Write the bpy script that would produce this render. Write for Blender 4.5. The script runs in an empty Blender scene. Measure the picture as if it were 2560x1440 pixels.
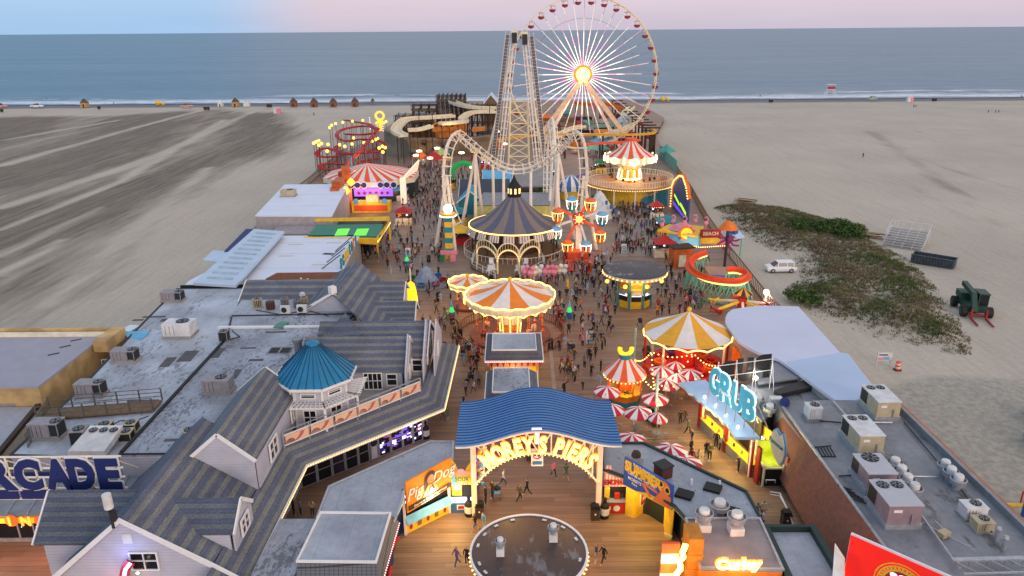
import bpy, bmesh, math, random
import numpy as np
from mathutils import Vector, Matrix
V = Vector
random.seed(7)
PI = math.pi; cos = math.cos; sin = math.sin; rad = math.radians
SC = bpy.context.scene; C = SC.collection
# ---------------- camera, sky, sun, exposure ----------------
F_ = 1828.; CH = 36.; TH = math.atan(644.5/F_); PH = math.atan(20.5/2560)
cam = bpy.data.cameras.new('camera'); camo = bpy.data.objects.new('camera', cam); C.objects.link(camo)
cam.sensor_width = 36; cam.lens = 36*F_/2560; cam.clip_start = .5; cam.clip_end = 90000
_f = V((0, cos(TH), -sin(TH))); _u = V((0, sin(TH), cos(TH))); _r = V((1, 0, 0))
_ir = _r*cos(PH) - _u*sin(PH); _iu = _u*cos(PH) + _r*sin(PH)
_m = Matrix((_ir, _iu, -_f)).transposed().to_4x4(); _m.translation = V((0, 0, CH))
camo.matrix_world = _m; SC.camera = camo
W = bpy.data.worlds.new('World'); SC.world = W; W.use_nodes = True
wn = W.node_tree.nodes; wl = W.node_tree.links; wn.clear()
SUN_EL, SUN_ROT = rad(7), rad(158)
sky = wn.new('ShaderNodeTexSky'); sky.sky_type = 'NISHITA'; sky.sun_disc = False
sky.sun_elevation = SUN_EL; sky.sun_rotation = SUN_ROT; sky.air_density = 1.2; sky.dust_density = 2.0; sky.ozone_density = 2.5
# dusk tints of the clear sky: pinkish towards the horizon, bluer in the north and overhead
tc = wn.new('ShaderNodeTexCoord'); sp = wn.new('ShaderNodeSeparateXYZ'); wl.new(tc.outputs['Generated'], sp.inputs[0])
rpz = wn.new('ShaderNodeValToRGB'); wl.new(sp.outputs['Z'], rpz.inputs[0])
rpz.color_ramp.elements[0].color = (.52, .47, .57, 1); rpz.color_ramp.elements[1].position = .6; rpz.color_ramp.elements[1].color = (.63, .60, .62, 1)
e_ = rpz.color_ramp.elements.new(.03); e_.color = (.60, .50, .60, 1)
e_ = rpz.color_ramp.elements.new(.12); e_.color = (.66, .60, .68, 1)
mrx = wn.new('ShaderNodeMapRange'); wl.new(sp.outputs['X'], mrx.inputs[0]); mrx.inputs[1].default_value = -.22; mrx.inputs[2].default_value = -.38
mrx.interpolation_type = 'SMOOTHSTEP'
mxb = wn.new('ShaderNodeMix'); mxb.data_type = 'RGBA'; wl.new(mrx.outputs[0], mxb.inputs[0]); wl.new(rpz.outputs[0], mxb.inputs[6]); mxb.inputs[7].default_value = (.32, .50, .74, 1)
cln = wn.new('ShaderNodeTexNoise'); cmp_ = wn.new('ShaderNodeMapping'); cmp_.inputs['Scale'].default_value = (3, 3, 30); wl.new(tc.outputs['Generated'], cmp_.inputs[0]); wl.new(cmp_.outputs[0], cln.inputs[0]); cln.inputs['Scale'].default_value = 2.2; cln.inputs['Detail'].default_value = 4
mrc = wn.new('ShaderNodeMapRange'); wl.new(cln.outputs[0], mrc.inputs[0]); mrc.inputs[1].default_value = .35; mrc.inputs[2].default_value = .7; mrc.inputs[3].default_value = .97; mrc.inputs[4].default_value = 1.02
mcl = wn.new('ShaderNodeMix'); mcl.data_type = 'RGBA'; mcl.blend_type = 'MULTIPLY'; mcl.inputs[0].default_value = 1; wl.new(mxb.outputs[2], mcl.inputs[6]); wl.new(mrc.outputs[0], mcl.inputs[7])
bg1 = wn.new('ShaderNodeBackground'); bg1.inputs[1].default_value = .12; wl.new(sky.outputs[0], bg1.inputs[0])
bg2 = wn.new('ShaderNodeBackground'); bg2.inputs[1].default_value = .62; wl.new(mcl.outputs[2], bg2.inputs[0])
mxs = wn.new('ShaderNodeMixShader'); mxs.inputs[0].default_value = .86; wl.new(bg1.outputs[0], mxs.inputs[1]); wl.new(bg2.outputs[0], mxs.inputs[2])
wo = wn.new('ShaderNodeOutputWorld'); wl.new(mxs.outputs[0], wo.inputs[0])
sl = bpy.data.lights.new('sun', 'SUN'); sl.energy = .5; sl.angle = rad(25); sl.color = (1, .80, .70)
so = bpy.data.objects.new('sun', sl); C.objects.link(so)
_sd = V((sin(SUN_ROT)*cos(rad(14)), cos(SUN_ROT)*cos(rad(14)), sin(rad(14))))
so.rotation_euler = _sd.to_track_quat('Z', 'Y').to_euler()
SC.view_settings.view_transform = 'Standard'; SC.view_settings.look = 'None'; SC.view_settings.gamma = 1
SC.view_settings.exposure = 1.1
EX = 2**1.1
SC.cycles.max_bounces = 5; SC.cycles.diffuse_bounces = 2; SC.cycles.glossy_bounces = 2; SC.cycles.transparent_max_bounces = 6
SC.cycles.sample_clamp_indirect = 3; SC.cycles.use_denoising = True
# ---------------- helpers ----------------
def _ray(px, py):
 u = px-1280; v = py-720; a = u*cos(PH)-v*sin(PH); b = u*sin(PH)+v*cos(PH)
 return a, F_*cos(TH)-b*sin(TH), -F_*sin(TH)-b*cos(TH)
def P(px, py, z=0):          # the point at height z that the photograph shows at that pixel
 d = _ray(px, py); t = (z-CH)/d[2]; return V((d[0]*t, d[1]*t, z))
def PY(px, py, Y):
 d = _ray(px, py); t = Y/d[1]; return V((d[0]*t, Y, CH+d[2]*t))
def R_(n, v):                # n photograph pixels as metres at point v
 return n*(v[1]*cos(TH)+(CH-v[2])*sin(TH))/F_
_mats = {}
def lin(c): return tuple((x/12.92 if x <= .04045 else ((x+.055)/1.055)**2.4) for x in c)
class N:                     # tiny node helper
 def __init__(s, name):
  s.m = bpy.data.materials.new(name); s.m.use_nodes = True; s.t = s.m.node_tree; s.n = s.t.nodes; s.l = s.t.links
  s.b = s.n['Principled BSDF']; s.co = s.n.new('ShaderNodeNewGeometry').outputs['Position']
 def map(s, sc, rot=0, co=None):
  k = s.n.new('ShaderNodeMapping'); k.inputs['Scale'].default_value = sc; k.inputs['Rotation'].default_value = (0, 0, rot); s.l.new(co or s.co, k.inputs[0]); return k.outputs[0]
 def noise(s, sc=1, det=3, co=None, rough=.55):
  k = s.n.new('ShaderNodeTexNoise'); k.inputs['Scale'].default_value = sc; k.inputs['Detail'].default_value = det; k.inputs['Roughness'].default_value = rough
  s.l.new(co or s.co, k.inputs[0]); return k.outputs[0]
 def rng(s, v, a, b, c=0, d=1, sm=False):
  k = s.n.new('ShaderNodeMapRange'); s.l.new(v, k.inputs[0])
  for i, x in enumerate((a, b, c, d)): k.inputs[i+1].default_value = x
  if sm: k.interpolation_type = 'SMOOTHSTEP'
  return k.outputs[0]
 def math(s, op, a, b=None):
  k = s.n.new('ShaderNodeMath'); k.operation = op
  for i, x in enumerate((a, b)):
   if x is None: continue
   if isinstance(x, (int, float)): k.inputs[i].default_value = x
   else: s.l.new(x, k.inputs[i])
  return k.outputs[0]
 def xyz(s, co=None):
  k = s.n.new('ShaderNodeSeparateXYZ'); s.l.new(co or s.co, k.inputs[0]); return k.outputs
 def mix(s, f, a, b, mode='MIX'):
  k = s.n.new('ShaderNodeMix'); k.data_type = 'RGBA'; k.blend_type = mode
  for i, x in ((0, f), (6, a), (7, b)):
   if isinstance(x, (int, float)): k.inputs[i].default_value = x
   elif isinstance(x, tuple): k.inputs[i].default_value = (*x[:3], 1)
   else: s.l.new(x, k.inputs[i])
  return k.outputs[2]
 def col(s, x):
  if isinstance(x, tuple): s.b.inputs['Base Color'].default_value = (*x, 1)
  else: s.l.new(x, s.b.inputs['Base Color'])
 def rough(s, v): s.b.inputs['Roughness'].default_value = v
 def bump(s, h, st=.3, d=.05):
  k = s.n.new('ShaderNodeBump'); k.inputs['Strength'].default_value = st; k.inputs['Distance'].default_value = d
  s.l.new(h, k.inputs['Height']); s.l.new(k.outputs[0], s.b.inputs['Normal'])
 def attr(s, name):
  k = s.n.new('ShaderNodeAttribute'); k.attribute_name = name; return k.outputs['Fac'] if False else k.outputs['Color']
def M(name, c, rough=.65, metal=0, wear=.18, sc=1.2, emit=0, ec=None, raw=False):
 # plain paint / fabric / metal, with uneven wear; c is a display colour
 if name in _mats: return _mats[name]
 k = N(name); c = c if raw else lin(c)
 if emit:
  k.col(c); k.b.inputs['Emission Color'].default_value = (*(lin(ec) if ec else c), 1); k.b.inputs['Emission Strength'].default_value = emit/EX
  k.m.cycles.emission_sampling = 'NONE'
 elif wear:
  f = k.rng(k.noise(sc, 4), .35, .68)
  d = tuple(x*(1-wear) for x in c); u = tuple(min(1, x*(1+wear*.5)) for x in c)
  k.col(k.mix(f, d, u))
 else: k.col(c)
 k.rough(rough); k.b.inputs['Metallic'].default_value = metal
 _mats[name] = k.m; return k.m
class MB:
 def __init__(s): s.v = []; s.f = []; s.mi = []; s.ms = []; s.cur = 0; s.sm = []; s.smooth = False; s.T = None
 def mat(s, m):
  if m not in s.ms: s.ms.append(m)
  s.cur = s.ms.index(m); return s
 def add(s, vs, fs):
  b = len(s.v)
  s.v += [tuple(s.T @ V(x)) for x in vs] if s.T else [tuple(x) for x in vs]
  for f in fs: s.f.append([b+i for i in f]); s.mi.append(s.cur); s.sm.append(s.smooth)
  return s
 def poly(s, pts): return s.add(pts, [list(range(len(pts)))])
 def slab(s, pts, t):       # thick sheet: pts plus an offset of t downwards
  n = len(pts); lo = [(p[0], p[1], p[2]-t) for p in pts]
  return s.add([tuple(p) for p in pts]+lo, [list(range(n)), list(range(2*n-1, n-1, -1))]+[[i, i+n, (i+1) % n+n, (i+1) % n] for i in range(n)])
 def thick(s, pts, t):      # thick sheet along its own normal
  a, b, c = V(pts[0]), V(pts[1]), V(pts[2]); nn = (b-a).cross(c-a).normalized()*t; n = len(pts)
  lo = [tuple(V(p)+nn) for p in pts]
  return s.add([tuple(p) for p in pts]+lo, [list(range(n)), list(range(2*n-1, n-1, -1))]+[[i, i+n, (i+1) % n+n, (i+1) % n] for i in range(n)])
 def prism(s, pts, z0, z1): # vertical prism over 2d outline
  return s.slab([(p[0], p[1], z1) for p in pts], z1-z0)
 def box(s, c, d, rz=0, rot=None):
  hx, hy, hz = d[0]/2, d[1]/2, d[2]/2; M3 = rot or Matrix.Rotation(rz, 3, 'Z'); vs = []
  for x, y, z in ((-1, -1, -1), (1, -1, -1), (1, 1, -1), (-1, 1, -1), (-1, -1, 1), (1, -1, 1), (1, 1, 1), (-1, 1, 1)):
   vs.append(tuple(V(c)+M3 @ V((x*hx, y*hy, z*hz))))
  return s.add(vs, [(0, 3, 2, 1), (4, 5, 6, 7), (0, 1, 5, 4), (1, 2, 6, 5), (2, 3, 7, 6), (3, 0, 4, 7)])
 def bx(s, x0, x1, y0, y1, z0, z1): return s.box(((x0+x1)/2, (y0+y1)/2, (z0+z1)/2), (abs(x1-x0), abs(y1-y0), abs(z1-z0)))
 def cyl(s, p0, p1, r0, r1=None, n=8):
  r1 = r0 if r1 is None else r1; p0, p1 = V(p0), V(p1); d = p1-p0
  if d.length < 1e-6: return s
  q = d.to_track_quat('Z', 'Y').to_matrix(); vs = []
  for p, r in ((p0, r0), (p1, r1)):
   for i in range(n): a = 2*PI*i/n; vs.append(tuple(p+q @ V((r*cos(a), r*sin(a), 0))))
  return s.add(vs, [[i, (i+1) % n, n+(i+1) % n, n+i] for i in range(n)]+[list(range(n-1, -1, -1)), list(range(n, 2*n))])
 def tube(s, pts, r, n=6):
  for a, b in zip(pts, pts[1:]): s.cyl(a, b, r, r, n)
  return s
 def sweep(s, pts, ups, w, h, close=False):   # rectangular section swept along pts
  rows = []; m = len(pts)
  for i, p in enumerate(pts):
   p = V(p); a = V(pts[(i-1) % m if close else max(0, i-1)]); b = V(pts[(i+1) % m if close else min(m-1, i+1)])
   t = (b-a).normalized(); up = V(ups[i] if isinstance(ups, list) else ups); sd = t.cross(up).normalized(); up = sd.cross(t)
   rows.append([tuple(p+sd*x*w/2+up*z*h/2) for x, z in ((-1, -1), (1, -1), (1, 1), (-1, 1))])
  fs = []
  for i in range(m if close else m-1):
   j = (i+1) % m
   for k in range(4): fs.append((i*4+k, i*4+(k+1) % 4, j*4+(k+1) % 4, j*4+k))
  if not close: fs += [(3, 2, 1, 0), tuple((m-1)*4+k for k in range(4))]
  return s.add([q for r in rows for q in r], fs)
 def lathe(s, c, prof, n=24, mf=None, a0=0, a1=2*PI, seg=None):
  full = abs(a1-a0-2*PI) < 1e-6; k = n if full else n+1; vs = []
  for r, z in prof:
   for i in range(k): a = a0+(a1-a0)*i/n; vs.append((c[0]+r*cos(a), c[1]+r*sin(a), c[2]+z))
  for j in range(len(prof)-1):
   for i in range(n):
    i2 = (i+1) % k
    if mf: s.mat(mf(i, j))
    b = len(s.v); q = [vs[j*k+i], vs[j*k+i2], vs[(j+1)*k+i2], vs[(j+1)*k+i]]
    s.add(q, [(0, 1, 2, 3)])
  return s
 def ball(s, c, r, n=8, sz=1):
  prof = [(r*sin(PI*i/(n//2)), -r*sz*cos(PI*i/(n//2))) for i in range(n//2+1)]
  prof[0] = (r*.02, -r*sz); prof[-1] = (r*.02, r*sz); return s.lathe(c, prof, n)
 def bulbs(s, pts, step, r):                  # small lamps threaded along a path
  O = [(1, 0, 0), (-1, 0, 0), (0, 1, 0), (0, -1, 0), (0, 0, 1), (0, 0, -1)]; Fq = [(0, 2, 4), (2, 1, 4), (1, 3, 4), (3, 0, 4), (2, 0, 5), (1, 2, 5), (3, 1, 5), (0, 3, 5)]
  for a, b in zip(pts, pts[1:]):
   a, b = V(a), V(b); L = (b-a).length; m = max(1, int(L/step))
   for i in range(m):
    p = a.lerp(b, (i+.5)/m); s.add([tuple(p+V(o)*r) for o in O], Fq)
  return s
 def text(s, txt, size, fn, ext=.05, off=0.0, sx=1, align='CENTER'):
  v, f = textmesh(txt, ext/size, off, align)
  return s.add([tuple(fn(x*size*sx, y*size, z*size)) for x, y, z in v], f)
 def build(s, name, parent=None, loc=None):
  me = bpy.data.meshes.new(name); o0 = V(loc) if loc is not None else (parent_world(parent) if parent else V((0, 0, 0)))
  me.from_pydata([(x-o0.x, y-o0.y, z-o0.z) for x, y, z in s.v], [], s.f)
  for m in s.ms: me.materials.append(m)
  me.polygons.foreach_set('material_index', s.mi)
  if any(s.sm): me.polygons.foreach_set('use_smooth', s.sm)
  me.update(); o = bpy.data.objects.new(name, me); C.objects.link(o)
  if parent: o.parent = parent
  else: o.location = o0
  return o
def parent_world(o):
 p = V(o.location)
 while o.parent: o = o.parent; p += V(o.location)
 return p
_tm = {}
def textmesh(txt, ext, off, align):
 k = (txt, round(ext, 4), off, align)
 if k in _tm: return _tm[k]
 cu = bpy.data.curves.new('t', 'FONT'); cu.body = txt; cu.extrude = ext/2; cu.offset = off; cu.align_x = align; cu.align_y = 'CENTER'; cu.resolution_u = 3
 o = bpy.data.objects.new('t', cu); C.objects.link(o); me = bpy.data.meshes.new_from_object(o)
 r = ([tuple(v.co) for v in me.vertices], [list(p.vertices) for p in me.polygons])
 bpy.data.objects.remove(o); bpy.data.meshes.remove(me); bpy.data.curves.remove(cu); _tm[k] = r; return r
def tag(o, label=None, cat=None, group=None, kind=None):
 if label: o['label'] = label
 if cat: o['category'] = cat
 if group: o['group'] = group
 if kind: o['kind'] = kind
 return o
def thing(name, label, cat, loc=(0, 0, 0), group=None):
 o = bpy.data.objects.new(name, None); C.objects.link(o); o.location = loc; o.empty_display_size = .3
 return tag(o, label, cat, group)
def one(mb, name, label, cat, loc, group=None): return tag(mb.build(name, None, loc), label, cat, group)
def struct(mb, name): return tag(mb.build(name), kind='structure')
KIDS = {}
def copy_tree(o, parent=None):
 c = o.copy(); C.objects.link(c)
 if parent: c.parent = parent
 for ch in [x for x in KIDS.setdefault(o.name, list(o.children))]: copy_tree(ch, c)
 return c
def lamp(name, loc, power, col=(1, .62, .28), r=.3, parent=None):
 l = bpy.data.lights.new(name, 'POINT'); l.energy = power*.95; l.color = col; l.shadow_soft_size = r
 o = bpy.data.objects.new(name, l); C.objects.link(o)
 if parent: o.parent = parent; o.location = V(loc)-parent_world(parent)
 else: o.location = loc
 return o
def circ(c, r, n, z=None, a0=0, a1=2*PI): return [(c[0]+r*cos(a0+(a1-a0)*i/n), c[1]+r*sin(a0+(a1-a0)*i/n), c[2] if z is None else z) for i in range(n+1)]
def Q(m): return MB().mat(m)
# ---------------- shared materials ----------------
WARM = (1, .80, .45)
m_white = M('white_paint', (.86, .85, .84)); m_cream = M('cream_paint', (.93, .87, .74)); m_trim = M('trim_white', (.92, .91, .90), wear=.06)
m_dark = M('dark_metal', (.16, .16, .17)); m_black = M('black', (.07, .07, .08), wear=.1); m_grey = M('grey_metal', (.55, .56, .58), .5, .3)
m_ag = M('ac_housing', (.60, .57, .58), .55, .1, .15, 2.5); m_ab = M('ac_beige', (.74, .68, .56), .55, .05, .15, 2); m_acdark = M('ac_grille', (.13, .15, .15), .6)
m_bulb = M('warm_bulb', WARM, emit=3.4, ec=(1, .78, .42)); m_bulbw = M('white_bulb', (1, .93, .8), emit=3.6, ec=(1, .90, .72)); m_bulby = M('yellow_globe', (1, .86, .4), emit=1.6, ec=(1, .84, .36))
m_bulbp = M('pink_bulb', (1, .7, .7), emit=2.6, ec=(1, .72, .66))
m_red = M('red_paint', (.72, .13, .14)); m_or = M('orange_paint', (.93, .47, .12)); m_ye = M('yellow_paint', (.95, .76, .20)); m_teal = M('teal_paint', (.15, .52, .56)); m_green = M('green_paint', (.15, .45, .30))
m_blue = M('blue_paint', (.20, .42, .68)); m_pink = M('pink_paint', (.93, .55, .62)); m_purple = M('purple_paint', (.45, .25, .60)); m_skyb = M('sky_blue', (.42, .70, .85)); m_navy = M('navy', (.10, .16, .40), wear=.08)
m_wood = M('timber', (.48, .38, .28), .8, 0, .3, 3); m_bw = M('dark_timber', (.27, .19, .14), .8, 0, .3, 3); m_conc = M('concrete', (.60, .58, .56), .85, 0, .2, .8)
m_glass = M('dark_glass', (.10, .11, .13), .12, 0, 0); m_si = M('galvanised', (.70, .71, .73), .4, .5, .2, 3)
def siding(name, c):
 if name in _mats: return _mats[name]
 k = N(name); z = k.xyz()[2]; fr = k.math('FRACT', k.math('MULTIPLY', z, 4.2)); ln = k.rng(fr, .82, .98, 1, .72)
 f = k.rng(k.noise(1.1, 3), .3, .7, .9, 1.04); c = lin(c)
 k.col(k.mix(1, k.mix(1, c, ln, 'MULTIPLY'), f, 'MULTIPLY')); k.rough(.6); k.bump(fr, .4, .03); _mats[name] = k.m; return k.m
m_sid = siding('lilac_siding', (.76, .76, .80))
def shingle(name, a, b, per, ph=0, mid=None):
 # courses of two colours: a band of each repeats up the slope
 k = N(name); co = k.xyz(); z = co[2]
 nz = k.math('MULTIPLY', k.math('SUBTRACT', k.noise(3.5, 2), .5), .10)
 zz = k.math('ADD', k.math('ADD', z, nz), ph)
 fr = k.math('FRACT', k.math('DIVIDE', zz, per)); st = k.rng(k.math('ABSOLUTE', k.math('SUBTRACT', fr, .5)), .27, .33, 0, 1)
 t1 = k.math('FRACT', k.math('MULTIPLY', z, 7)); ro = k.rng(t1, .0, .25, .72, 1)
 n1 = k.rng(k.noise(9, 2, k.map((1, 1, 2.2))), .36, .64, .74, 1.2); n2 = k.rng(k.noise(.5, 3), .35, .65, .85, 1.12)
 c = k.mix(st, lin(a), lin(b)); c = k.mix(1, c, ro, 'MULTIPLY'); c = k.mix(1, c, n1, 'MULTIPLY'); c = k.mix(1, c, n2, 'MULTIPLY')
 k.col(c); k.rough(.85); k.bump(n1, .5, .04); return k.m
m_sh = shingle('striped_shingles', (.37, .385, .45), (.49, .49, .47), .48)
m_sh2 = shingle('striped_shingles_dark', (.31, .34, .41), (.39, .405, .43), .42)
m_scal = shingle('scalloped_slate', (.36, .37, .41), (.40, .41, .45), .5)
def flatroof(name, lo, hi, stain, thr=.52, sc=(.35, .12, 1), fine=3.0, pud=None):
 k = N(name); big = k.noise(1, 4, k.map(sc)); n2 = k.noise(1, 5, k.map((fine, fine*.45, 1)), .65); n3 = k.noise(.25, 3)
 sel = k.math('ADD', k.math('MULTIPLY', n2, .6), k.math('MULTIPLY', big, .4))
 base = k.mix(k.rng(n3, .35, .65), lin(lo), lin(hi)); base = k.mix(k.rng(k.noise(2.5, 4), .4, .65), base, k.mix(1, base, (.86, .86, .88), 'MULTIPLY'))
 xr = k.math('FRACT', k.math('MULTIPLY', k.xyz()[0], .55)); seam = k.rng(xr, .02, .05, .86, 1)
 base = k.mix(1, base, seam, 'MULTIPLY')
 k.col(k.mix(k.rng(sel, thr, thr+.05, 0, .8), base, lin(stain))); k.rough(.5); k.bump(n2, .15, .03); return k.m
m_fr1 = flatroof('silver_roof_coating', (.61, .625, .65), (.745, .77, .81), (.42, .42, .44), .56, (.3, .12, 1), 2.4)
m_fr2 = flatroof('worn_roof_coating', (.53, .54, .57), (.67, .69, .73), (.34, .34, .37), .53, (.5, .15, 1), 4.2)
m_fr3 = flatroof('smooth_roof_coating', (.58, .60, .635), (.68, .70, .735), (.28, .29, .31), .60, (.4, .4, 1), 3.0)
m_fr4 = flatroof('grey_felt_roof', (.44, .455, .475), (.56, .57, .59), (.30, .29, .27), .565, (.25, .15, 1), .9)
m_wroof = M('white_membrane', (.86, .88, .93), .55, 0, .05, .3)
m_wroof2 = M('pale_metal_roof', (.74, .80, .86), .4, .1, .07, .4)
def canvas2(a, b): return lambda i, j: (a if i % 2 else b)
m_cw = M('canvas_white', (.93, .88, .84), .7, 0, .08); m_co = M('canvas_orange', (.95, .52, .14), .7, 0, .1); m_cy = M('canvas_gold', (.94, .66, .17), .7, 0, .1); m_cr = M('canvas_red', (.95, .35, .16), .7, 0, .1)
m_rw = M('ride_white', (.97, .91, .83), .45, 0, .10)
# ---------------- setting: sand, sea, boardwalk ----------------
SZ = -1.5
def inpoly(px, py, poly):
 ins = np.zeros(px.shape, bool); d = np.full(px.shape, 1e9); n = len(poly)
 for i in range(n):
  x0, y0 = poly[i]; x1, y1 = poly[(i+1) % n]
  c_ = ((y0 > py) != (y1 > py)) & (px < (x1-x0)*(py-y0)/(y1-y0+1e-12)+x0); ins ^= c_
  dx, dy = x1-x0, y1-y0; t = np.clip(((px-x0)*dx+(py-y0)*dy)/(dx*dx+dy*dy), 0, 1)
  d = np.minimum(d, np.hypot(px-x0-t*dx, py-y0-t*dy))
 return np.where(ins, d, -d)
def segd(px, py, a, b):
 dx, dy = b[0]-a[0], b[1]-a[1]; t = np.clip(((px-a[0])*dx+(py-a[1])*dy)/(dx*dx+dy*dy), 0, 1); return np.hypot(px-a[0]-t*dx, py-a[1]-t*dy)
def PW(pts, z=SZ): return [tuple(P(x, y, z)[:2]) for x, y in pts]
ys = [28.]
while ys[-1] < 432: ys.append(ys[-1]+max(.7, ys[-1]/150.))
ys[-1] = 436.; xs = np.concatenate([-np.array([0])]+[np.linspace(-360, 360, 420)]); xs = np.unique(xs)
X, Y = np.meshgrid(xs, np.array(ys)); shp = X.shape
zz = np.full(shp, SZ)
zz += .05*np.sin(X*.31+Y*.17)*np.sin(Y*.23-X*.05) + .04*np.sin(X*.9)*np.sin(Y*.7+X*.3)
zz += -.012*np.clip(Y-350, 0, 90)-.012*np.clip(Y-412, 0, 30)
dune = PW([(1795, 520), (1850, 508), (1990, 528), (2110, 565), (2160, 600), (2250, 640), (2300, 690), (2360, 765), (2405, 850), (2405, 888), (2300, 858), (2190, 838), (2060, 792), (1985, 745), (1975, 728), (2020, 700), (2000, 640), (1940, 625), (1880, 592), (1825, 560)])
dd = inpoly(X, Y, dune); dm = np.clip((dd+.5)/4, 0, 1)
def dune_h(d, x, y): return np.clip((d+.5)/5, 0, 1)**.8*(1.1+.35*np.sin(x*.45)*np.sin(y*.33))
zz += dune_h(dd, X, Y)
dark = [PW([(-700, 300), (300, 286), (560, 268), (700, 282), (770, 330), (700, 385), (560, 430), (430, 520), (330, 640), (240, 720), (0, 800), (-600, 900)])]
m1 = np.clip(inpoly(X, Y, dark[0])/22+.45, 0, 1)*(.8+.2*np.sin(X*.11+np.sin(Y*.02)*2))
def line(a, b, w): pa, pb = PW([a, b]); return np.clip(1.3-segd(X, Y, pa, pb)/w, 0, 1)
trk = np.maximum.reduce([line((0, 520), (390, 392), 2.4), line((390, 392), (640, 275), 2.2), line((0, 575), (300, 455), 1.8), line((300, 455), (560, 300), 1.8), line((0, 415), (330, 322), 2.5), line((330, 322), (520, 270), 2.2), line((0, 352), (300, 300), 1.2), line((0, 690), (160, 600), 1.0), line((120, 760), (520, 420), 2.0)*.6, line((0, 640), (250, 520), 1.8)*.6])
m1 = m1*(1-.8*trk)
dk2 = np.maximum.reduce([.55*line((2180, 330), (2500, 560), 3.5), .5*line((2150, 350), (2560, 480), 3), .45*line((2100, 300), (2300, 330), 3), .35*line((1750, 318), (1860, 322), 3), .35*line((1700, 335), (1800, 330), 3), .4*line((2300, 320), (2480, 330), 3), .3*line((1760, 360), (1900, 420), 2.5), .4*line((2490, 560), (2500, 640), 1.6), .35*line((1700, 505), (1830, 700), 2.2), .4*line((2230, 430), (2560, 640), 2.2)])
m1 = np.maximum(m1, dk2*.55)
lot = PW([(2190, 985), (2250, 960), (2330, 940), (2560, 950), (2900, 1100), (2900, 1500), (2560, 1420)])
m2 = np.clip(inpoly(X, Y, lot)/1.5+.5, 0, 1)
wet = np.clip((Y-404)/8, 0, 1)
idx = np.arange(shp[0]*shp[1]).reshape(shp)
fs = np.stack([idx[:-1, :-1], idx[:-1, 1:], idx[1:, 1:], idx[1:, :-1]], -1).reshape(-1, 4)
me = bpy.data.meshes.new('beach_sand'); me.from_pydata(np.stack([X, Y, zz], -1).reshape(-1, 3).tolist(), [], fs.tolist())
ca = me.color_attributes.new('kindmap', 'FLOAT_COLOR', 'POINT')
ca.data.foreach_set('color', np.stack([m1, m2, wet, dm], -1).reshape(-1).astype(np.float32))
me.polygons.foreach_set('use_smooth', [True]*len(me.polygons))
k = N('beach_sand'); kc = k.n.new('ShaderNodeAttribute'); kc.attribute_name = 'kindmap'; sx = k.n.new('ShaderNodeSeparateColor'); k.l.new(kc.outputs['Color'], sx.inputs[0])
ndir = k.noise(1, 7, k.map((.20, .022, 1), rad(-9)), .68); ndir2 = k.noise(1, 7, k.map((1.6, .06, 1), rad(-11)), .7); nb = k.noise(.03, 4); nf = k.noise(1.3, 5, None, .7)
base = k.mix(k.rng(nb, .3, .7), lin((.71, .665, .60)), lin((.775, .725, .655)))
base = k.mix(k.rng(ndir2, .47, .72, 0, .38), base, lin((.60, .56, .505)))
dkm = k.rng(k.math('ADD', k.math('MULTIPLY', sx.outputs[0], 1.0), k.math('MULTIPLY', k.math('SUBTRACT', ndir, .5), 1.3)), .22, .80)
dcol = k.mix(k.rng(ndir2, .42, .58), lin((.36, .325, .27)), lin((.50, .455, .39)))
c = k.mix(k.math('MULTIPLY', dkm, .92), base, dcol)
c = k.mix(k.math('MULTIPLY', sx.outputs[1], .8), c, k.mix(k.rng(nf, .4, .6), lin((.58, .56, .51)), lin((.66, .635, .585))))
c = k.mix(sx.outputs[2], c, lin((.46, .45, .46)))
c = k.mix(k.math('MULTIPLY', kc.outputs['Alpha'], k.rng(nf, .4, .6, .1, .75)), c, lin((.40, .36, .27)))
c = k.mix(1, c, k.rng(nf, .3, .7, .90, 1.07), 'MULTIPLY')
k.col(c); k.rough(.95); k.bump(k.math('ADD', nf, k.math('MULTIPLY', ndir2, 2)), .5, .12); me.materials.append(k.m)
sand = bpy.data.objects.new('beach_sand', me); C.objects.link(sand); tag(sand, kind='structure')
# the sand goes on to either side and under the camera
mb = Q(k.m)
for q in ([(-3000, -60), (-359.9, -60), (-359.9, 430), (-3000, 430)], [(359.9, -60), (3000, -60), (3000, 430), (359.9, 430)], [(-360, -60), (360, -60), (360, 29), (-360, 29)]): mb.slab([(x, y, SZ-.12) for x, y in q], 1)
struct(mb, 'ground')
# sea
k = N('sea_water'); co = k.xyz()
wv = k.noise(1, 6, k.map((.05, .22, 1)), .65); wv2 = k.noise(1, 4, k.map((.35, 1.4, 1)), .6); wb = k.noise(1, 3, k.map((.002, .012, 1)))
y = co[1]
edge = k.math('ADD', y, k.math('MULTIPLY', k.math('SUBTRACT', k.noise(1, 5, k.map((.018, .03, 1)), .6), .5), 34))
fo = k.math('MULTIPLY', k.rng(edge, 436, 440, 0, 1), k.rng(edge, 446, 464, 1, 0))
l2 = k.math('MULTIPLY', k.rng(edge, 473, 478, 0, 1), k.rng(edge, 479, 490, 1, 0)); lm = k.rng(k.noise(1, 3, k.map((.012, .012, 1))), .5, .56)
l2 = k.math('MULTIPLY', l2, lm); wisp = k.math('MULTIPLY', k.rng(k.noise(1, 5, k.map((.03, .35, 1)), .7), .60, .66), k.rng(y, 530, 440, 0, .8))
foam = k.math('MINIMUM', k.math('ADD', k.math('ADD', fo, l2), wisp), 1)
foam = k.math('MULTIPLY', foam, k.rng(k.noise(1, 5, k.map((.25, .6, 1)), .7), .38, .52, .35, 1))
dist = k.rng(y, 430, 3500, 0, 1)
wc = k.mix(k.rng(wb, .35, .65), lin((.39, .51, .59)), lin((.45, .56, .62)))
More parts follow.
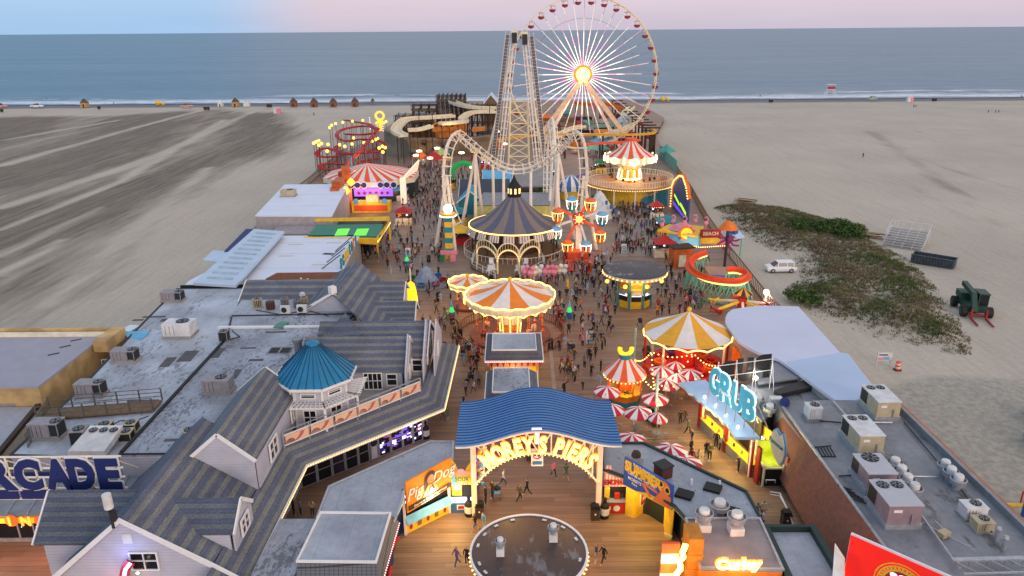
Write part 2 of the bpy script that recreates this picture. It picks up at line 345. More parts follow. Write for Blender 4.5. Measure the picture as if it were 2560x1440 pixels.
wc = k.mix(k.rng(y, 520, 440, 0, .55), wc, lin((.50, .57, .62)))
wc = k.mix(k.rng(wv, .38, .62), wc, k.mix(1, wc, (.70, .74, .78), 'MULTIPLY')); wc = k.mix(k.math('MULTIPLY', foam, .95), wc, lin((.90, .92, .95)))
k.col(wc); k.b.inputs['Roughness'].default_value = .42; k.b.inputs['IOR'].default_value = 1.33; k.bump(k.math('ADD', wv, k.math('MULTIPLY', wv2, .5)), .8, .6)
mb = Q(k.m); zs = [430, 470, 520, 700, 1200, 3000, 8000, 60000]
for a, b in zip(zs, zs[1:]):
 wa, wb_ = a*1.4+400, b*1.4+400; mb.poly([(-wa, a, -2.42), (wa, a, -2.42), (wb_, b, -2.42), (-wb_, b, -2.42)])
struct(mb, 'sea')
m_surf = M('surf_foam', (.86, .89, .92), .6, 0, .25, .4)
# two low breakers rolling in
for (x0, x1, yb, hh, lab) in ((-165, 25, 470, .8, 'long low breaker rolling in left of the pier end'), (-330, -190, 462, .45, 'faint low breaker on the far left of the shore'), (150, 330, 466, .4, 'faint low breaker on the far right of the shore')):
 mb = Q(k.m); n = 70; rows = []
 prof = [(-9, 0), (-3, .12), (-.8, .75), (0, 1), (1.2, .8), (5, .35), (14, 0)]
 for i in range(n+1):
  t = i/n; e = sin(PI*t)**.5; yy = yb+5*sin(t*5)+2*sin(t*17); hl = hh*e*(.7+.3*sin(t*23+1))
  rows.append([(x0+(x1-x0)*t, yy+a*.8, -2.43+hl*b) for a, b in prof])
 vs = [p for r in rows for p in r]; q = len(prof)
 for i in range(n):
  for j in range(q-1):
   fo_ = j in (2, 3) and sin(i*.9+x0)+sin(i*.37) > -.6 and hh > .5
   mb.mat(m_surf if fo_ or (j == 2 and i % 7 < 4) else k.m); b = [rows[i][j], rows[i+1][j], rows[i+1][j+1], rows[i][j+1]]; mb.smooth = True; mb.add(b, [(0, 1, 2, 3)])
 struct(mb, 'breaking_wave')
# boardwalk deck
def planks(name, c1, c2, per=.55):
 k = N(name); x, y, z = k.xyz()
 fy = k.math('FRACT', k.math('DIVIDE', y, per)); gap = k.rng(fy, .0, .16, .62, 1)
 idn = k.math('FLOOR', k.math('DIVIDE', y, per)); cell = k.n.new('ShaderNodeTexWhiteNoise'); cell.noise_dimensions = '2D'
 cb = k.n.new('ShaderNodeCombineXYZ'); k.l.new(idn, cb.inputs[0]); k.l.new(k.math('FLOOR', k.math('DIVIDE', k.math('ADD', x, k.math('MULTIPLY', idn, 3.7)), 5)), cb.inputs[1]); k.l.new(cb.outputs[0], cell.inputs[0])
 bn = k.noise(.09, 3); st = k.noise(1, 4, k.map((.25, 5, 1)), .6)
 c = k.mix(k.rng(bn, .35, .65), lin(c1), lin(c2)); c = k.mix(1, c, k.rng(cell.outputs[0], 0, 1, .80, 1.16), 'MULTIPLY'); c = k.mix(1, c, k.rng(st, .35, .65, .82, 1.14), 'MULTIPLY')
 c = k.mix(1, c, gap, 'MULTIPLY'); k.col(c); k.rough(.55); k.bump(k.math('ADD', st, fy), .3, .03); return k.m
m_deck = planks('boardwalk_planks', (.53, .41, .32), (.59, .475, .385)); m_deck2 = planks('worn_grey_planks', (.53, .44, .38), (.58, .49, .43)); m_lane = M('pale_lane', (.63, .58, .545), .8, 0, .12, .8)
deck = [(-60, 20), (60, 20), (60, 38), (36.2, 38), (35.2, 95), (36.6, 117), (38.6, 140), (41.6, 165), (47.5, 230), (53, 270), (66, 320), (66, 405), (-20, 405), (-48, 330), (-52, 230), (-50.5, 181), (-50.5, 141), (-47, 88), (-44, 60), (-60, 60)]
mb = Q(m_deck); mb.prism(deck, -.35, 0); struct(mb, 'boardwalk')
mb = Q(m_deck2); mb.poly([(x, y, .006) for x, y in ((-20, 100), (35, 100), (36.4, 117), (38.4, 140), (41.4, 165), (46.5, 225), (46, 232), (-45, 232), (-42, 165), (-20, 120))]); struct(mb, 'boardwalk_far_planks')
mb = Q(m_lane)
mb.poly([(x, y, .012) for x, y in (tuple(P(1545, 640)[:2]), tuple(P(1645, 640)[:2]), tuple(P(1660, 580)[:2]), tuple(P(1625, 545)[:2]), tuple(P(1560, 545)[:2]))])
mb.poly([(x, y, .012) for x, y in ((4.2, 68), (4.6, 68), (4.8, 84), (4.4, 84))])
struct(mb, 'pavement')
# piles under the deck edges, one object each
mb = Q(m_wood).cyl((0, 0, -1.9), (0, 0, -.35), .17, .17, 7); pile0 = mb.build('pier_pile', None, (0, 0, 0)); tag(pile0, 'round timber pile under the edge of the pier deck', 'pile', 'timber piles under the pier edge')
edgeR = [(35.3, 90), (36.6, 117), (38.6, 140), (41.6, 165), (47.5, 230), (53, 270), (66, 320)]
edgeL = [(-50.5, 150), (-50.5, 181), (-52, 230), (-48, 330)]
first = True
for L in (edgeR, edgeL):
 for a, b in zip(L, L[1:]):
  a, b = V((*a, 0)), V((*b, 0)); n = max(1, int((b-a).length/5))
  for i in range(n):
   p = a.lerp(b, i/n); o = pile0 if first else copy_tree(pile0); first = False; o.location = (p.x-math.copysign(.2, p.x), p.y, 0)
   o['label'] = 'round timber pile under the %s edge of the pier deck' % ('right' if p.x > 0 else 'left')
# ---------------- building helpers ----------------
def gable(root, ax, a0, a1, b0, b1, ze, zr, roofm=None, wallm=None, zw=None, over=.35, ends=(1, 1), name='roof', trim=True, t=.16):
 # ridge along ax ('x' or 'y') from a0 to a1; eaves at b0, b1
 roofm = roofm or m_sh; bm_ = (b0+b1)/2; sl = (zr-ze)/((b1-b0)/2)
 q = (lambda a, b, z: (a, b, z)) if ax == 'x' else (lambda a, b, z: (b, a, z))
 mb = Q(roofm); o = over
 for s_, bb in ((-1, b0), (1, b1)):
  be = bb+s_*o; z_ = ze-sl*o
  mb.slab([q(a0-o*ends[0], bm_, zr+t), q(a1+o*ends[1], bm_, zr+t), q(a1+o*ends[1], be, z_+t), q(a0-o*ends[0], be, z_+t)][::(1 if (s_ > 0) == (ax == 'y') else -1)], t)
 r = mb.build(name, root)
 if trim:
  mb = Q(m_trim)
  for k_, a in enumerate((a0-o-.06, a1+o+.06)):
   if not ends[k_]: continue
   for bb, s_ in ((b0, -1), (b1, 1)):
    be = bb+s_*(o+.04); z_ = ze-sl*(o+.04); mb.sweep([q(a, be, z_+t*.5), q(a, bm_, zr+t*.5)], (0, 0, 1), .10, .26)
  mb.build('rake_trim', r)
 if wallm:
  mb = Q(wallm); zw = ze-3 if zw is None else zw
  for k_, a in enumerate((a0, a1)):
   if ends[k_]: mb.thick([q(a, b0, zw), q(a, b1, zw), q(a, b1, ze), q(a, bm_, zr), q(a, b0, ze)], .12)
  for bb in (b0, b1): mb.thick([q(a0+.13, bb, zw), q(a1-.13, bb, zw), q(a1-.13, bb, ze+.02), q(a0+.13, bb, ze+.02)], .1)
  mb.build('wall', root)
 return r
def window(root, c, w, h, face, bars=1, tilt=None):
 # face: 'x+','x-','y-': outward direction; frame with a pane as its child
 ang = {'y-': 0, 'x+': PI/2, 'x-': -PI/2, 'y+': PI}.get(face, face)
 M3 = Matrix.Rotation(ang, 3, 'Z'); f = Q(m_trim); c = V(c)
 L = lambda x, y, z: tuple(c+M3 @ V((x, y, z)))
 def bar(x, z, dx, dz): f.box(L(x, -.05, z), (dx, .12, dz), rot=M3)
 b = .10
 bar(-w/2, 0, b, h+b); bar(w/2, 0, b, h+b); bar(0, h/2, w-b, b); bar(0, -h/2, w-b, b); 
 for i in range(bars): bar(-w/2+w*(i+1)/(bars+1), 0, .06, h-b)
 bar(0, .05, w-b, .05)
 fo = f.build('window', root)
 p = Q(m_glass).box(L(0, -.01, 0), (w-.05, .04, h-.05), rot=M3); p.build('pane', fo); return fo
def fan(mb, c, r, n=14):
 mb.mat(m_acdark); mb.cyl((c[0], c[1], c[2]), (c[0], c[1], c[2]+.05), r, r, n)
 mb.mat(m_si)
 for a in range(0, 180, 45): mb.box((c[0], c[1], c[2]+.07), (2*r, .03, .03), rad(a))
 mb.mat(m_black); mb.cyl((c[0], c[1], c[2]+.05), (c[0], c[1], c[2]+.1), r*.25, r*.25, 8)
def rtu(px, py, z, w, d, h, label, rot=0, fans=1, mat=None, grille=1, grp=None, curb=.25, cap=None):
 p = P(px, py, z); t = thing('rooftop_unit', label, 'air conditioner', tuple(p), grp); mat = mat or m_ag
 T = Matrix.Translation(p) @ Matrix.Rotation(rot, 4, 'Z')
 mb = MB(); mb.T = T; mb.mat(m_conc).bx(-w/2-.1, w/2+.1, -d/2-.1, d/2+.1, 0, curb); mb.build('base', t)
 mb = MB(); mb.T = T; mb.mat(mat).bx(-w/2, w/2*(.35 if grille == 1 else 1), -d/2, d/2, curb, h)
 if cap: mb.mat(cap)
 mb.bx(-w/2-.04, w/2+.04, -d/2-.04, d/2+.04, h, h+.06)
 mb.mat(m_acdark)
 for i in range(3): mb.bx(-w/2+w*.12+i*w*.15, -w/2+w*.13+i*w*.15, -d/2-.02, -d/2, curb+.1, h-.1)
 if grille == 1: mb.mat(mat).bx(w*.175, w/2, -d/2, -d/2+.06, curb, curb+.12)
 hb = mb.build('housing', t)
 if grille == 1:
  mb = MB(); mb.T = T; mb.mat(m_acdark).bx(w*.175+.03, w/2-.03, -d/2+.02, d/2-.02, curb, h-.02)
  mb.mat(mat)
  for x_ in (w*.2, w/2-.03):
   for y_ in (-d/2+.03, d/2-.03): mb.bx(x_-.03, x_+.03, y_-.03, y_+.03, curb, h)
  mb.build('grille', t)
 if grille == 1: fx = [(w*.34, 0)]
 elif fans == 1: fx = [(w*.12, d*.1)]
 else: fx = [(-w*.22, d*.3), (w*.22, d*.3)]
 for x_, y_ in fx:
  mb = MB(); mb.T = T; fan(mb, (x_, y_, h+.06), min(w, d)*(.36 if len(fx) == 1 else .19)); mb.build('fan', t)
 return t
def condenser(px, py, z, s, h, label, rot=0, mat=None, rnd=False, grp=None):
 p = P(px, py, z); t = thing('condenser', label, 'condenser', tuple(p), grp); mat = mat or m_ag
 T = Matrix.Translation(p) @ Matrix.Rotation(rot, 4, 'Z'); mb = MB(); mb.T = T
 if rnd:
  mb.mat(m_acdark).cyl((0, 0, .1), (0, 0, h), s*.46, n=14); mb.mat(mat)
  for i in range(16): a = i*PI/8; mb.cyl((s*.5*cos(a), s*.5*sin(a), .05), (s*.5*cos(a), s*.5*sin(a), h), .045, n=4)
  mb.cyl((0, 0, h), (0, 0, h+.08), s*.52, n=16); mb.cyl((0, 0, 0), (0, 0, .1), s*.52, n=16)
 else:
  mb.mat(m_acdark).bx(-s*.46, s*.46, -s*.46, s*.46, .08, h-.03); mb.mat(mat)
  for x_ in (-1, 1):
   for y_ in (-1, 1): mb.bx(x_*s*.5-.06*(x_ > 0), x_*s*.5+.06*(x_ < 0), y_*s*.5-.06*(y_ > 0), y_*s*.5+.06*(y_ < 0), 0, h)
  mb.bx(-s/2, s/2, -s/2, s/2, h, h+.07); mb.bx(-s/2, s/2, -s/2, s/2, 0, .08)
 mb.build('housing', t); mb = MB(); mb.T = T; fan(mb, (0, 0, h+.08), s*.38); mb.build('fan', t); return t
def mushroom(px, py, z, r, label, grp, base=True, s=1.0):
 p = P(px, py, z); t = thing('exhaust_fan', label, 'roof vent', tuple(p), grp)
 if base: Q(m_white).bx(p.x-r*.8, p.x+r*.8, p.y-r*.8, p.y+r*.8, z, z+.55).build('base', t)
 b = z+(.55 if base else 0)
 mb = Q(m_si); mb.smooth = False
 mb.lathe((p.x, p.y, b), [(r*.6, 0), (r*.62, .3*s), (r*1.05, .42*s), (r*1.12, .75*s), (r*1.02, .78*s), (r*.9, .5*s), (r*.6, .45*s)], 18); mb.build('bowl', t)
 mb = Q(m_white).lathe((p.x, p.y, b), [(r*.62, .42*s), (r*.66, .95*s), (r*.55, 1.05*s), (.01, 1.08*s)], 16); mb.build('cap', t); return t
def rail(mb, a, b, h=1.1, n=None, m=None, bars=3, post=.05):
 a, b = V(a), V(b); n = n or max(1, int((b-a).length/1.6)); 
 for i in range(n+1): p = a.lerp(b, i/n); mb.box((p.x, p.y, p.z+h/2), (post*2, post*2, h))
 for k_ in range(bars): z_ = h*(k_+1)/bars; mb.sweep([a+V((0, 0, z_)), b+V((0, 0, z_))], (0, 0, 1), post, post)
def pickets(mb, a, b, h=1.0, step=.3, w=.035):
 a, b = V(a), V(b); n = max(1, int((b-a).length/step))
 for i in range(n+1): p = a.lerp(b, i/n); mb.box((p.x, p.y, p.z+h/2), (w, w, h))
 for z_ in (.08, h): mb.sweep([a+V((0, 0, z_)), b+V((0, 0, z_))], (0, 0, 1), w*1.3, w*1.3)
# ---------------- left front: the long arcade building with striped roofs ----------------
A = thing('arcade_building', 'long lilac sided arcade building with blue and tan striped shingle roofs beside the entrance', 'building', (-22, 58, 0))
ka = Q(m_sid)
# skirts: eave points and kink points
E_ = [V((-16.9, 34, 3.2)), P(765, 1165, 3.2), P(1109, 1024, 3.2), P(1146, 864, 3.2)]
E_[0].x = E_[1].x-.25
K_ = [V((-18.9, 34, 4.6)), V((-18.6, 51.2, 4.6)), P(1055, 977, 4.7), P(1097, 855, 4.6)]
for i in range(3):
 Q(m_sh).thick([K_[i], K_[i+1], E_[i+1], E_[i]], .14).build('roof', A)
Q(m_trim).sweep([e+V((.06, -.02, .0)) for e in E_], (0, 0, 1), .12, .3).build('gutter', A)
# soffit / shopfront wall below the skirts
S_ = [V((-18.2, 34, 0)), P(745, 1222, 0), P(1060, 1095, 0), P(1082, 905, 0)]
mb = Q(m_sid)
for a, b in zip(S_, S_[1:]):
 mb.thick([(a.x, a.y, 0), (b.x, b.y, 0), (b.x, b.y, 3.9), (a.x, a.y, 3.9)], .15)
mb.build('wall', A)
# shopfront bays along the diagonal
m_shopglow = M('lit_interior_violet', (.45, .32, .75), emit=.9, ec=(.42, .30, .80)); m_shopw = M('lit_display_white', (.85, .88, 1), emit=2.2, ec=(.85, .85, 1)); m_poster = M('brick_print', (.22, .16, .24), sc=6, wear=.5)
sa, sb = S_[1], S_[2]; d_ = (sb-sa); Ld = d_.length; d_.normalize(); nrm = V((d_.y, -d_.x, 0))
bays = [('d', .02, .13), ('d', .14, .24), ('p', .25, .34), ('d', .35, .44), ('d', .45, .53), ('w', .545, .60), ('v', .61, .70), ('v', .71, .80), ('v', .81, .89), ('v', .90, .975)]
for kd, a, b in bays:
 pa = sa+d_*(Ld*a)+nrm*.22; pb = sa+d_*(Ld*b)+nrm*.22
 f = Q(m_si)
 for q in (pa, pb): f.box((q.x, q.y, 1.35), (.12, .12, 2.6), math.atan2(d_.y, d_.x))
 for z_ in ((.1, 1.15, 2.6) if kd != 'w' else (.1, 2.6)): f.sweep([(pa.x, pa.y, z_), (pb.x, pb.y, z_)], (0, 0, 1), .1, .08)
 w = f.build('shop_bay', A)
 Q({'d': m_glass, 'p': m_poster, 'w': m_white, 'v': m_glass}[kd]).thick([(pa.x, pa.y, .1), (pb.x, pb.y, .1), (pb.x, pb.y, 2.6), (pa.x, pa.y, 2.6)], .04).build('pane', w)
 if kd == 'v':
  rr = random.Random(int(a*100)); g = MB()
  for i in range(16):
   g.mat([m_shopglow, m_shopw, m_pink, m_purple, m_shopglow][rr.randrange(5)]); u = rr.uniform(.1, .9); q = pa.lerp(pb, u)+nrm*.06
   g.box((q.x, q.y, rr.uniform(.4, 2.4)), (rr.uniform(.1, .45), .03, rr.uniform(.08, .4)), math.atan2(d_.y, d_.x))
  g.build('window_display', w)
 if kd == 'w': q = pa.lerp(pb, .5)+nrm*.03; Q(m_dark).cyl((q.x-nrm.x*0, q.y, 1.7), (q.x+nrm.x*.06, q.y+nrm.y*.06, 1.7), .33, n=16).build('emblem', w)
lamp('shop_lamp', (S_[2].x-1.5+nrm.x*1.2, S_[2].y-2+nrm.y*1.2, 2.6), 60, (.7, .65, 1), .4, A)
# main roof above the kink: ridge X=-24, gable end facing the camera
rx = -24.0
mb = Q(m_sh); mb.thick([(rx, 37.4, 8), (rx, 50, 8), (-18.7, 50, 4.6), (-18.9, 37.4, 4.6)], .15)
mb.build('roof', A)
mb = Q(m_sh2); mb.thick([(rx, 50, 8), (rx, 37.4, 8), (-29.5, 37.4, 3.2), (-29.5, 50, 3.2)], .15); mb.build('roof', A)
Q(m_sid).thick([(-29, 37.7, 0), (-18.9, 37.7, 0), (-18.9, 37.7, 4.5), (rx, 37.7, 7.8), (-29, 37.7, 3.6)], .15).build('wall', A)
mb = Q(m_trim)
mb.sweep([(-29.6, 37.3, 3.2), (rx, 37.3, 8.05), (-18.9, 37.3, 4.7), (-16.9, 37.3, 3.3)], (0, -1, 0), .34, .12); mb.build('rake_trim', A)
window(A, (-23.1, 37.5, 4.9), 1.7, 1.3, 'y-', 1)
Q(m_white).bx(-24.2, -23.6, 37.5, 37.66, 6.2, 6.9).build('vent', A)
# wing with the white boxed gable
gable(A, 'y', 45.6, 56.2, -23.4, -18.65, 7, 9.05, wallm=m_sid, zw=4.4, over=.12)
window(A, (-18.46, 49.0, 5.85), 1.7, 1.5, 'x+', 1); window(A, (-18.46, 54.6, 6.0), 1.6, 1.5, 'x+', 2)
# dormer facing right
gable(A, 'x', -23.5, -18.2, 39.3, 42.6, 5.55, 6.9, m_sh2, m_sid, 4.0, ends=(0, 1), over=.12)
window(A, (-17.98, 40.9, 5.1), 1.3, 1.15, 'x+', 1)
# dark gable running left
gable(A, 'x', -31.0, rx-.6, 39.9, 44.3, 4.8, 6.8, m_sh2, m_sid, .2, ends=(1, 0))
# flat roofs
def flat(root, pts, z, m, curb=None, h=.25, zb=0, wm=None, name='flat_roof'):
 mb = Q(m); mb.prism(pts, z-.2, z); r = mb.build(name, root)
 if curb:
  mb = Q(curb); q = [(x, y, z+h/2-.02) for x, y in pts]; mb.sweep(q, (0, 0, 1), .22, h, close=True); mb.build('parapet', r)
 if wm:
  n = len(pts); mb = Q(wm)
  for i in range(n): a, b = pts[i], pts[(i+1) % n]; mb.thick([(a[0], a[1], zb), (b[0], b[1], zb), (b[0], b[1], z-.2), (a[0], a[1], z-.2)], .12)
  mb.build('wall', root)
 return r
flat(A, [(-29.9, 48.3), (-24.2, 48.3), (-24.2, 56.4), (-20.5, 57), (-20.5, 60), (-19.6, 63), (-19.6, 67.5), (-17.8, 77.2), (-31.6, 76.9), (-29.9, 70.5)], 5.8, m_fr2, m_dark, .12, 0, m_sid)
B_ = thing('flat_roofed_annex', 'low annex with weathered silver grey roof, darker patches and wooden walkway', 'building', (-36, 66, 0))
flat(B_, [(-42.3, 87.2), (-33.4, 87.2), (-31.75, 77), (-30.05, 70.5), (-30.05, 48.3), (-38.6, 48.8), (-39.4, 60), (-40.9, 73.2)], 5.5, m_fr1, m_dark, .1, SZ, m_sid)
mb = Q(m_black); mb.bx(-30.02, -29.75, 48.5, 70.4, 5.5, 5.95); mb.build('dark_coping', B_)
Q(m_skyb).thick([P(312, 830, 5.5), P(333, 880, 5.2), P(374, 830, 5.6)], .1).build('side_wall', B_)
# back court roof with the white flashing line
flat(A, [(-32, 77.1), (-17.7, 77.3), (-17.7, 79), (-22, 83), (-32.4, 83.2)], 5.78, m_fr3)
Q(m_trim).bx(-31.8, -19.4, 73.1, 73.5, 5.81, 6.0).build('flashing', A)
Q(M('skylight_green', (.35, .55, .48))).box(tuple(P(703, 812, 5.95)), (1.1, 1.6, .12), -.15).build('skylight', A)
mb = Q(m_ag).box(tuple(P(700, 875, 5.85)), (2.2, 1.5, .14)); mb.mat(m_black); c_ = P(700, 875, 5.95)
for s_ in (-.55, .55): mb.box((c_.x+s_, c_.y, 5.95), (.85, 1.1, .06))
mb.build('skylight', A)
# rows of gables towards the back
gable(A, 'x', -20.0, -10.3, 62.5, 67.5, 6.0, 8.1, ends=(0, 1), wallm=m_sid, zw=3.9)
gable(A, 'x', -19.4, -8.7, 65.2, 72.0, 6.2, 8.25, ends=(0, 1), wallm=m_sid, zw=3.9, name='back_roof')
mb = Q(m_sid); mb.thick([(-10.0, 60.9, 4), (-10.0, 66.5, 4), (-10.0, 66.5, 6), (-10.0, 64, 8.9), (-10.0, 61.3, 6.3)], .14); mb.thick([(-8.6, 62.9, 4), (-8.6, 71, 4), (-8.6, 71, 6), (-8.6, 67, 9.2), (-8.6, 63.5, 6.5)], .14); mb.thick([(-7.7, 64.4, 4), (-7.7, 72, 4), (-7.7, 72, 6), (-7.7, 67.8, 8.9), (-7.7, 64.9, 6.2)], .14); mb.build('gable_wall', A)
mb = Q(m_sh2); mb.thick([(-19, 65, 7.6), (-17, 69.5, 8.9), (-14, 65, 7.3)][::-1], .1); mb.build('roof', A)
window(A, (-9.3, 64.9, 5.2), .95, 1.25, 'y-', 0); window(A, (-11.4, 62.25, 5.0), .95, 1.2, 'y-', 0); window(A, (-13.2, 62.25, 4.85), 1.7, 1.7, 'y-', 3)
for y_ in (63.2, 64.9): window(A, (-9.84, y_, 5.4), .6, 1.2, 'x+', 0)
for y_ in (66, 68.6): window(A, (-8.44, y_, 5.6), .7, 1.3, 'x+', 0)
window(A, (-7.54, 67.5, 5.9), .7, 1.3, 'x+', 0)
# big cross roof further back
pa, pb = V((-20.3, 77.9, 8)), V((-19.8, 90.3, 8))
mb = Q(m_sh)
mb.thick([pa, pb, (-16.2, 88, 6), (-12.2, 83.8, 4), (-12.2, 74.5, 4), (-16.5, 74.5, 6.1)], .15); mb.thick([pb, pa, (-24.6, 77.9, 5.8), (-24.6, 89, 5.8)], .15); mb.build('roof', A)
Q(m_sid).thick([(-23.9, 78.3, 5.7), (-18.4, 78.3, 5.7), (-20.3, 78.3, 7.95)], .12).build('gable_wall', A)
mb = Q(m_trim); mb.sweep([(-24.2, 78.0, 5.8), (-20.35, 77.85, 8.1), (-18.0, 78.0, 5.8)], (0, -1, 0), .3, .1); mb.box((-20.3, 77.9, 8.5), (.7, .7, .8), rad(45)); mb.build('rake_trim', A)
gable(A, 'x', -17.5, -13.4, 82.3, 87.2, 5.4, 6.9, ends=(0, 1), wallm=m_sid, zw=0, name='side_gable_roof')
gable(A, 'x', -16.5, -11.6, 78.3, 82.2, 4.6, 6.1, ends=(0, 1), wallm=m_sid, zw=0, name='side_gable_roof')
Q(m_sid).thick([(-12.3, 72, 0), (-12.3, 83.5, 0), (-12.3, 83.5, 4), (-12.3, 72, 4)], .1).build('wall', A)
gable(A, 'x', -32.3, -21.5, 82.3, 88.4, 5.7, 7.1, ends=(1, 0), wallm=m_sid, zw=0, name='long_back_roof')
mb = Q(m_bw); q = [P(664, 697, 6.6), P(692, 682, 6.9), P(862, 680, 6.9), P(848, 702, 6.6)]; mb.slab([tuple(v) for v in q], .5)
mb.mat(M('rust_roof', (.50, .30, .18), .9)).poly([tuple(v+V((0, 0, .01))) for v in q]); mb.build('brown_roof', A)
for k_, (x_, y_) in enumerate(((754, 712), (771, 714))): Q(m_white).cyl(P(x_, y_, 6.4), P(x_, y_, 6.4)+V((0, 0, .9)), .13, n=8).build('vent_pipe', A)
Q(m_white).ball(P(756, 737, 6.3), .4, 8).build('roof_globe', A)
# patches, seams and cables on the left roofs
for x_, y_, w, h, z in ((385, 792, 2.6, .5, 5.51), (420, 800, 1.6, .9, 5.51), (345, 800, 1.2, .5, 5.51), (470, 890, 1.4, 2.6, 5.51), (420, 905, 1.0, 2.2, 5.51), (355, 1005, 2.6, .8, 5.51), (545, 882, .8, 2.4, 5.81), (640, 900, 1.4, .5, 5.81), (590, 935, .6, 2.0, 5.81), (430, 1100, 1.2, .4, 5.81), (690, 830, 2.2, .4, 5.81), (620, 870, 1.6, .35, 5.81)): q = P(x_, y_, z); Q(M('dark_felt_patch', (.34, .33, .34), .8, wear=.2)).box((q.x, q.y, z), (w, h, .012), .05).build('roof_patch', B_)
for L_c, lb in (([(640, 775), (700, 786), (770, 776), (822, 790)], 'black cable trailing past the fan boxes on the court roof'), ([(562, 852), (600, 842), (580, 826)], 'thin cable looping off the dark condenser pad'), ([(260, 1074), (300, 1052), (345, 1050), (372, 1040)], 'thin cable curving round the low condensers')): v = [P(x, y, 5.86) for x, y in L_c]; one(Q(m_black).tube(v, .05, 4), 'roof_cable', lb, 'cable', tuple(v[0]))
# turret
tcx, tcy = -17.15, 57.6; r8 = 3.55; oc = [(tcx+r8*cos(PI/8+i*PI/4), tcy+r8*sin(PI/8+i*PI/4)) for i in range(8)]
m_troof = M('teal_metal_roof', (.13, .48, .65), .4, .2, .14, .8); m_seam = M('seam_teal', (.08, .28, .40), .5)
mb = Q(m_troof)
tz = 10.75
for i in range(8):
 a, b = oc[i], oc[(i+1) % 8]; s_ = .16
 mb.poly([(tcx+(a[0]-tcx)*s_, tcy+(a[1]-tcy)*s_, tz), (a[0], a[1], 8), (b[0], b[1], 8), (tcx+(b[0]-tcx)*s_, tcy+(b[1]-tcy)*s_, tz)])
mb.poly([(tcx+(a[0]-tcx)*.16, tcy+(a[1]-tcy)*.16, tz+.01) for a in oc]); mb.lathe((tcx, tcy, tz), [(.62, 0), (.6, .12), (.2, .3), (.01, .34)], 8)
tr = mb.build('turret_roof', A)
mb = Q(m_seam)
for i in range(8):
 a, b = V((*oc[i], 8)), V((*oc[(i+1) % 8], 8)); top = V((tcx, tcy, tz))
 for k_ in range(4):
  e = a.lerp(b, k_/4); t_ = top.lerp(V((e.x, e.y, tz)), .16*(1 if k_ == 0 else 1)); mb.sweep([t_+V((0, 0, .03)), e+V((0, 0, .03))], (0, 0, 1), .05, .07)
mb.build('seams', tr)
ow = [(tcx+(x-tcx)*.86, tcy+(y-tcy)*.86) for x, y in oc]
mb = Q(m_sid).prism(ow, 3.8, 8); mb.build('turret_wall', A)
mb = Q(m_trim)
for i in range(8):
 a, b = oc[i], oc[(i+1) % 8]; mb.sweep([(*a, 7.95), (*b, 7.95)], (0, 0, 1), .1, .22); mb.box((*ow[i], 5.9), (.16, .16, 4.1), PI/8+i*PI/4)
mb.build('turret_trim', A)
for i in (4, 5, 6):
 a, b = V((*ow[i], 0)), V((*ow[(i+1) % 8], 0)); m_ = (a+b)/2; an = math.atan2(b.y-a.y, b.x-a.x)
 window(A, (m_.x, m_.y, 7.25), 1.2, .42, an, 0); window(A, (m_.x, m_.y, 5.2), 1.05, 1.4, an, 1)
# pergola wrapped round the turret
mb = Q(m_trim)
for i in (4, 5, 6, 7):
 a = V((*ow[i], 6.6)); b = V((*ow[(i+1) % 8], 6.6)); ctr = V((tcx, tcy, 6.6))
 for f_ in (1.05, 1.2, 1.36): mb.sweep([ctr+(a-ctr)*f_, ctr+(b-ctr)*f_], (0, 0, 1), .1, .14)
 for k_ in range(9): e = a.lerp(b, k_/8); mb.sweep([ctr+(e-ctr)*1.0+V((0, 0, .1)), ctr+(e-ctr)*1.45+V((0, 0, .1))], (0, 0, 1), .07, .12)
for i in (5, 6, 7): e = V((*ow[i], 0)); c0 = V((tcx, tcy, 0)); e = c0+(e-c0)*1.36; mb.bx(e.x-.08, e.x+.08, e.y-.08, e.y+.08, 3.9, 6.6)
mb.build('pergola', A)
# balcony floor and banner railing
mb = Q(m_conc).slab([(-18.6, 50.9, 3.95), (K_[2].x, K_[2].y, 3.95), (-8.6, 63, 3.95), (-8.7, 66, 3.95), (-19.5, 66, 3.95), (-19.5, 56, 3.95), (-18.7, 56, 3.95)], .2); mb.build('balcony_floor', A)
m_ban = M('peach_banner', (.93, .74, .62), wear=.06); m_ban2 = M('coral_print', (.90, .52, .47), wear=.06); m_ban3 = M('taupe_print', (.66, .52, .50), wear=.06)
ra, rb = V((-18.3, 51.0, 4.7)), P(1052, 978, 4.75); dv = rb-ra; Lr = dv.length; du = dv.normalized(); nr = V((du.y, -du.x, 0))
mb = Q(m_trim); mb.sweep([ra+V((0, 0, .12)), rb+V((0, 0, .12))], (0, 0, 1), .12, .1); mb.sweep([ra+V((0, 0, 1.0)), rb+V((0, 0, 1.0))], (0, 0, 1), .1, .08)
mb.mat(m_si)
for i in range(7): q = ra+du*(Lr*i/6); mb.bx(q.x-.06, q.x+.06, q.y-.06, q.y+.06, q.z-.6, q.z+1.35)
mb.sweep([ra+V((0, 0, 1.35)), rb+V((0, 0, 1.35))], (0, 0, 1), .07, .07)
br = mb.build('balcony_railing', A)
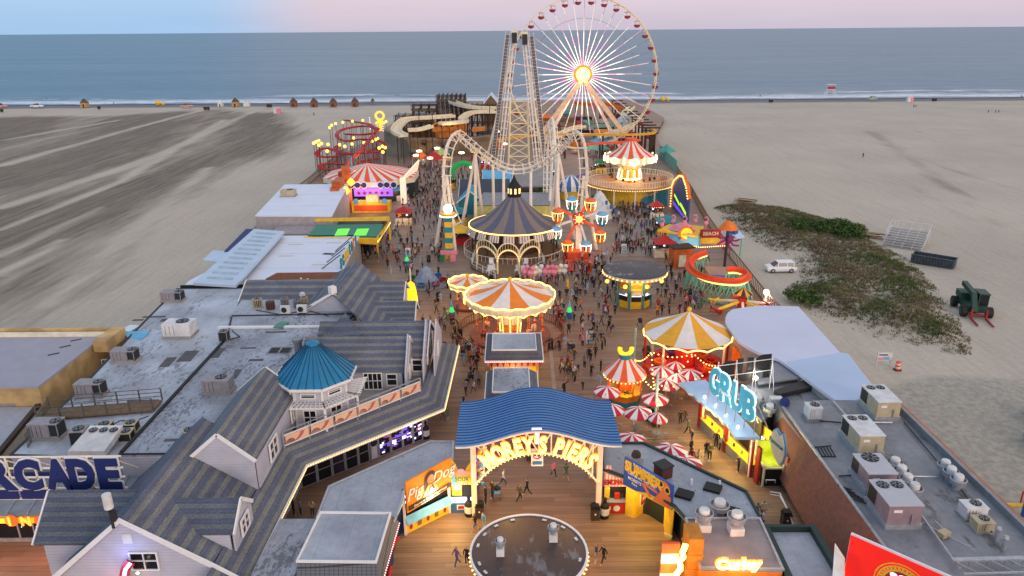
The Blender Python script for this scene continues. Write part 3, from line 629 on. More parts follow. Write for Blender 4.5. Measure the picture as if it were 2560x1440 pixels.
for i in range(6):
 a = ra+du*(Lr*(i+.05)/6)+nr*.08; b = ra+du*(Lr*(i+.95)/6)+nr*.08
 mb = Q(m_ban).thick([(a.x, a.y, a.z+.2), (b.x, b.y, b.z+.2), (b.x, b.y, b.z+.95), (a.x, a.y, a.z+.95)], .03)
 o_ = nr*.03; W_ = (b-a).length
 def L3(u, z_): q = a+du*u+o_; return (q.x, q.y, a.z+z_)
 mb.mat(m_ban2).poly([L3(W_*.38, .25), L3(W_*.52, .25), L3(W_*.72, .5), L3(W_*.86, .9), L3(W_*.66, .9), L3(W_*.58, .6)])
 mb.mat(m_ban3).poly([L3(W_*.2+.42*cos(t*PI/8), .22+.42*sin(t*PI/8)) for t in range(9)])
 mb.build('banner', br)
# light strings along the eaves
mb = Q(m_bulb).bulbs([e+V((.13, -.08, .0)) for e in E_], .21, .055); st = mb.build('bulb', None, (-10, 55, 3.2)); st.name = 'light_string'
tag(st, 'string of warm bulbs along the eave of the striped roof opposite the entrance arch', 'string lights')
# ARCADE sign on its frame, and the diner below
G_ = thing('arcade_sign', 'big navy ARCADE letters with white outlines on an open steel frame', 'sign', (-33, 44, 4))
sY = 44.0; zb_ = PY(150, 1222, sY).z; zt_ = PY(150, 1146, sY).z; xr_ = PY(300, 1180, sY).x; hL = zt_-zb_
lets = [('E', 298, 247), ('D', 237, 173), ('A', 176, 115), ('C', 103, 38), ('R', 30, -38), ('A', -45, -110)]
for ch, x1_, x0_ in lets:
 xa, xb_ = PY(x0_, 1180, sY).x, PY(x1_, 1180, sY).x; zc = (zb_+zt_)/2; v, f = textmesh(ch, .1, 0, 'CENTER'); xs_ = [p[0] for p in v]; ys_ = [p[1] for p in v]
 w0, h0 = max(xs_)-min(xs_), max(ys_)-min(ys_); mx_, my_ = (max(xs_)+min(xs_))/2, (max(ys_)+min(ys_))/2
 for off, m, yo, kx in ((.07, m_trim, .0, 1.02), (.055, m_navy, -.12, .97)):
  v, f = textmesh(ch, .1, off, 'CENTER'); lm_ = Q(m)
  lm_.add([((xa+xb_)/2+(x-mx_)*(xb_-xa)*.90*kx/w0, sY+yo-z*.8, zc+(y_-my_)*hL*.90*kx/h0) for x, y_, z in v], f)
  if m is m_trim: le = lm_.build('letter', G_)
  else: lm_.build('face', le)
mb = Q(m_rw)
for z_ in (zb_-.9, zb_-.05, zb_+hL*.35, zb_+hL*.65, zt_+.05): mb.sweep([(-41, sY+.15, z_), (xr_+.2, sY+.15, z_)], (0, 0, 1), .1, .1)
for i in range(7): x_ = xr_-.2-i*1.9; mb.sweep([(x_, sY+.15, zb_-.9), (x_-.1, sY+.15, zt_)], (0, 1, 0), .1, .1); mb.sweep([(x_, sY+.2, zt_-.3), (x_, sY+2.6, zb_)], (0, 0, 1), .07, .07)
mb.build('frame', G_)
mb = Q(m_navy)
for i in range(5): x_ = xr_-2.2-i*2.1; mb.bx(x_-.95, x_+.95, sY+.02, sY+.1, zb_-.85, zb_-.15)
mb.build('lower_panels', G_)
D_ = thing('diner', 'small diner front with orange neon letters under the ARCADE sign', 'building', (-34, 42, 0))
m_neon = M('orange_neon', (1, .45, .15), emit=5, ec=(1, .42, .12)); m_neony = M('yellow_fascia', (.95, .70, .15), emit=.5, ec=(1, .65, .1))
dY = P(100, 1352, 0).y
mb = Q(m_grey).thick([(-44, dY+3.0, 4.1), (-28.6, dY+3.0, 4.1), (-28.6, dY-.9, 2.9), (-44, dY-.9, 2.9)], .12); mb.mat(m_si)
for i in range(8): x_ = -29.5-i*1.5; mb.sweep([(x_, dY+2.9, 4.2), (x_, dY-.8, 3.0)], (0, 0, 1), .05, .06)
mb.build('canopy', D_)
mb = Q(m_navy).bx(-44, -31.5, dY+2.4, dY+2.6, 3.9, 4.3); mb.build('band', D_)
Q(m_neony).bx(-44, -28.7, dY-1.0, dY-.85, 2.35, 2.75).build('fascia', D_)
mb = Q(m_or)
for px_ in (30, 104, 165, 188): q = PY(px_, 1300 if px_ < 180 else 1310, dY-1.0); mb.cyl((q.x, dY-1.04, q.z), (q.x, dY-1.1, q.z), .48, n=18)
mb.build('orange_discs', D_)
for ch, px_ in (('I', 25), ('N', 66), ('E', 109), ('R', 151), ("'", 178), ('D', -16)):
 q = PY(px_, 1303, dY-1.1); Q(m_neon).text(ch, 1.0, lambda x, y, z: (q.x+x, dY-1.18-z, q.z+y), .06, .03).build('neon_letter', D_)
mb = Q(m_glass).bx(-44, -28.8, dY, dY+.1, .3, 2.6); gl = mb.build('glazing', D_)
mb = Q(m_si)
for i in range(8): x_ = -29-i*1.15; mb.bx(x_-.05, x_+.05, dY-.08, dY, 0, 2.6)
mb.bx(-44, -28.8, dY-.07, dY, .0, .3); mb.bx(-44, -28.8, dY-.07, dY, 1.9, 1.98); mb.build('mullions', gl)
rr = random.Random(3)
mb = Q(m_shopw)
for i in range(26): x_ = rr.uniform(-38, -29); mb.box((x_, dY-.03, rr.uniform(1.0, 2.3)), (.05, .03, .05))
for x_ in (-32.6, -31.3):
 for a in (-.3, .3): mb.mat(m_ye).cyl((x_+a, dY-.35, .1), (x_-a*.3, dY-.35, 1.0), .04, n=4)
 mb.cyl((x_, dY-.35, 1.0), (x_, dY-.35, 1.05), .4, n=12)
mb.build('stools', D_)
lamp('diner_lamp', (-33, dY-1.8, 2.2), 90, (1, .45, .2), .5, D_); lamp('diner_lamp', (-37.5, dY-1.8, 2.2), 60, (1, .45, .2), .5, D_)
# neon sign and small dish mast on the front gable
GS = thing('gable_neon_sign', 'curved red and white neon sign with blue glow on the front lilac gable', 'sign', (-24, 37, 3))
pts = [V((-24.7, 37.0, 2.6)), V((-24.5, 36.9, 3.4)), V((-24.2, 36.85, 4.2)), V((-23.95, 36.85, 4.9)), V((-23.6, 36.9, 5.3))]
Q(m_red).sweep(pts, (0, -1, 0), .55, .12).build('board', GS)
m_ndn = M('white_blue_neon', (.75, .85, 1), emit=5, ec=(.62, .75, 1)); Q(m_ndn).sweep([p+V((.03, -.12, 0)) for p in pts], (0, -1, 0), .2, .06).build('neon_tube', GS)
Q(m_bulbw).bulbs([p+V((.55, -.14, -.5)) for p in pts], .28, .12).build('bulbs', GS)
lamp('neon_glow', (-24.0, 36.4, 5.4), 26, (.25, .35, 1), .2, GS); lamp('neon_glow', (-24.9, 36.2, 3.2), 22, (1, .3, .3), .2, GS)
q = P(284, 1320, 7.6); MS = thing('antenna_mast', 'white drum antenna on a short dark mast at the front gable peak', 'antenna', tuple(q))
mb = Q(m_dark).cyl(q, q+V((0, 0, 1.5)), .09); mb.box((q.x+.15, q.y, q.z+.9), (.3, .3, .7)); mb.build('mast', MS)
Q(m_white).cyl(q+V((0, 0, 1.45)), q+V((0, 0, 2.4)), .27, n=14).build('drum', MS)
# far left neighbour buildings
N1 = thing('tan_block', 'flat roofed tan stucco block with rust streaked side wall at the left edge', 'building', (-46, 66, 0))
m_tan = M('streaked_stucco', (.80, .66, .44), .85, 0, .35, .5)
r1 = [(-43.1, 72.2), (-42.9, 59.5), (-62, 59.5), (-62, 72.4)]
Q(m_fr3 if False else M('pale_felt', (.63, .62, .66), .8, 0, .06, .6)).prism(r1, 5.75, 5.95).build('roof', N1)
mb = Q(m_tan)
for a, b in ((r1[0], r1[1]), (r1[1], r1[2])): mb.thick([(a[0], a[1], SZ), (b[0], b[1], SZ), (b[0], b[1], 5.75), (a[0], a[1], 5.75)], .3)
mb.bx(-62, -41.6, 72.3, 72.6, SZ, 6.3); mb.mat(m_cream).bx(-62, -42.9, 70.9, 71.7, 5.96, 6.2); mb.build('wall', N1)
mb = Q(m_dark)
for x_, y_ in ((134, 885), (163, 866), (190, 850)): q = P(x_, y_, 5.97); mb.box(tuple(q), (1.0, .25, .03), rad(35))
mb.build('roof_patches', N1)
Q(m_tan).bx(-42.85, -41.4, 68.6, 72.4, 5.2, 6.4).build('eave_block', N1)
N2 = thing('cream_block', 'cream walled block with dark window openings at the lower left edge', 'building', (-46, 50, 0))
m_crm = M('cream_stucco', (.83, .77, .66), .85, 0, .12, .8)
r2 = [(-43.3, 59.3), (-40.5, 46), (-62, 46), (-62, 59.3)]
Q(m_fr3).prism(r2, 3.8, 4.0).build('roof', N2)
mb = Q(m_crm).thick([(-43.3, 59.3, SZ), (-40.5, 46, SZ), (-40.5, 46, 3.95), (-43.3, 59.3, 3.95)][::-1], .3); mb.mat(m_bw).sweep([(-43.1, 59.2, 4.2), (-40.3, 46, 4.2)], (0, 0, 1), .4, .35); mb.build('wall', N2)
for t_ in (.55, .85): q = V((-43.3, 59.3, 1.3)).lerp(V((-40.5, 46, 1.3)), t_); Q(m_tan).box((q.x+.05, q.y, 1.3), (.15, 1.8, 1.7), rad(12)).build('window', N2)
# wooden walkway with railings
WW = thing('roof_walkway', 'weathered timber walkway with picket railings crossing the annex roof', 'walkway', (-36, 57, 5.5))
mb = Q(m_wood); a_, b_ = P(110, 1030, 5.9), P(395, 1008, 5.9); mb.slab([(a_.x, a_.y-1, 5.8), (b_.x, b_.y-1, 5.8), (b_.x, b_.y+.8, 5.8), (a_.x, a_.y+.8, 5.8)], .15); mb.build('deck', WW)
mb = Q(M('weathered_grey_timber', (.38, .37, .34), .9, 0, .3, 2)); rail(mb, (a_.x, a_.y+.8, 5.8), (b_.x, b_.y+.8, 5.8), 1.1); rail(mb, (a_.x, a_.y-1, 5.8), (b_.x, b_.y-1, 5.8), 1.1)
pickets(mb, (a_.x-.1, a_.y+1, 5.5), (P(70, 1120, 5.5).x, P(70, 1120, 5.5).y, 5.5), 1.2, .25); mb.build('railing', WW)
mb = Q(m_white); pickets(mb, P(258, 925, 4), P(312, 915, 4), 1.1, .3); one(mb, 'picket_rail', 'short white picket rail between tan block and annex roof', 'railing', tuple(P(285, 920, 4)))
# units on the left roofs
g1 = 'packaged air conditioners on the left roofs'
rtu(434, 752, 5.5, 2.4, 1.3, 1.2, 'grey rooftop unit at the far beach corner of the annex roof', grp=g1)
rtu(452, 838, 5.5, 2.9, 1.9, 1.5, 'large white rooftop unit with one fan in middle of annex roof', grille=0, mat=m_white, grp=g1)
rtu(316, 902, 5.5, 2.3, 1.2, 1.2, 'grey rooftop unit at the roof edge beside the tan block', grp=g1)
rtu(231, 988, 5.5, 2.3, 1.2, 1.3, 'grey rooftop unit just behind the timber walkway', grp=g1)
rtu(548, 978, 5.8, 2.4, 1.4, 1.3, 'grey rooftop unit with duct on the streaky roof beside the turret', grille=0, grp=g1)
rtu(124, 1092, 5.5, 2.3, 1.2, 1.4, 'grey rooftop unit in front of the timber walkway', grp=g1)
rtu(14, 1005, 4.0, 2.6, 1.4, 1.3, 'pale rooftop unit on the cream block roof', grille=0, mat=m_white, grp=g1)
g2 = 'condensers on the left roofs'
condenser(562, 850, 5.8, .9, 1.0, 'dark condenser on a tan pad in middle of the left roofs', grp=g2)
condenser(204, 1105, 5.5, 1.15, 1.15, 'tall square condenser above the ARCADE letters, leftmost of the cluster', .1, grp=g2)
condenser(264, 1080, 5.5, 1.1, .7, 'low square condenser behind the slanted white unit', .1, m_ab, grp=g2)
condenser(240, 1098, 5.5, 1.0, .6, 'low condenser tucked against the slanted white unit', .1, m_ab, grp=g2)
condenser(330, 1076, 5.5, 1.0, .7, 'low condenser nearest the dark coping above the ARCADE letters', .1, m_ab, grp=g2)
condenser(318, 1098, 5.5, 1.0, .7, 'low condenser squeezed between slanted white unit and dark coping', .1, m_ab, grp=g2)
condenser(478, 1108, 5.8, 1.0, 1.15, 'round louvred condenser at the foot of the white boxed gable', 0, m_ab, True, grp=g2)
condenser(645, 768, 5.8, 1.0, 1.0, 'tan round condenser, leftmost of the row by the court roof', 0, m_ab, True, grp=g2)
condenser(677, 772, 5.8, .95, .85, 'brown condenser second in the row by the court roof', 0, M('rusty_housing', (.42, .27, .20), wear=.3), True, grp=g2)
condenser(713, 765, 5.8, .85, .95, 'dark round condenser behind the left white fan box', 0, m_ag, True, grp=g2)
condenser(744, 768, 5.8, .85, .85, 'dark round condenser left of the pair behind the right white fan box', 0, m_ag, True, grp=g2)
condenser(762, 762, 5.8, .8, .9, 'dark round condenser right of the pair behind the right white fan box', 0, m_ab, True, grp=g2)
for x_, y_, lb in ((715, 785, 'left of two white box fans on the court roof'), (756, 783, 'right of two white box fans on the court roof')):
 q = P(x_, y_, 5.8); t = thing('split_unit', lb, 'air conditioner', tuple(q)); Q(m_white).bx(q.x-.55, q.x+.55, q.y-.2, q.y+.2, .1+q.z, q.z+1).build('housing', t)
 Q(m_acdark).cyl((q.x-.12, q.y-.2, q.z+.55), (q.x-.12, q.y-.24, q.z+.55), .32, n=14).build('fan', t); Q(m_dark).bx(q.x-.5, q.x+.5, q.y-.15, q.y+.15, q.z, q.z+.1).build('foot', t)
q = P(248, 1122, 5.5); t = thing('slanted_unit', 'long slanted white chiller with three fans above the E of ARCADE', 'air conditioner', tuple(q))
mb = Q(m_white).slab([(q.x-1.6, q.y-1.3, 6.1), (q.x+1.2, q.y-1.3, 6.1), (q.x+1.3, q.y+1.5, 6.7), (q.x-1.3, q.y+1.5, 6.7)], .5); mb.build('housing', t)
for i in range(3): mb = MB(); fan(mb, (q.x-.75+i*.8, q.y+.95, 6.62), .33); mb.build('fan', t)
q = P(748, 890, 5.8); mb = Q(m_grey).cyl(q, q+V((0, 0, 1.7)), .4, n=12).cyl(q+V((0, 0, 1.6)), q+V((0, 0, 1.9)), .55, n=12); one(mb, 'flue', 'grey capped flue standing left of the teal turret roof', 'flue', tuple(q))
# scooter building, white block and green roofed ride behind
N3 = thing('white_roofed_hall', 'hall with clean white membrane roof and pale ribbed metal canopy', 'building', (-33, 100, 0))
r3 = [(-42.6, 89.3), (-42.8, 92), (-38, 114.2), (-24.5, 114.2), (-23.2, 95), (-24.2, 89.3)]
flat(N3, r3, 5, m_wroof, None, .2, SZ, m_conc)
Q(m_black).bx(-42.7, -33.4, 88.9, 89.3, 4.6, 5.3).build('parapet', N3)
q4 = [P(483, 707, 6), P(590, 713, 6), P(712, 578, 6), P(635, 572, 6)]; Q(m_wroof2).slab([tuple(v) for v in q4], .35).build('metal_canopy', N3)
mb = Q(M('pale_rib', (.66, .74, .80)))
for i in range(1, 12): t_ = i/12; a = q4[0].lerp(q4[3], t_); b = q4[1].lerp(q4[2], t_); mb.sweep([a.lerp(b, .2)+V((0, 0, .06)), a.lerp(b, .8)+V((0, 0, .06))], (0, 0, 1), .5, .1)
mb.build('ribs', N3)
Q(m_navy).slab([tuple(v) for v in (P(560, 628, 5.6), P(593, 628, 5.6), P(660, 573, 5.6), P(615, 572, 5.6))], .3).build('blue_awning', N3)
Q(m_wroof2).slab([tuple(v) for v in (P(507, 650, 5.5), P(545, 655, 5.5), P(580, 628, 5.5), P(532, 626, 5.5))], .25).build('side_canopy', N3)
m_st = M('roof_stain', (.80, .77, .72), wear=.1); mb = Q(m_st)
for x_, y_ in ((740, 611), (835, 607), (716, 640), (800, 662)): q = P(x_, y_, 5.012); mb.slab([(q.x-1.2, q.y-.25, 5.012), (q.x+1.2, q.y-.25, 5.012), (q.x+1.1, q.y+.3, 5.012), (q.x-1.1, q.y+.3, 5.012)], .01)
mb.mat(m_dark).slab([tuple(v) for v in (P(805, 636, 5.014), P(828, 637, 5.014), P(835, 633, 5.014), P(812, 632, 5.014))], .012); mb.mat(M('seam_grey', (.72, .75, .80)))
for y_ in (97, 104, 110): mb.bx(-41, -25, y_, y_+.07, 5.004, 5.012)
for y_ in (131, 141): mb.bx(-45, -33, y_, y_+.09, 6.004, 6.012)
mb.build('roof_patches', N3)
SS = thing('roof_sign', 'slanted teal, yellow and red script sign on the white hall roof edge', 'sign', tuple(P(868, 640, 5)))
a, b = P(848, 665, 5.6), P(890, 598, 6.0); vd = (b-a).normalized()
for i, (ch, m) in enumerate(zip('scooters', (m_teal, m_teal, m_ye, m_ye, m_teal, m_teal, m_or, m_teal))):
 q = a.lerp(b, (i+.5)/8); M3 = Matrix.Rotation(math.atan2(vd.y, vd.x), 3, 'Z')
 Q(m).text(ch, 3.0, lambda x, y, z: tuple(q+M3 @ V((x*.8, -z-.1, y+.3))), .12, .03).build('letter', SS)
mb = Q(m_dark)
for t_ in (.1, .35, .6, .8): q = a.lerp(b, t_); mb.cyl((q.x, q.y, q.z+1.2), (q.x-2.6, q.y-.6, 5), .07, n=5)
mb.build('struts', SS)
N4 = thing('white_flat_block', 'large block with plain white roof and taupe walls behind the green ride', 'building', (-40, 137, 0))
r4 = [(-44.5, 124.0), (-47.3, 151.2), (-34.0, 151.2), (-31.0, 123.4)]
flat(N4, r4, 6, m_wroof, None, .2, SZ, M('taupe_wall', (.66, .62, .62)))
Q(M('taupe_wall2', (.62, .58, .58))).bx(-40.3, -30.5, 117.5, 123.3, 0, 4.4).build('lower_annex', N4)
Q(m_white).bx(-43.5, -40.8, 112, 116, 1.5, 4.2).build('side_box', N4)
rtu(722, 490, 6, 2.7, 1.8, 1.2, 'weathered rooftop box on the plain white roof', grille=0, mat=m_ab, fans=1)
Q(m_bulbw).ball(P(738, 556, 3.5), .25, 8).build('wall_lamp', N4); lamp('wall_lamp_light', P(738, 556, 3.2)+V((0, -.6, 0)), 25, (1, .9, .7), .1, N4)
# ---------------- entrance arch ----------------
AR = thing('entrance_arch', 'entrance arch with wavy blue metal roof and glowing yellow letters on a cream truss', 'arch', (1.8, 48.2, 0))
m_arch = M('arch_blue', (.36, .56, .76), .5, 0, .08, .7); m_archs = M('arch_seam', (.16, .32, .54), .5)
ax0, ax1, ay0, ay1 = -4.3, 8.05, 47.2, 54.0
zf = PY(1345, 1075, ay0).z; AMP = zf-7.0
def wz(x):
 s_ = (x-(ax0+ax1)/2)/((ax1-ax0)/2); return 7.0+AMP*(.5+.5*cos(PI*min(1, abs(s_)*1.06)))+.12*max(0, abs(s_)-.9)
nX = 40; xs_ = [ax0+(ax1-ax0)*i/nX for i in range(nX+1)]
mb = Q(m_arch)
for a, b in zip(xs_, xs_[1:]): mb.slab([(a, ay0, wz(a)), (b, ay0, wz(b)), (b, ay1, wz(b)), (a, ay1, wz(a))], .12)
rf = mb.build('roof', AR)
mb = Q(m_archs)
for i in range(17): y_ = ay0+.2+i*(ay1-ay0-.3)/16; mb.sweep([(x_, y_, wz(x_)+.03) for x_ in xs_], (0, 0, 1), .075, .07)
mb.build('seams', rf)
mb = Q(m_rw)
for y_ in (ay0+.15, ay1-.15): mb.sweep([(x_, y_, wz(x_)-.2) for x_ in xs_], (0, 0, 1), .22, .16)
mb.build('roof_edge_tube', AR)
for (x_, y_) in ((-3.05, 48.2), (6.6, 48.2), (-3.05, 53.4), (6.6, 53.4)):
 Q(m_rw).bx(x_-.2, x_+.2, y_-.2, y_+.2, 0, 6.95).build('post', AR)
c1, c2, c3 = PY(1210, 1148, 47.0), PY(1347, 1103, 47.0), PY(1484, 1150, 47.0)
def circ3(a, b, c):
 ax_, az, bx_, bz, cx_, cz = a.x, a.z, b.x, b.z, c.x, c.z; d = 2*(ax_*(bz-cz)+bx_*(cz-az)+cx_*(az-bz))
 ux = ((ax_**2+az**2)*(bz-cz)+(bx_**2+bz**2)*(cz-az)+(cx_**2+cz**2)*(az-bz))/d; uz = ((ax_**2+az**2)*(cx_-bx_)+(bx_**2+bz**2)*(ax_-cx_)+(cx_**2+cz**2)*(bx_-ax_))/d
 return ux, uz, math.hypot(ax_-ux, az-uz)
ux, uz, ur = circ3(c1, c2, c3); uz -= .38; aa0 = math.atan2(c1.z-uz, c1.x-ux); aa1 = math.atan2(c3.z-uz, c3.x-ux)
arc = lambda a, r, y_=47.4: V((ux+r*cos(a), y_, uz+r*sin(a)))
mb = Q(m_rw); lo = [arc(aa0+.20+(aa1-aa0-.40)*i/30, ur-.85) for i in range(31)]; mb.sweep(lo, (0, -1, 0), .12, .16)
for i in range(0, 31, 3):
 top = V((lo[i].x, 47.4, wz(lo[i].x)-.25)); mb.sweep([lo[i], top], (0, 1, 0), .09, .09)
 if i+3 <= 30: j = i+3 if i < 15 else i; k_ = i if i < 15 else i+3; t2 = V((lo[k_].x, 47.4, wz(lo[k_].x)-.25)); mb.sweep([lo[j], t2], (0, 1, 0), .07, .07)
for s_ in (1, -1):
 e = lo[0] if s_ > 0 else lo[-1]; xp = -3.05 if s_ > 0 else 6.6
 mb.sweep([e, V((xp, 47.8, e.z-1.2)), V((xp, 47.8, 2.6))], (0, 1, 0), .12, .12); mb.sweep([V((xp, 47.9, 6.8)), V((xp+s_*2.0, 47.5, 5.3))], (0, 1, 0), .1, .1)
mb.build('truss', AR)
m_sign = M('glowing_yellow_letter', (1, .88, .45), emit=4.2, ec=(1, .84, .36)); m_halo = M('orange_letter_halo', (1, .5, .12), emit=3.2, ec=(1, .42, .06))  # orange halo: wider glowing copy behind the letters imitates the glow around them
txt = "MOREY'S PIERS"; wts = [1.25, 1.1, 1.05, .95, 1.02, .4, 1.0, .55, 1.0, .5, .95, 1.05, 1.0]; tot = sum(wts); cum = 0
for ch, w_ in zip(txt, wts):
 a = aa0+(aa1-aa0)*((cum+w_/2)/tot*1.07-.035); cum += w_
 if ch == ' ': continue
 rt = a-PI/2; up_ = .55 if ch == "'" else 0
 def fn(x, y, z, yb=46.95): x, y = x, y+up_*0; return (ux+(ur+y)*cos(a)-x*cos(rt)*0+x*cos(rt), yb-z, uz+(ur+y)*sin(a)+x*sin(rt))
 lt = Q(m_halo).text(ch, 1.87, lambda x, y, z: fn(x, y, z, 47.05), .1, .052, .66).build('letter', AR)
 Q(m_sign).text(ch, 1.85, lambda x, y, z: fn(x, y, z, 46.93), .1, .026, .65).build('letter_face', lt)
lamp('arch_sign_lamp', (-.5, 45.9, 5.3), 120, (1, .55, .14), .8, AR); lamp('arch_sign_lamp', (4.3, 45.9, 5.3), 120, (1, .55, .14), .8, AR); lamp('arch_under_lamp', (1.8, 50.5, 6.4), 80, (1, .58, .25), .8, AR)
mb = Q(m_bulb); mb.bulbs([lo[i]+V((0, -.1, -.12)) for i in range(31)]+[V((6.6, 47.6, 3.5))], .3, .05); mb.bulbs([lo[0], V((-3.0, 47.6, 3.0))], .3, .08)
tag(mb.build('light_string', None, (1.8, 47.3, 4)), 'string of warm bulbs under the curved truss of the entrance arch', 'string lights')
q = P(1343, 1160, 0); t = thing('no_smoking_sign', 'white no smoking board hanging under the arch truss', 'sign', (q.x, q.y, 3))
q0 = PY(1343, 1143, 47.6); mb = Q(m_white).bx(q0.x-.45, q0.x+.45, 47.55, 47.62, q0.z-.75, q0.z+.75); mb.build('board', t)
mb = Q(m_red); mb.tube([(q0.x+.3*cos(i*PI/8), 47.52, q0.z+.2+.3*sin(i*PI/8)) for i in range(17)], .04, 4); mb.tube([(q0.x-.2, 47.52, q0.z+.4), (q0.x+.2, 47.52, q0.z)], .04, 4); mb.mat(m_black).bx(q0.x-.22, q0.x+.2, 47.52, 47.54, q0.z+.15, q0.z+.24); mb.mat(m_blue).bx(q0.x-.35, q0.x+.35, 47.52, 47.54, q0.z-.6, q0.z-.3); mb.build('symbol', t)
q0 = PY(1342, 1095, 47.1); mb = Q(m_shopw).bx(q0.x-.36, q0.x+.36, 47.25, 47.32, q0.z+.5, q0.z+.72); mb.bx(q0.x-.13, q0.x+.13, 47.25, 47.32, q0.z-.6, q0.z+.5); one(mb, 'light_sign', 'small glowing white T shaped sign above the arch letters', 'sign', (q0.x, 47, q0.z))
def bottle(px, py, lb):
 p = P(px, py, 0); t = thing('bottle_bollard', lb, 'bollard', tuple(p), 'giant bottle figures')
 Q(m_black).lathe(p, [(.01, 0), (.34, .02), (.36, .1), (.36, 1.0), (.30, 1.2), (.14, 1.35), (.13, 1.62), (.16, 1.66), (.15, 1.75), (.01, 1.76)], 14).build('body', t)
 Q(m_white).lathe(p, [(.365, .35), (.37, .4), (.37, .9), (.365, .95)], 14).build('label', t)
bottle(1173, 1288, 'giant black bottle with white label beside the left arch post'); bottle(1511, 1293, 'giant black bottle with white label beside the right arch post'); bottle(1065, 1095, 'giant black bottle with white label at the shopfront corner')
def bin_(px, py, lb, z=0, s=1, m=None):
 p = P(px, py, z); t = thing('litter_bin', lb, 'bin', tuple(p), 'litter bins on the pier'); mb = Q(m or m_bw).bx(p.x-.32*s, p.x+.32*s, p.y-.32*s, p.y+.32*s, z, z+1.0*s); mb.mat(m_black).prism([(p.x+dx*.36*s, p.y+dy*.36*s) for dx, dy in ((-1, -1), (1, -1), (1, 1), (-1, 1))], z+1.0*s, z+1.08*s)
 mb.build('body', t); mb = Q(m_black).bx(p.x-.28*s, p.x+.28*s, p.y-.28*s, p.y+.28*s, z+1.08*s, z+1.3*s); mb.build('hood', t); Q(m_white).cyl((p.x, p.y-.33*s, z+.6), (p.x, p.y-.345*s, z+.6), .08, n=8).build('logo', t)
bin_(1199, 1290, 'dark bin just inside the left arch post'); bin_(1487, 1296, 'dark bin just inside the right arch post'); bin_(1326, 1148, 'bin under the middle of the blue arch roof')
bin_(1150, 845, 'black bin left of the carousel fence', m=m_black); bin_(1376, 872, 'black bin right of the carousel fence', m=m_black); bin_(1097, 752, 'black bin with white bottle print near the small carousel', m=m_black); bin_(1640, 1065, 'dark bin under the umbrellas', m=m_bw); bin_(1963, 1312, 'dark bin by the ramp handrail at lower right')
bin_(1228, 706, 'dark bin left of the veranda steps', m=m_black, s=.9); bin_(1293, 706, 'dark bin right of the veranda steps', m=m_black, s=.9); bin_(1018, 640, 'black bin near the green roofed ride', m=m_black, s=.9); bin_(1072, 655, 'black bin near the striped column', m=m_black, s=.9)
# ---------------- kiosks behind the arch ----------------
def mansard(name, cat, label, outer, inner, ze, zt, body, skirt=m_scal, top=m_fr3, sign=None):
 x0, x1, y0, y1 = outer; i0, i1, j0, j1 = inner; t = thing(name, label, cat, ((x0+x1)/2, (y0+y1)/2, 0))
 O = [(x0, y0, ze), (x1, y0, ze), (x1, y1, ze), (x0, y1, ze)]; I = [(i0, j0, zt), (i1, j0, zt), (i1, j1, zt), (i0, j1, zt)]
 for k_ in range(4): Q(skirt).poly([O[k_], O[(k_+1) % 4], I[(k_+1) % 4], I[k_]]).build('skirt_roof', t)
 mb = Q(top).prism([p[:2] for p in I], zt-.1, zt+.03); mb.mat(m_trim).sweep([(p[0], p[1], zt+.08) for p in I], (0, 0, 1), .12, .14, close=True); mb.build('roof', t)
 mb = Q(m_trim).sweep(O, (0, 0, 1), .14, .22, close=True); mb.build('fascia', t)
 mb = Q(body).bx(x0+.5, x1-.5, y0+.5, y1-.5, 0, ze-.1); mb.build('body', t)
 mb = Q(m_bulbp).bulbs([(p[0], p[1]-.08, ze-.05) for p in O+[O[0]]], .22, .065); mb.build('bulb_trim', t)
 return t
k1a, k1b = P(1212, 904, 3.5), P(1359, 904, 3.5); k1y = P(1222, 847, 3.5).y
K1 = mansard('candy_kiosk', 'kiosk', 'square kiosk with scalloped mansard roof and red swag awning in front of the carousel', (k1a.x, k1b.x, k1a.y, k1y+1.4), (P(1230, 877, 4.6).x, P(1341, 877, 4.6).x, P(1230, 877, 4.6).y, P(1234, 836, 4.6).y), 3.5, 4.6, m_ye)
mb = Q(m_red)
for i in range(18):
 x_ = k1a.x+.2+i*(k1b.x-k1a.x-.4)/18; mb.mat(m_red if i % 2 else m_pink); w_ = (k1b.x-k1a.x-.4)/18; mb.thick([(x_, k1a.y+.02, 3.3), (x_+w_, k1a.y+.02, 3.3), (x_+w_/2, k1a.y+.02, 2.75)], .05)
mb.build('awning', K1); Q(m_neony).bx(k1a.x+.8, k1b.x-.8, k1a.y+.4, k1a.y+.5, 1.0, 2.7).build('lit_hatch', K1)
k2a, k2b = P(1212, 998, 3.3), P(1352, 998, 3.3)
K2 = mansard('snack_kiosk', 'kiosk', 'square kiosk with worn silver roof directly behind the blue arch', (k2a.x, k2b.x-.15, k2a.y, P(1222, 932, 3.3).y), (P(1231, 982, 4.3).x, P(1325, 982, 4.3).x, P(1231, 982, 4.3).y, P(1239, 922, 4.3).y), 3.3, 4.3, m_pink, top=m_fr2)
lamp('kiosk_lamp', ((k1a.x+k1b.x)/2, k1a.y-.6, 2.4), 40, (1, .7, .3), .3, K1)
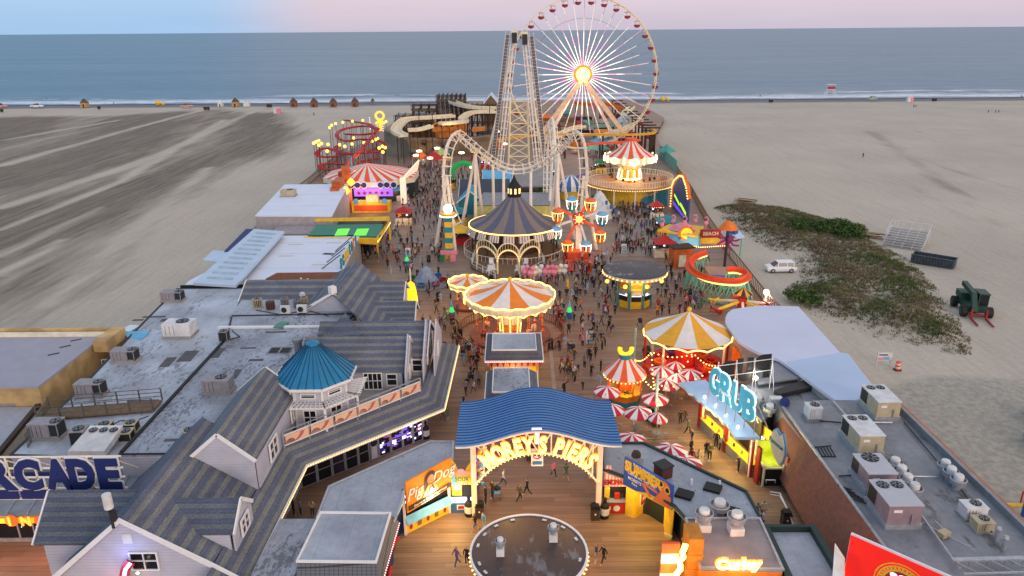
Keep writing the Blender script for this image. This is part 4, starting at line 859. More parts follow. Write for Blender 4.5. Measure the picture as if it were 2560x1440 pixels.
# round kiosk in the foreground
kc = P(1322, 1379, 4); KR = thing('round_kiosk', 'round kiosk with flat dark weathered roof ringed by warm bulbs at the bottom', 'kiosk', (kc.x, kc.y, 0)); kr = R_(144, kc)
m_dkr = flatroof('dark_round_roof', (.26, .20, .19), (.33, .26, .25), (.46, .46, .47), .545, (.3, .3, 1), 1.1)
mb = Q(m_dkr); n = 48; mb.lathe((kc.x, kc.y, 0), [(.02, 4.12), (kr*.99, 4.0), (kr, 3.9), (kr, 3.75)], n); mb.build('roof', KR)
mb = Q(m_trim); ring = circ((kc.x, kc.y, 3.98), kr+.04, 48)[:-1]; mb.sweep(ring, (0, 0, 1), .14, .2, close=True); mb.build('rim', KR)
mb = Q(m_bulb); mb.bulbs(circ((kc.x, kc.y, 3.72), kr+.12, 60), .4, .085); mb.build('bulb_trim', KR)
mb = Q(m_cream).cyl((kc.x, kc.y, 0), (kc.x, kc.y, 3.8), kr*.72, n=24); mb.build('body', KR)
mb = Q(m_white)
for i, a in enumerate((200, 215, 170, 150, 130, 108, 70, 45, 20, 345)): x_, y_ = kc.x+kr*.9*cos(rad(a)), kc.y+kr*.9*sin(rad(a)); mb.box((x_, y_, 4.06), (.3, .16, .05), rad(a+90))
mb.build('lamp_plates', KR)
mushroom(1251, 1386, 4.1, .32, 'exhaust fan on the left of the dark round kiosk roof', 'fans on the round kiosk', s=.7); mushroom(1383, 1350, 4.1, .34, 'exhaust fan on the right of the dark round kiosk roof', 'fans on the round kiosk', s=.7)
lamp('kiosk_glow', (kc.x-kr-.6, kc.y+.2, 2.8), 45, (1, .6, .22), .4, KR); lamp('kiosk_glow', (kc.x+kr+.6, kc.y+.3, 2.8), 60, (1, .6, .22), .4, KR); lamp('kiosk_glow', (kc.x, kc.y+kr+.8, 2.6), 50, (1, .6, .22), .4, KR)
# ---------------- corner buildings either side of the arch ----------------
def stand_wall(a, b, z0, z1, m, t=.15): return Q(m).thick([(a[0], a[1], z0), (b[0], b[1], z0), (b[0], b[1], z1), (a[0], a[1], z1)], t)
C1 = thing('corner_snack_building', 'grey flat roofed snack building left of the arch with scalloped slate skirt', 'building', (-10, 46, 0))
g = [P(823, 1218, 4), P(1077, 1105, 4), P(1133, 1105, 4), P(1130, 1165, 4), P(1010, 1228, 4), P(1003, 1262, 4), P(985, 1305, 4), P(792, 1296, 4)]
flat(C1, [(v.x, v.y) for v in g], 4, m_fr3, m_si, .12, 0, None)
Q(m_navy).prism([(-13.3, 43.6), (-8.9, 43.6), (-8.6, 46.2), (-5.4, 50.2), (-5.4, 52.2), (-6.9, 52.2), (-13.3, 46.6)], 0, 3.8).build('wall', C1)
g = [P(802, 1283, 4.6), P(976, 1285, 4.6), P(940, 1407, 4.6), P(743, 1405, 4.6)]
mb = Q(m_fr3).prism([(v.x, v.y) for v in g], 4.4, 4.6); r_ = mb.build('roof', C1); Q(m_trim).sweep([v+V((0, 0, .06)) for v in g], (0, 0, 1), .16, .16, close=True).build('parapet', r_)
m_scal2 = N('scallop_tiles'); 
k = m_scal2; v_ = k.n.new('ShaderNodeTexVoronoi'); v_.feature = 'DISTANCE_TO_EDGE'; v_.inputs['Scale'].default_value = 3.4; v_.inputs['Randomness'].default_value = .0; k.l.new(k.map((1, 1, 1.4)), v_.inputs[0])
k.col(k.mix(k.rng(v_.outputs[0], .02, .09), lin((.20, .21, .22)), lin((.42, .43, .46)))); k.rough(.8); m_scal2 = k.m
o1, o2, o3 = P(999, 1306, 3.3), P(955, 1460, 3.3), P(738, 1460, 3.3)
mb = Q(m_scal2).thick([g[1], g[2], (o2.x, o2.y, 3.3), (o1.x, o1.y, 3.3)][::-1], .1); mb.thick([g[2], g[3], (o3.x, o3.y, 3.3), (o2.x, o2.y, 3.3)][::-1], .1); mb.build('skirt_roof', C1)
mb = Q(m_bulbp).bulbs([o1, o2], .22, .07); mb.build('bulb_trim', C1)
mb = Q(m_navy); mb.thick([(o1.x-.6, o1.y, 0), (o2.x-.6, o2.y, 0), (o2.x-.6, o2.y, 3.4), (o1.x-.6, o1.y, 3.4)], .1); mb.mat(m_red).bulbs([(o1.x-.2, o1.y+.2, 2.9), (o1.x-.3, o1.y-1.6, 2.5), (o1.x-.2, o1.y+.2, 1.9)], .22, .17); mb.mat(m_red).bulbs([(o1.x-.4, o1.y-2.2, 1.4), (o1.x-.5, o1.y-3.6, 1.0), (o1.x+.3, o1.y-2.9, .6)], .2, .2); mb.build('prize_display', C1)
mb = Q(m_teal).cyl((o1.x+.9, o1.y-3.2, .2), (o1.x+.9, o1.y-3.2, 1.1), .35, n=10); mb.build('teal_tub', C1)
g = [P(700, 1297, 3.5), P(790, 1297, 3.5), P(745, 1415, 3.5), P(725, 1470, 3.5), P(610, 1470, 3.5)]
flat(C1, [(v.x, v.y) for v in g], 3.5, m_fr2, None, .2, 0, m_navy)
# pig-dog billboard stand
sa, sb = P(1012, 1334, 0), P(1122, 1279, 0)
T1 = thing('hot_dog_stand', 'hot dog stand with blue and yellow counter under an orange billboard', 'stand', (sa.x, sa.y, 0))
stand_wall(sa, sb, 0, 1.0, m_ye).build('counter', T1)
dd_ = (sb-sa); L_ = dd_.length; dd_.normalize(); nn = V((dd_.y, -dd_.x, 0))
def onw(u, z, o=.1, a0=None): a_ = a0 or sa; q = a_+dd_*(L_*u)+nn*o; return (q.x, q.y, z)
mb = Q(m_skyb).thick([onw(0, 1.0, .5), onw(1, 1.0, .5), onw(1, 1.55, .1), onw(0, 1.55, .1)], .1); mb.build('counter_top', T1)
mb = Q(m_red)
for i, u in enumerate((.12, .31, .5, .69, .88)):
 if i % 2 == 0: mb.poly([onw(u+.035*cos(t*PI/6), .5+.24*sin(t*PI/6), .19) for t in range(12)])
 else: mb.mat(M('emblem_brown', (.55, .40, .15))).poly([onw(u-.045, .28, .19), onw(u+.045, .28, .19), onw(u+.045, .72, .19), onw(u-.045, .72, .19)]); mb.mat(m_red)
mb.build('emblems', T1)
mb = Q(m_black).thick([onw(0, 1.5, -.3), onw(1, 1.5, -.3), onw(1, 3.9, -.3), onw(0, 3.9, -.3)], .1); rr = random.Random(5)
for i in range(90): mb.mat([m_ye, m_red, m_pink, m_green, m_or, m_shopw, m_white][rr.randrange(7)]); u = rr.uniform(.03, .97); z_ = rr.uniform(2.0, 2.9); w_ = .012+rr.random()*.015; mb.thick([onw(u, z_, -.2), onw(u+w_*2, z_, -.2), onw(u+w_*2, z_+.25, -.2), onw(u, z_+.25, -.2)], .03)
mb.build('lit_display', T1)
for u in (0, 1): q = onw(u, 0, .15); Q(m_rw).bx(q[0]-.09, q[0]+.09, q[1]-.09, q[1]+.09, 0, 4).build('post', T1)
lamp('stand_lamp', onw(.5, 2.9, .9), 110, (1, .72, .35), .4, T1); lamp('stand_lamp', onw(.8, 1.8, 2.0), 105, (1, .68, .15), .4, T1)
def billboard(name, label, p00, p10, yoff=0, h0=None): pass
za, zb2 = PY(1009, 1198, sa.y).z, PY(1128, 1136, sb.y).z; z0a, z0b = PY(1013, 1274, sa.y).z, PY(1129, 1206, sb.y).z
BB1 = thing('hot_dog_billboard', 'orange billboard of a person biting a hot dog with white script lettering', 'billboard', (sa.x, sa.y, z0a))
def onb(u, v, o=.45): zl, zh = z0a+(z0b-z0a)*u, za+(zb2-za)*u; q = sa+dd_*(L_*u)+nn*o; return (q.x, q.y, zl+(zh-zl)*v)
m_bo = M('billboard_orange', (.95, .55, .12), .45, wear=.1, sc=.6); mb = Q(m_bo).thick([onb(0, 0), onb(1, 0), onb(1, 1), onb(0, 1)], .15); mb.build('panel', BB1)
m_skin = M('skin', (.80, .58, .46), wear=.05); m_hairb = M('hair_brown', (.28, .17, .11), wear=.1)
el = lambda cu, cv, ru, rv, o: [onb(cu+ru*cos(t*PI/8), cv+rv*sin(t*PI/8), o) for t in range(16)]
mb = Q(m_white).poly([onb(.30, 0, .62), onb(.72, 0, .62), onb(.66, .38, .62), onb(.38, .38, .62)])
mb.mat(m_hairb).poly(el(.52, .72, .13, .24, .63)); mb.poly(el(.45, .52, .07, .3, .635)); mb.poly(el(.60, .55, .06, .26, .635)); mb.mat(m_skin).poly(el(.53, .66, .08, .17, .65)); mb.poly([onb(.34, .22, .66), onb(.40, .22, .66), onb(.53, .55, .66), onb(.49, .6, .66)]); mb.poly([onb(.68, .25, .66), onb(.62, .25, .66), onb(.56, .52, .66), onb(.60, .58, .66)]); mb.mat(m_red).poly(el(.54, .56, .075, .045, .67)); mb.mat(M('bun', (.85, .6, .3))).poly(el(.54, .60, .07, .035, .68)); mb.build('picture', BB1)
th_ = math.atan2(z0b-z0a, L_)
for s_, u, v, sz in (('Pig', .19, .52, 1.35), ('Dog', .83, .62, 1.35)): Q(m_trim).text(s_, sz, lambda x, y, z: onb(u+(x+y*.25)/L_, v+y/(za-z0a), .64+z), .03, .0, .9).build('lettering', BB1)
mb = Q(m_bw).poly([onb(.02, .06, .665), onb(.98, .03, .665), onb(.98, .17, .665), onb(.02, .22, .665)]); mb.mat(m_trim).text('Denmark Danish Hand Held', .26, lambda x, y, z: onb(.5+x/L_, .12+y/(za-z0a), .68+z), .02).build('caption', BB1)
# candy stand facing us
cY = P(1150, 1282, 0).y; x0_, x1_ = P(1127, 1282, 0).x, P(1180, 1282, 0).x
CS = thing('candy_stand', 'narrow candy stand with turquoise and yellow painted gable and blue counter', 'stand', (x0_, cY, 0))
mb = Q(m_blue).bx(x0_, x1_, cY, cY+.6, 0, 1.0); mb.mat(m_white).bx(x0_+.5, x1_-.3, cY-.03, cY, .3, .75); mb.mat(m_red).bx(x0_+.6, x1_-.4, cY-.05, cY-.03, .4, .65); mb.mat(m_shopw).bx(x0_, x1_, cY-.1, cY+.5, 1.0, 1.12); mb.build('counter', CS)
mb = Q(m_black).bx(x0_, x1_, cY+.6, cY+.7, 1, 2.8); mb.mat(m_ye).bx(x0_+.1, x0_+.9, cY+.45, cY+.55, 1.3, 2.4); mb.mat(m_shopw).bx(x0_+.3, x0_+.8, cY+.4, cY+.44, 1.9, 2.2); mb.build('lit_display', CS)
pr = [(x0_, 2.6)]+[(x0_+(x1_-x0_)*i/12, 4.3+.55*sin(i/12*2.2*PI+.8)-.3*(i/12)) for i in range(13)]+[(x1_, 2.6)]
mb = Q(m_ye).thick([(x, cY, z) for x, z in pr], .15); mb.mat(m_skyb).thick([(x0_, cY-.16, 2.62), (x0_+.55, cY-.16, 2.62), (x0_+.4, cY-.16, 4.4), (x0_, cY-.16, 4.4)], .02); mb.mat(m_pink).text('CANDY', .55, lambda x, y, z: ((x0_+x1_)/2+.15+x, cY-.2-z, 3.75+y), .04, .03, .8); mb.cyl(((x0_+x1_)/2+.1, cY-.17, 3.9), ((x0_+x1_)/2+.1, cY-.25, 3.9), .3, n=12)
mb.mat(m_green).text('SOUR', .5, lambda x, y, z: ((x0_+x1_)/2+.15+x, cY-.2-z, 3.2+y), .04, .03, .8); mb.mat(m_purple).text('TREATS', .34, lambda x, y, z: ((x0_+x1_)/2+.15+x, cY-.2-z, 2.85+y), .04, .02, .8); mb.build('painted_gable', CS)
lamp('candy_lamp', ((x0_+x1_)/2, cY-.4, 2.3), 45, (1, .85, .6), .2, CS)
# prize racks inside the arch
rr = random.Random(11); q = P(1207, 1225, 0); PR = thing('prize_rack', 'rack of colourful plush prizes just inside the left arch post', 'display', tuple(q))
mb = Q(m_purple).bx(q.x-.5, q.x-.35, q.y-1.5, q.y+1.6, 0, 4.4); mb.build('board', PR); mb = MB()
for i in range(26): mb.mat([m_ye, m_cream, m_or, m_pink, m_white, m_skyb][rr.randrange(6)]); mb.ball((q.x+rr.uniform(-.3, .2), q.y+rr.uniform(-1.4, 1.5), rr.uniform(1.2, 4.3)), rr.uniform(.15, .28), 6)
mb.build('prizes', PR); lamp('prize_lamp', (q.x+.6, q.y-.5, 3.2), 45, (1, .75, .4), .3, PR)
q = P(1488, 1215, 0); PR = thing('yellow_banner', 'tall yellow banner with bulbs just inside the right arch post', 'banner', tuple(q)); Q(m_ye).thick([(q.x, q.y-1, .6), (q.x+.5, q.y, .6), (q.x+.3, q.y+1.3, 4.2), (q.x-.2, q.y-.4, 4.2)], .08).build('cloth', PR)
Q(m_bulb).bulbs([(q.x+.3, q.y-.5, .8), (q.x+.35, q.y, 4.3)], .35, .09).build('bulbs', PR)
# right corner: lemonade stand, yellow walls, summer billboard
C2 = thing('corner_food_building', 'grey flat roofed food building right of the arch with dark green roof edge', 'building', (11, 48, 0))
g = [P(1507, 1175, 4), P(1507, 1110, 4), P(1609, 1110, 4), P(1865, 1231, 4), P(1902, 1300, 4), P(1715, 1300, 4), P(1686, 1268, 4), P(1590, 1205, 4)]
flat(C2, [(v.x, v.y) for v in g], 4, m_fr3, M('dark_green_edge', (.15, .22, .20)), .2, 0, None)
Q(M('green_black_wall', (.13, .16, .15))).prism([(8.3, 49.6), (10.6, 48.2), (12.2, 46.2), (12.8, 42.2), (16.3, 42.2), (16.2, 45.0), (11.4, 51.7), (8.3, 51.8)], 0, 3.8).build('wall', C2)
g2_ = [P(1715, 1298, 4.4), P(1899, 1298, 4.4), P(1957, 1425, 4.4), P(1752, 1421, 4.4)]
flat(C2, [(v.x, v.y) for v in g2_], 4.4, M('stained_roof_plate', (.56, .52, .52), .5, 0, .25, .6), m_si, .14, 0, m_or, 'front_roof')
lx0, lx1, lY = P(1507, 1284, 0).x, P(1562, 1284, 0).x, P(1530, 1284, 0).y
LS = thing('lemonade_stand', 'pink striped lemonade stand with wavy top and red lettering right of the arch', 'stand', (lx0, lY, 0))
mb = MB()
for i in range(14):
 a, b = lx0+(lx1-lx0)*i/14, lx0+(lx1-lx0)*(i+1)/14; za_, zc_ = (4.0+.5*sin(t*2.1*PI/14+.4) for t in (i, i+1)); mb.mat(m_cw if i % 2 else m_pink).thick([(a, lY, 2.6), (b, lY, 2.6), (b, lY, zc_), (a, lY, za_)], .15)
mb.build('painted_gable', LS)
Q(m_red).text('LEMONADE', .62, lambda x, y, z: ((lx0+lx1)/2+x, lY-.2-z, 3.0+y), .05, .03, .62).build('lettering', LS); Q(m_red).ball(((lx0+lx1)/2, lY-.2, 3.75), .26, 10).build('lemon_emblem', LS)
mb = Q(m_red).bx(lx0, lx1, lY, lY+.5, 0, 1.1); mb.mat(m_navy).bx(lx0, lx1, lY-.02, lY, .95, 1.1); mb.mat(m_white)
for x_ in (lx0+.35, (lx0+lx1)/2+.2): mb.cyl((x_, lY-.01, .5), (x_, lY-.04, .5), .27, n=14)
mb.mat(m_si).bx(lx0, lx1, lY-.15, lY+.4, 1.1, 1.18); mb.build('counter', LS); mb = Q(m_glass).bx(lx0, lx1, lY+.4, lY+.5, 1.1, 2.7); mb.mat(m_ye).bx(lx0+.1, lx0+.5, lY+.2, lY+.4, 1.3, 2.2); mb.mat(m_red).bx(lx0+.9, lx0+1.3, lY+.2, lY+.4, 1.2, 1.7); mb.build('hatch', LS)
lamp('lemonade_lamp', ((lx0+lx1)/2, lY+.1, 2.4), 25, (1, .8, .5), .2, LS)
wa, wb2, wc_ = P(1564, 1284, 0), P(1585, 1293, 0), P(1640, 1258, 0); wd, we = P(1662, 1338, 0), P(1680, 1347, 0)
YW = thing('yellow_booth', 'yellow panelled booth walls with red framed menu under the summer billboard', 'booth', tuple(wb2))
mb = Q(m_ye); mb.thick([(wa.x, wa.y, 0), (wb2.x, wb2.y, 0), (wb2.x, wb2.y, 3.6), (wa.x, wa.y, 3.6)], .12); mb.thick([(wb2.x, wb2.y, 0), (wc_.x, wc_.y, 0), (wc_.x, wc_.y, 3.6), (wb2.x, wb2.y, 3.6)], .12); mb.build('wall', YW)
mb = Q(m_ye).thick([(wd.x, wd.y, 0), (we.x, we.y, 0), (we.x+.1, we.y+.1, 3.6), (wd.x, wd.y, 3.6)], .12); mb.thick([(wd.x, wd.y, 0), (wd.x+.2, wd.y+1.8, 0), (wd.x+.2, wd.y+1.8, 3.6), (wd.x, wd.y, 3.6)], .1); mb.mat(m_trim).sweep([(wd.x-.05, wd.y-.1, .3), (we.x, we.y-.1, .3)], (0, 0, 1), .1, .1); mb.build('wall', YW)
u_ = (wc_-wb2); u_.normalize(); un = V((u_.y, -u_.x, 0)); fb = lambda a, z, o=.15: tuple(wb2+u_*a+un*o+V((0, 0, z)))
mb = Q(m_trim).thick([fb(.4, .9), fb(2.2, .9), fb(2.2, 2.9), fb(.4, 2.9)], .05); mb.mat(m_red).thick([fb(.5, 1.0, .21), fb(2.1, 1.0, .21), fb(2.1, 2.8, .21), fb(.5, 2.8, .21)], .03); mb.mat(m_trim).text('FRY', .6, lambda x, y, z: fb(1.3+x, 2.3+y, .25+z), .03); mb.text('PIZZA', .5, lambda x, y, z: fb(1.3+x, 1.5+y, .25+z), .03); mb.build('menu', YW)
lamp('booth_lamp', (wb2.x+.6, wb2.y-1.6, 3), 60, (1, .72, .15), .4, YW); lamp('booth_lamp', (wd.x-1.8, wd.y+.2, 2.6), 90, (1, .68, .12), .4, YW)
sa, sb = P(1560, 1228, 3), P(1680, 1290, 3); dd_ = sb-sa; L_ = dd_.length; dd_.normalize(); nn = V((dd_.y, -dd_.x, 0)); sa.z = sb.z = 0
z0a, za = PY(1558, 1209, sa.y).z, PY(1559, 1140, sa.y).z; z0b, zb2 = PY(1676, 1274, sb.y).z, PY(1679, 1213, sb.y).z
BB2 = thing('summer_billboard', 'blue billboard with yellow SUMMER lettering and a sunglasses wearing person', 'billboard', (sa.x, sa.y, z0a))
m_bb = M('billboard_blue', (.15, .33, .66), .45, wear=.08); Q(m_bb).thick([onb(0, 0, 0), onb(1, 0, 0), onb(1, 1, 0), onb(0, 1, 0)], .15).build('panel', BB2)
hh_ = za-z0a
Q(m_ye).text('SUMMER', 1.15, lambda x, y, z: onb(.40+x/L_, .74+y/hh_, .18+z), .05, .05, .72).build('lettering', BB2)
mb = Q(m_trim).text("THIS IS WHAT WE", .3, lambda x, y, z: onb(.42+x/L_, .93+y/hh_, .18+z), .02, .01, .8); mb.text('CAN BE ALL THIS TIME', .3, lambda x, y, z: onb(.38+x/L_, .54+y/hh_, .18+z), .02, .01, .8); mb.text("MOREY'S", .38, lambda x, y, z: onb(.24+x/L_, .36+y/hh_, .18+z), .02, .01, .8); mb.text('Piers', .3, lambda x, y, z: onb(.24+x/L_, .22+y/hh_, .18+z), .02, 0, .8); mb.build('small_lettering', BB2)
m_tanskin = M('tanned_skin', (.86, .47, .25), wear=.08); el = lambda cu, cv, ru, rv, o: [onb(cu+ru*cos(t*PI/8), cv+rv*sin(t*PI/8), o) for t in range(16)]
mb = Q(m_ye).poly([onb(.25, 0, .17), onb(1, 0, .17), onb(1, .12, .17), onb(.55, .2, .17)]); mb.mat(m_tanskin).poly([onb(.62, .03, .175), onb(.98, .03, .175), onb(.98, .5, .175), onb(.78, .55, .175)]); mb.poly([onb(.38, .42, .18), onb(.44, .5, .18), onb(.70, .45, .18), onb(.72, .35, .18)]); mb.poly([onb(.38, .42, .18), onb(.44, .44, .18), onb(.62, .1, .18), onb(.56, .05, .18)]); mb.poly(el(.84, .72, .12, .27, .185)); mb.mat(m_ye).poly(el(.77, .82, .055, .14, .19)); mb.poly(el(.90, .70, .055, .14, .19)); mb.mat(m_black).poly(el(.77, .82, .038, .10, .195)); mb.poly(el(.90, .70, .038, .10, .195)); mb.build('picture', BB2)
# things on the food building roof
q = P(1589, 1165, 4); t = thing('roof_vent_box', 'galvanised duct box with a brown ball in it behind the summer billboard', 'vent', tuple(q)); Q(m_si).bx(q.x-.5, q.x+.5, q.y-.4, q.y+.4, 4, 4.9).build('box', t); Q(m_bw).ball((q.x, q.y, 5.0), .4, 8).build('cowl', t)
q = P(1657, 1190, 4); t = thing('rusty_vent_box', 'rusty brown vent box on the food building roof', 'vent', tuple(q)); mb = Q(M('rust_brown', (.33, .17, .13), wear=.3)).box((q.x, q.y, 4.5), (1.0, 1.0, 1.0), .5); mb.mat(m_dark).box((q.x, q.y, 5.02), (1.15, 1.15, .1), .5); mb.build('box', t)
for i, (x_, y_, lb) in enumerate(((1711, 1236, 'flat dark roof hatch, left of two on the food building'), (1782, 1220, 'flat dark roof hatch, right of two on the food building'), (1824, 1278, 'flat dark roof hatch beside the exhaust fan'))):
 q = P(x_, y_, 4.1); one(Q(m_black).box((q.x, q.y, 4.12), (1.2, 1.0, .2), -.5), 'roof_hatch', lb, 'hatch', tuple(q))
g3 = 'fans on the food building'
mushroom(1797, 1285, 4, .62, 'big exhaust fan behind the stained front roof plate', g3, base=False, s=1.1); mushroom(1757, 1322, 4.4, .55, 'exhaust fan half hidden behind the orange tower', g3); mushroom(1838, 1330, 4.4, .58, 'exhaust fan alone in middle of the stained roof plate', g3)
for x_, y_ in ((1728, 1212), (1798, 1216)): q = P(x_, y_, 4); one(Q(m_trim).cyl(q, q+V((0, 0, .5)), .09, n=8), 'vent_pipe', 'short white vent pipe beside the %s dark hatch' % ('left' if x_ < 1750 else 'right'), 'pipe', tuple(q))
# orange fries tower and fiery neon lettering
TW = thing('orange_sign_tower', 'tall orange sign tower edged with white hot flickering neon', 'sign', (11.5, 38, 0))
a, b, c, d = P(1710, 1304, 6.2), P(1746, 1305, 6.2), P(1752, 1350, 6.0), P(1712, 1352, 6.0); tw = 1.15
mb = Q(M('tower_orange', (.80, .50, .12), wear=.2)); f0 = V((12.05, 38.6, 0))
mb.bx(a.x, b.x, d.y, a.y, .0, 6.1)
for z_ in (1.5, 2.6, 3.7, 4.8): mb.bx(a.x-.06, b.x+.06, d.y-.06, a.y+.06, z_, z_+.12)
mb.build('tower', TW); m_fire = M('white_hot_neon', (1, .9, .55), emit=6, ec=(1, .80, .34))
rr = random.Random(9); pts = [V((a.x-.3-.9*t+rr.uniform(-.1, .1), d.y-.3-t*.8, 6.0-t*3.8)) for t in [i/14 for i in range(15)]]
Q(m_fire).sweep(pts, (0, -1, 0), .34, .1).build('neon_edge', TW)
mb = MB()
for i in range(5): mb.mat(m_cr if i % 2 == 0 else m_cw).bx(a.x-1.7, a.x-.6, d.y-.1, d.y+.1, 5.1-i*.75, 5.85-i*.75)
mb.build('striped_panel', TW)
lamp('tower_neon_lamp', (a.x-1.2, d.y-1.2, 4.2), 160, (1, .62, .2), .5, TW)
FN = thing('fiery_script_sign', 'blazing yellow script neon along the front roof edge at the bottom right', 'sign', tuple(P(1850, 1420, 4.4)))
yF = P(1850, 1424, 4.4).y-.15
q0 = PY(1846, 1412, yF); Q(m_fire).text('Curley', .95, lambda x, y, z: (q0.x+x, yF-z, q0.z+y), .1, .06, 1.05).build('lettering', FN)
Q(m_halo).text('Curley', .95, lambda x, y, z: (q0.x+x, yF+.15-z, q0.z+y), .05, .10, 1.05).build('backing', FN)
lamp('script_lamp', (q0.x, yF-.8, q0.z+.2), 120, (1, .65, .2), .5, FN); lamp('script_lamp', (q0.x, yF+.9, q0.z+.8), 50, (1, .6, .3), .5, FN)
# small roof at lower right
g = [P(1913, 1326, 3.8), P(2030, 1326, 3.8), P(2110, 1460, 3.8), P(1975, 1460, 3.8)]
t = thing('low_roof_shed', 'low shed with pale roof inside a dark green parapet at the bottom right', 'building', tuple(g[0])); mb = Q(m_fr3).prism([(v.x, v.y) for v in g], 3.5, 3.75); mb.build('roof', t)
mb = Q(M('dark_green_edge', (.15, .22, .20))).sweep([v+V((0, 0, .1)) for v in g], (0, 0, 1), .5, .6, close=True); mb.build('parapet', t); mb = Q(m_dark); mb.prism([(v.x, v.y) for v in g], 0, 3.45); mb.build('wall', t)
# ---------------- right side: long grey roof with machinery ----------------
RB = thing('pub_building', 'long flat grey roofed building with brown sloping front strip along the right edge', 'building', (28, 48, 0))
flat(RB, [(23.3, 30), (33.2, 30), (33.2, 57.6), (23.3, 57.4)], 5, m_fr4, None, .3, SZ, m_conc)
Q(m_grey).bx(32.9, 33.2, 30, 57.6, 5, 5.55).build('parapet', RB); Q(M('orange_fascia', (.72, .42, .28))).bx(33.25, 33.6, 30, 57.6, 4.9, 5.35).build('fascia', RB)
a, b = P(1903, 1052, 3.6), P(2100, 1470, 3.6); c, d = P(2235, 1440, 5.05), P(1960, 1018, 5.05); c = V((23.3, 33, 5.05)); a = P(1903, 1052, .7); b = P(1953, 1200, .7); c = V((23.38, b.y, 5.05)); e_ = P(2083, 1440, .7)*1; e_.y -= 3
Q(M('brown_granules', (.56, .35, .28), .9, wear=.18, sc=3)).thick([a, b, c, d], .1).thick([b, e_, (23.35, e_.y, 5.05), c], .1).build('strip_roof', RB); Q(m_si).sweep([V((23.35, 33, 5.12)), V((23.35, d.y, 5.12))], (0, 0, 1), .2, .1).build('flashing', RB)
Q(m_dark).thick([(a.x+.1, a.y, 0), (b.x+.1, b.y, 0), (b.x+.1, b.y, .75), (a.x+.1, a.y, .75)], .1).build('wall', RB)
g4 = 'machines on the long grey roof'
rtu(2030, 1046, 5, 1.1, 1.1, 1.2, 'small pale square unit at the far end of the long grey roof', grille=0, mat=m_white, fans=1, grp=g4)
def bigu(px, py, w, d, h, lb, m, fans): 
 p = P(px, py, 5); return rtu_at(p, w, d, h, lb, m, fans)
def rtu_at(p, w, d, h, lb, m, fans):
 t = thing('rooftop_unit', lb, 'air conditioner', tuple(p), g4)
 Q(m_si).bx(p.x-w/2-.1, p.x+w/2+.1, p.y-.1, p.y+d+.1, 5, 5.4).build('base', t)
 mb = Q(m).bx(p.x-w/2, p.x+w/2, p.y, p.y+d, 5.4, 5+h); mb.mat(M('unit_top', (.74, .73, .75), wear=.05) if m is m_a2 else m_white).bx(p.x-w/2-.04, p.x+w/2+.04, p.y-.04, p.y+d+.04, 5+h, 5+h+.06)
 mb.mat(m_acdark).bx(p.x-w/2-.03, p.x-w/2, p.y+d*.6, p.y+d*.95, 5.6, 4.9+h); mb.mat(m_si).cyl((p.x+w*.2, p.y-.1, 5.3), (p.x+w*.2, p.y-.1, 6.1), .05, n=5); mb.mat(m_trim).bx(p.x-w*.35, p.x-w*.1, p.y-.02, p.y, 4.5+h, 4.7+h); mb.build('housing', t)
 for x_ in ((-w*.22, w*.22) if fans == 2 else (0,)): mb = MB(); fan(mb, (p.x+x_, p.y+d-w*.28, 5+h+.06), w*(.19 if fans == 2 else .3)); mb.build('fan', t)
 return t
m_a2 = M('ac_mauve', (.58, .51, .53), .5, .05, .15, 1.5)
bigu(2217, 1053, 1.9, 3.1, 1.75, 'beige twin fan unit nearest the sand at the far end of the grey roof', m_ab, 2); bigu(2174, 1141, 1.9, 3.2, 1.75, 'beige twin fan unit in front of the farther beige one', m_ab, 2)
bigu(2200, 1235, 2.0, 2.6, 1.6, 'mauve unit with single large fan beside the row of exhaust fans', m_a2, 1); bigu(2256, 1322, 2.2, 2.9, 1.75, 'mauve twin fan unit, nearest to the red billboard', m_a2, 2)
for i, (x_, y_) in enumerate(((2233, 1180), (2249, 1200), (2264, 1222), (2281, 1245))): mushroom(x_, y_, 5, .52, '%s of four exhaust fans beside the mauve units, counting from the far end' % ('first', 'second', 'third', 'last')[i], 'row of four exhaust fans', base=False, s=1.15)
for i, (x_, y_) in enumerate(((2358, 1186), (2373, 1203), (2391, 1223))): mushroom(x_, y_, 5, .5, '%s of three exhaust fans near the outer parapet' % ('farthest', 'middle', 'nearest')[i], 'row of three exhaust fans', base=False, s=1.15)
for x_, y_, lb in ((1894, 1017, 'farther'), (1922, 1039, 'nearer')): mushroom(x_, y_, 4, .5, '%s of two exhaust fans behind the GRUB letters' % lb, 'fans behind the counter sign', base=False, s=1.1)
rtu(2428, 1290, 5, 1.4, 1.0, .9, 'low white unit near the outer parapet', grille=0, mat=m_white, fans=1, grp=g4, curb=.1); rtu(2452, 1322, 5, 1.1, .9, .7, 'low tan unit in front of the low white one', grille=0, mat=m_ab, fans=1, grp=g4, curb=.1)
def pipe(pts, r, lb, m=None): v = [P(x, y, z) for x, y, z in pts]; return one(Q(m or m_si).tube(v, r, 6), 'roof_pipe', lb, 'pipe', tuple(v[0]))
pipe([(2288, 1268, 5.3), (2400, 1422, 5.3)], .09, 'long straight galvanised pipe running to the bottom right of the grey roof'); pipe([(2083, 1002, 5.2), (2130, 1055, 5.2), (2230, 1056, 5.2)], .07, 'pale pipe between small square unit and beige units'); pipe([(2048, 1052, 5.12), (2125, 1058, 5.12)], .06, 'dark cable tray at the far end of the grey roof', m_dark); pipe([(2194, 1137, 5.1), (2213, 1172, 5.1)], .07, 'short pipe between near beige unit and four exhaust fans'); pipe([(2097, 1190, 5.1), (2133, 1188, 5.1)], .05, 'thin dark conduit left of the single fan mauve unit', m_dark)
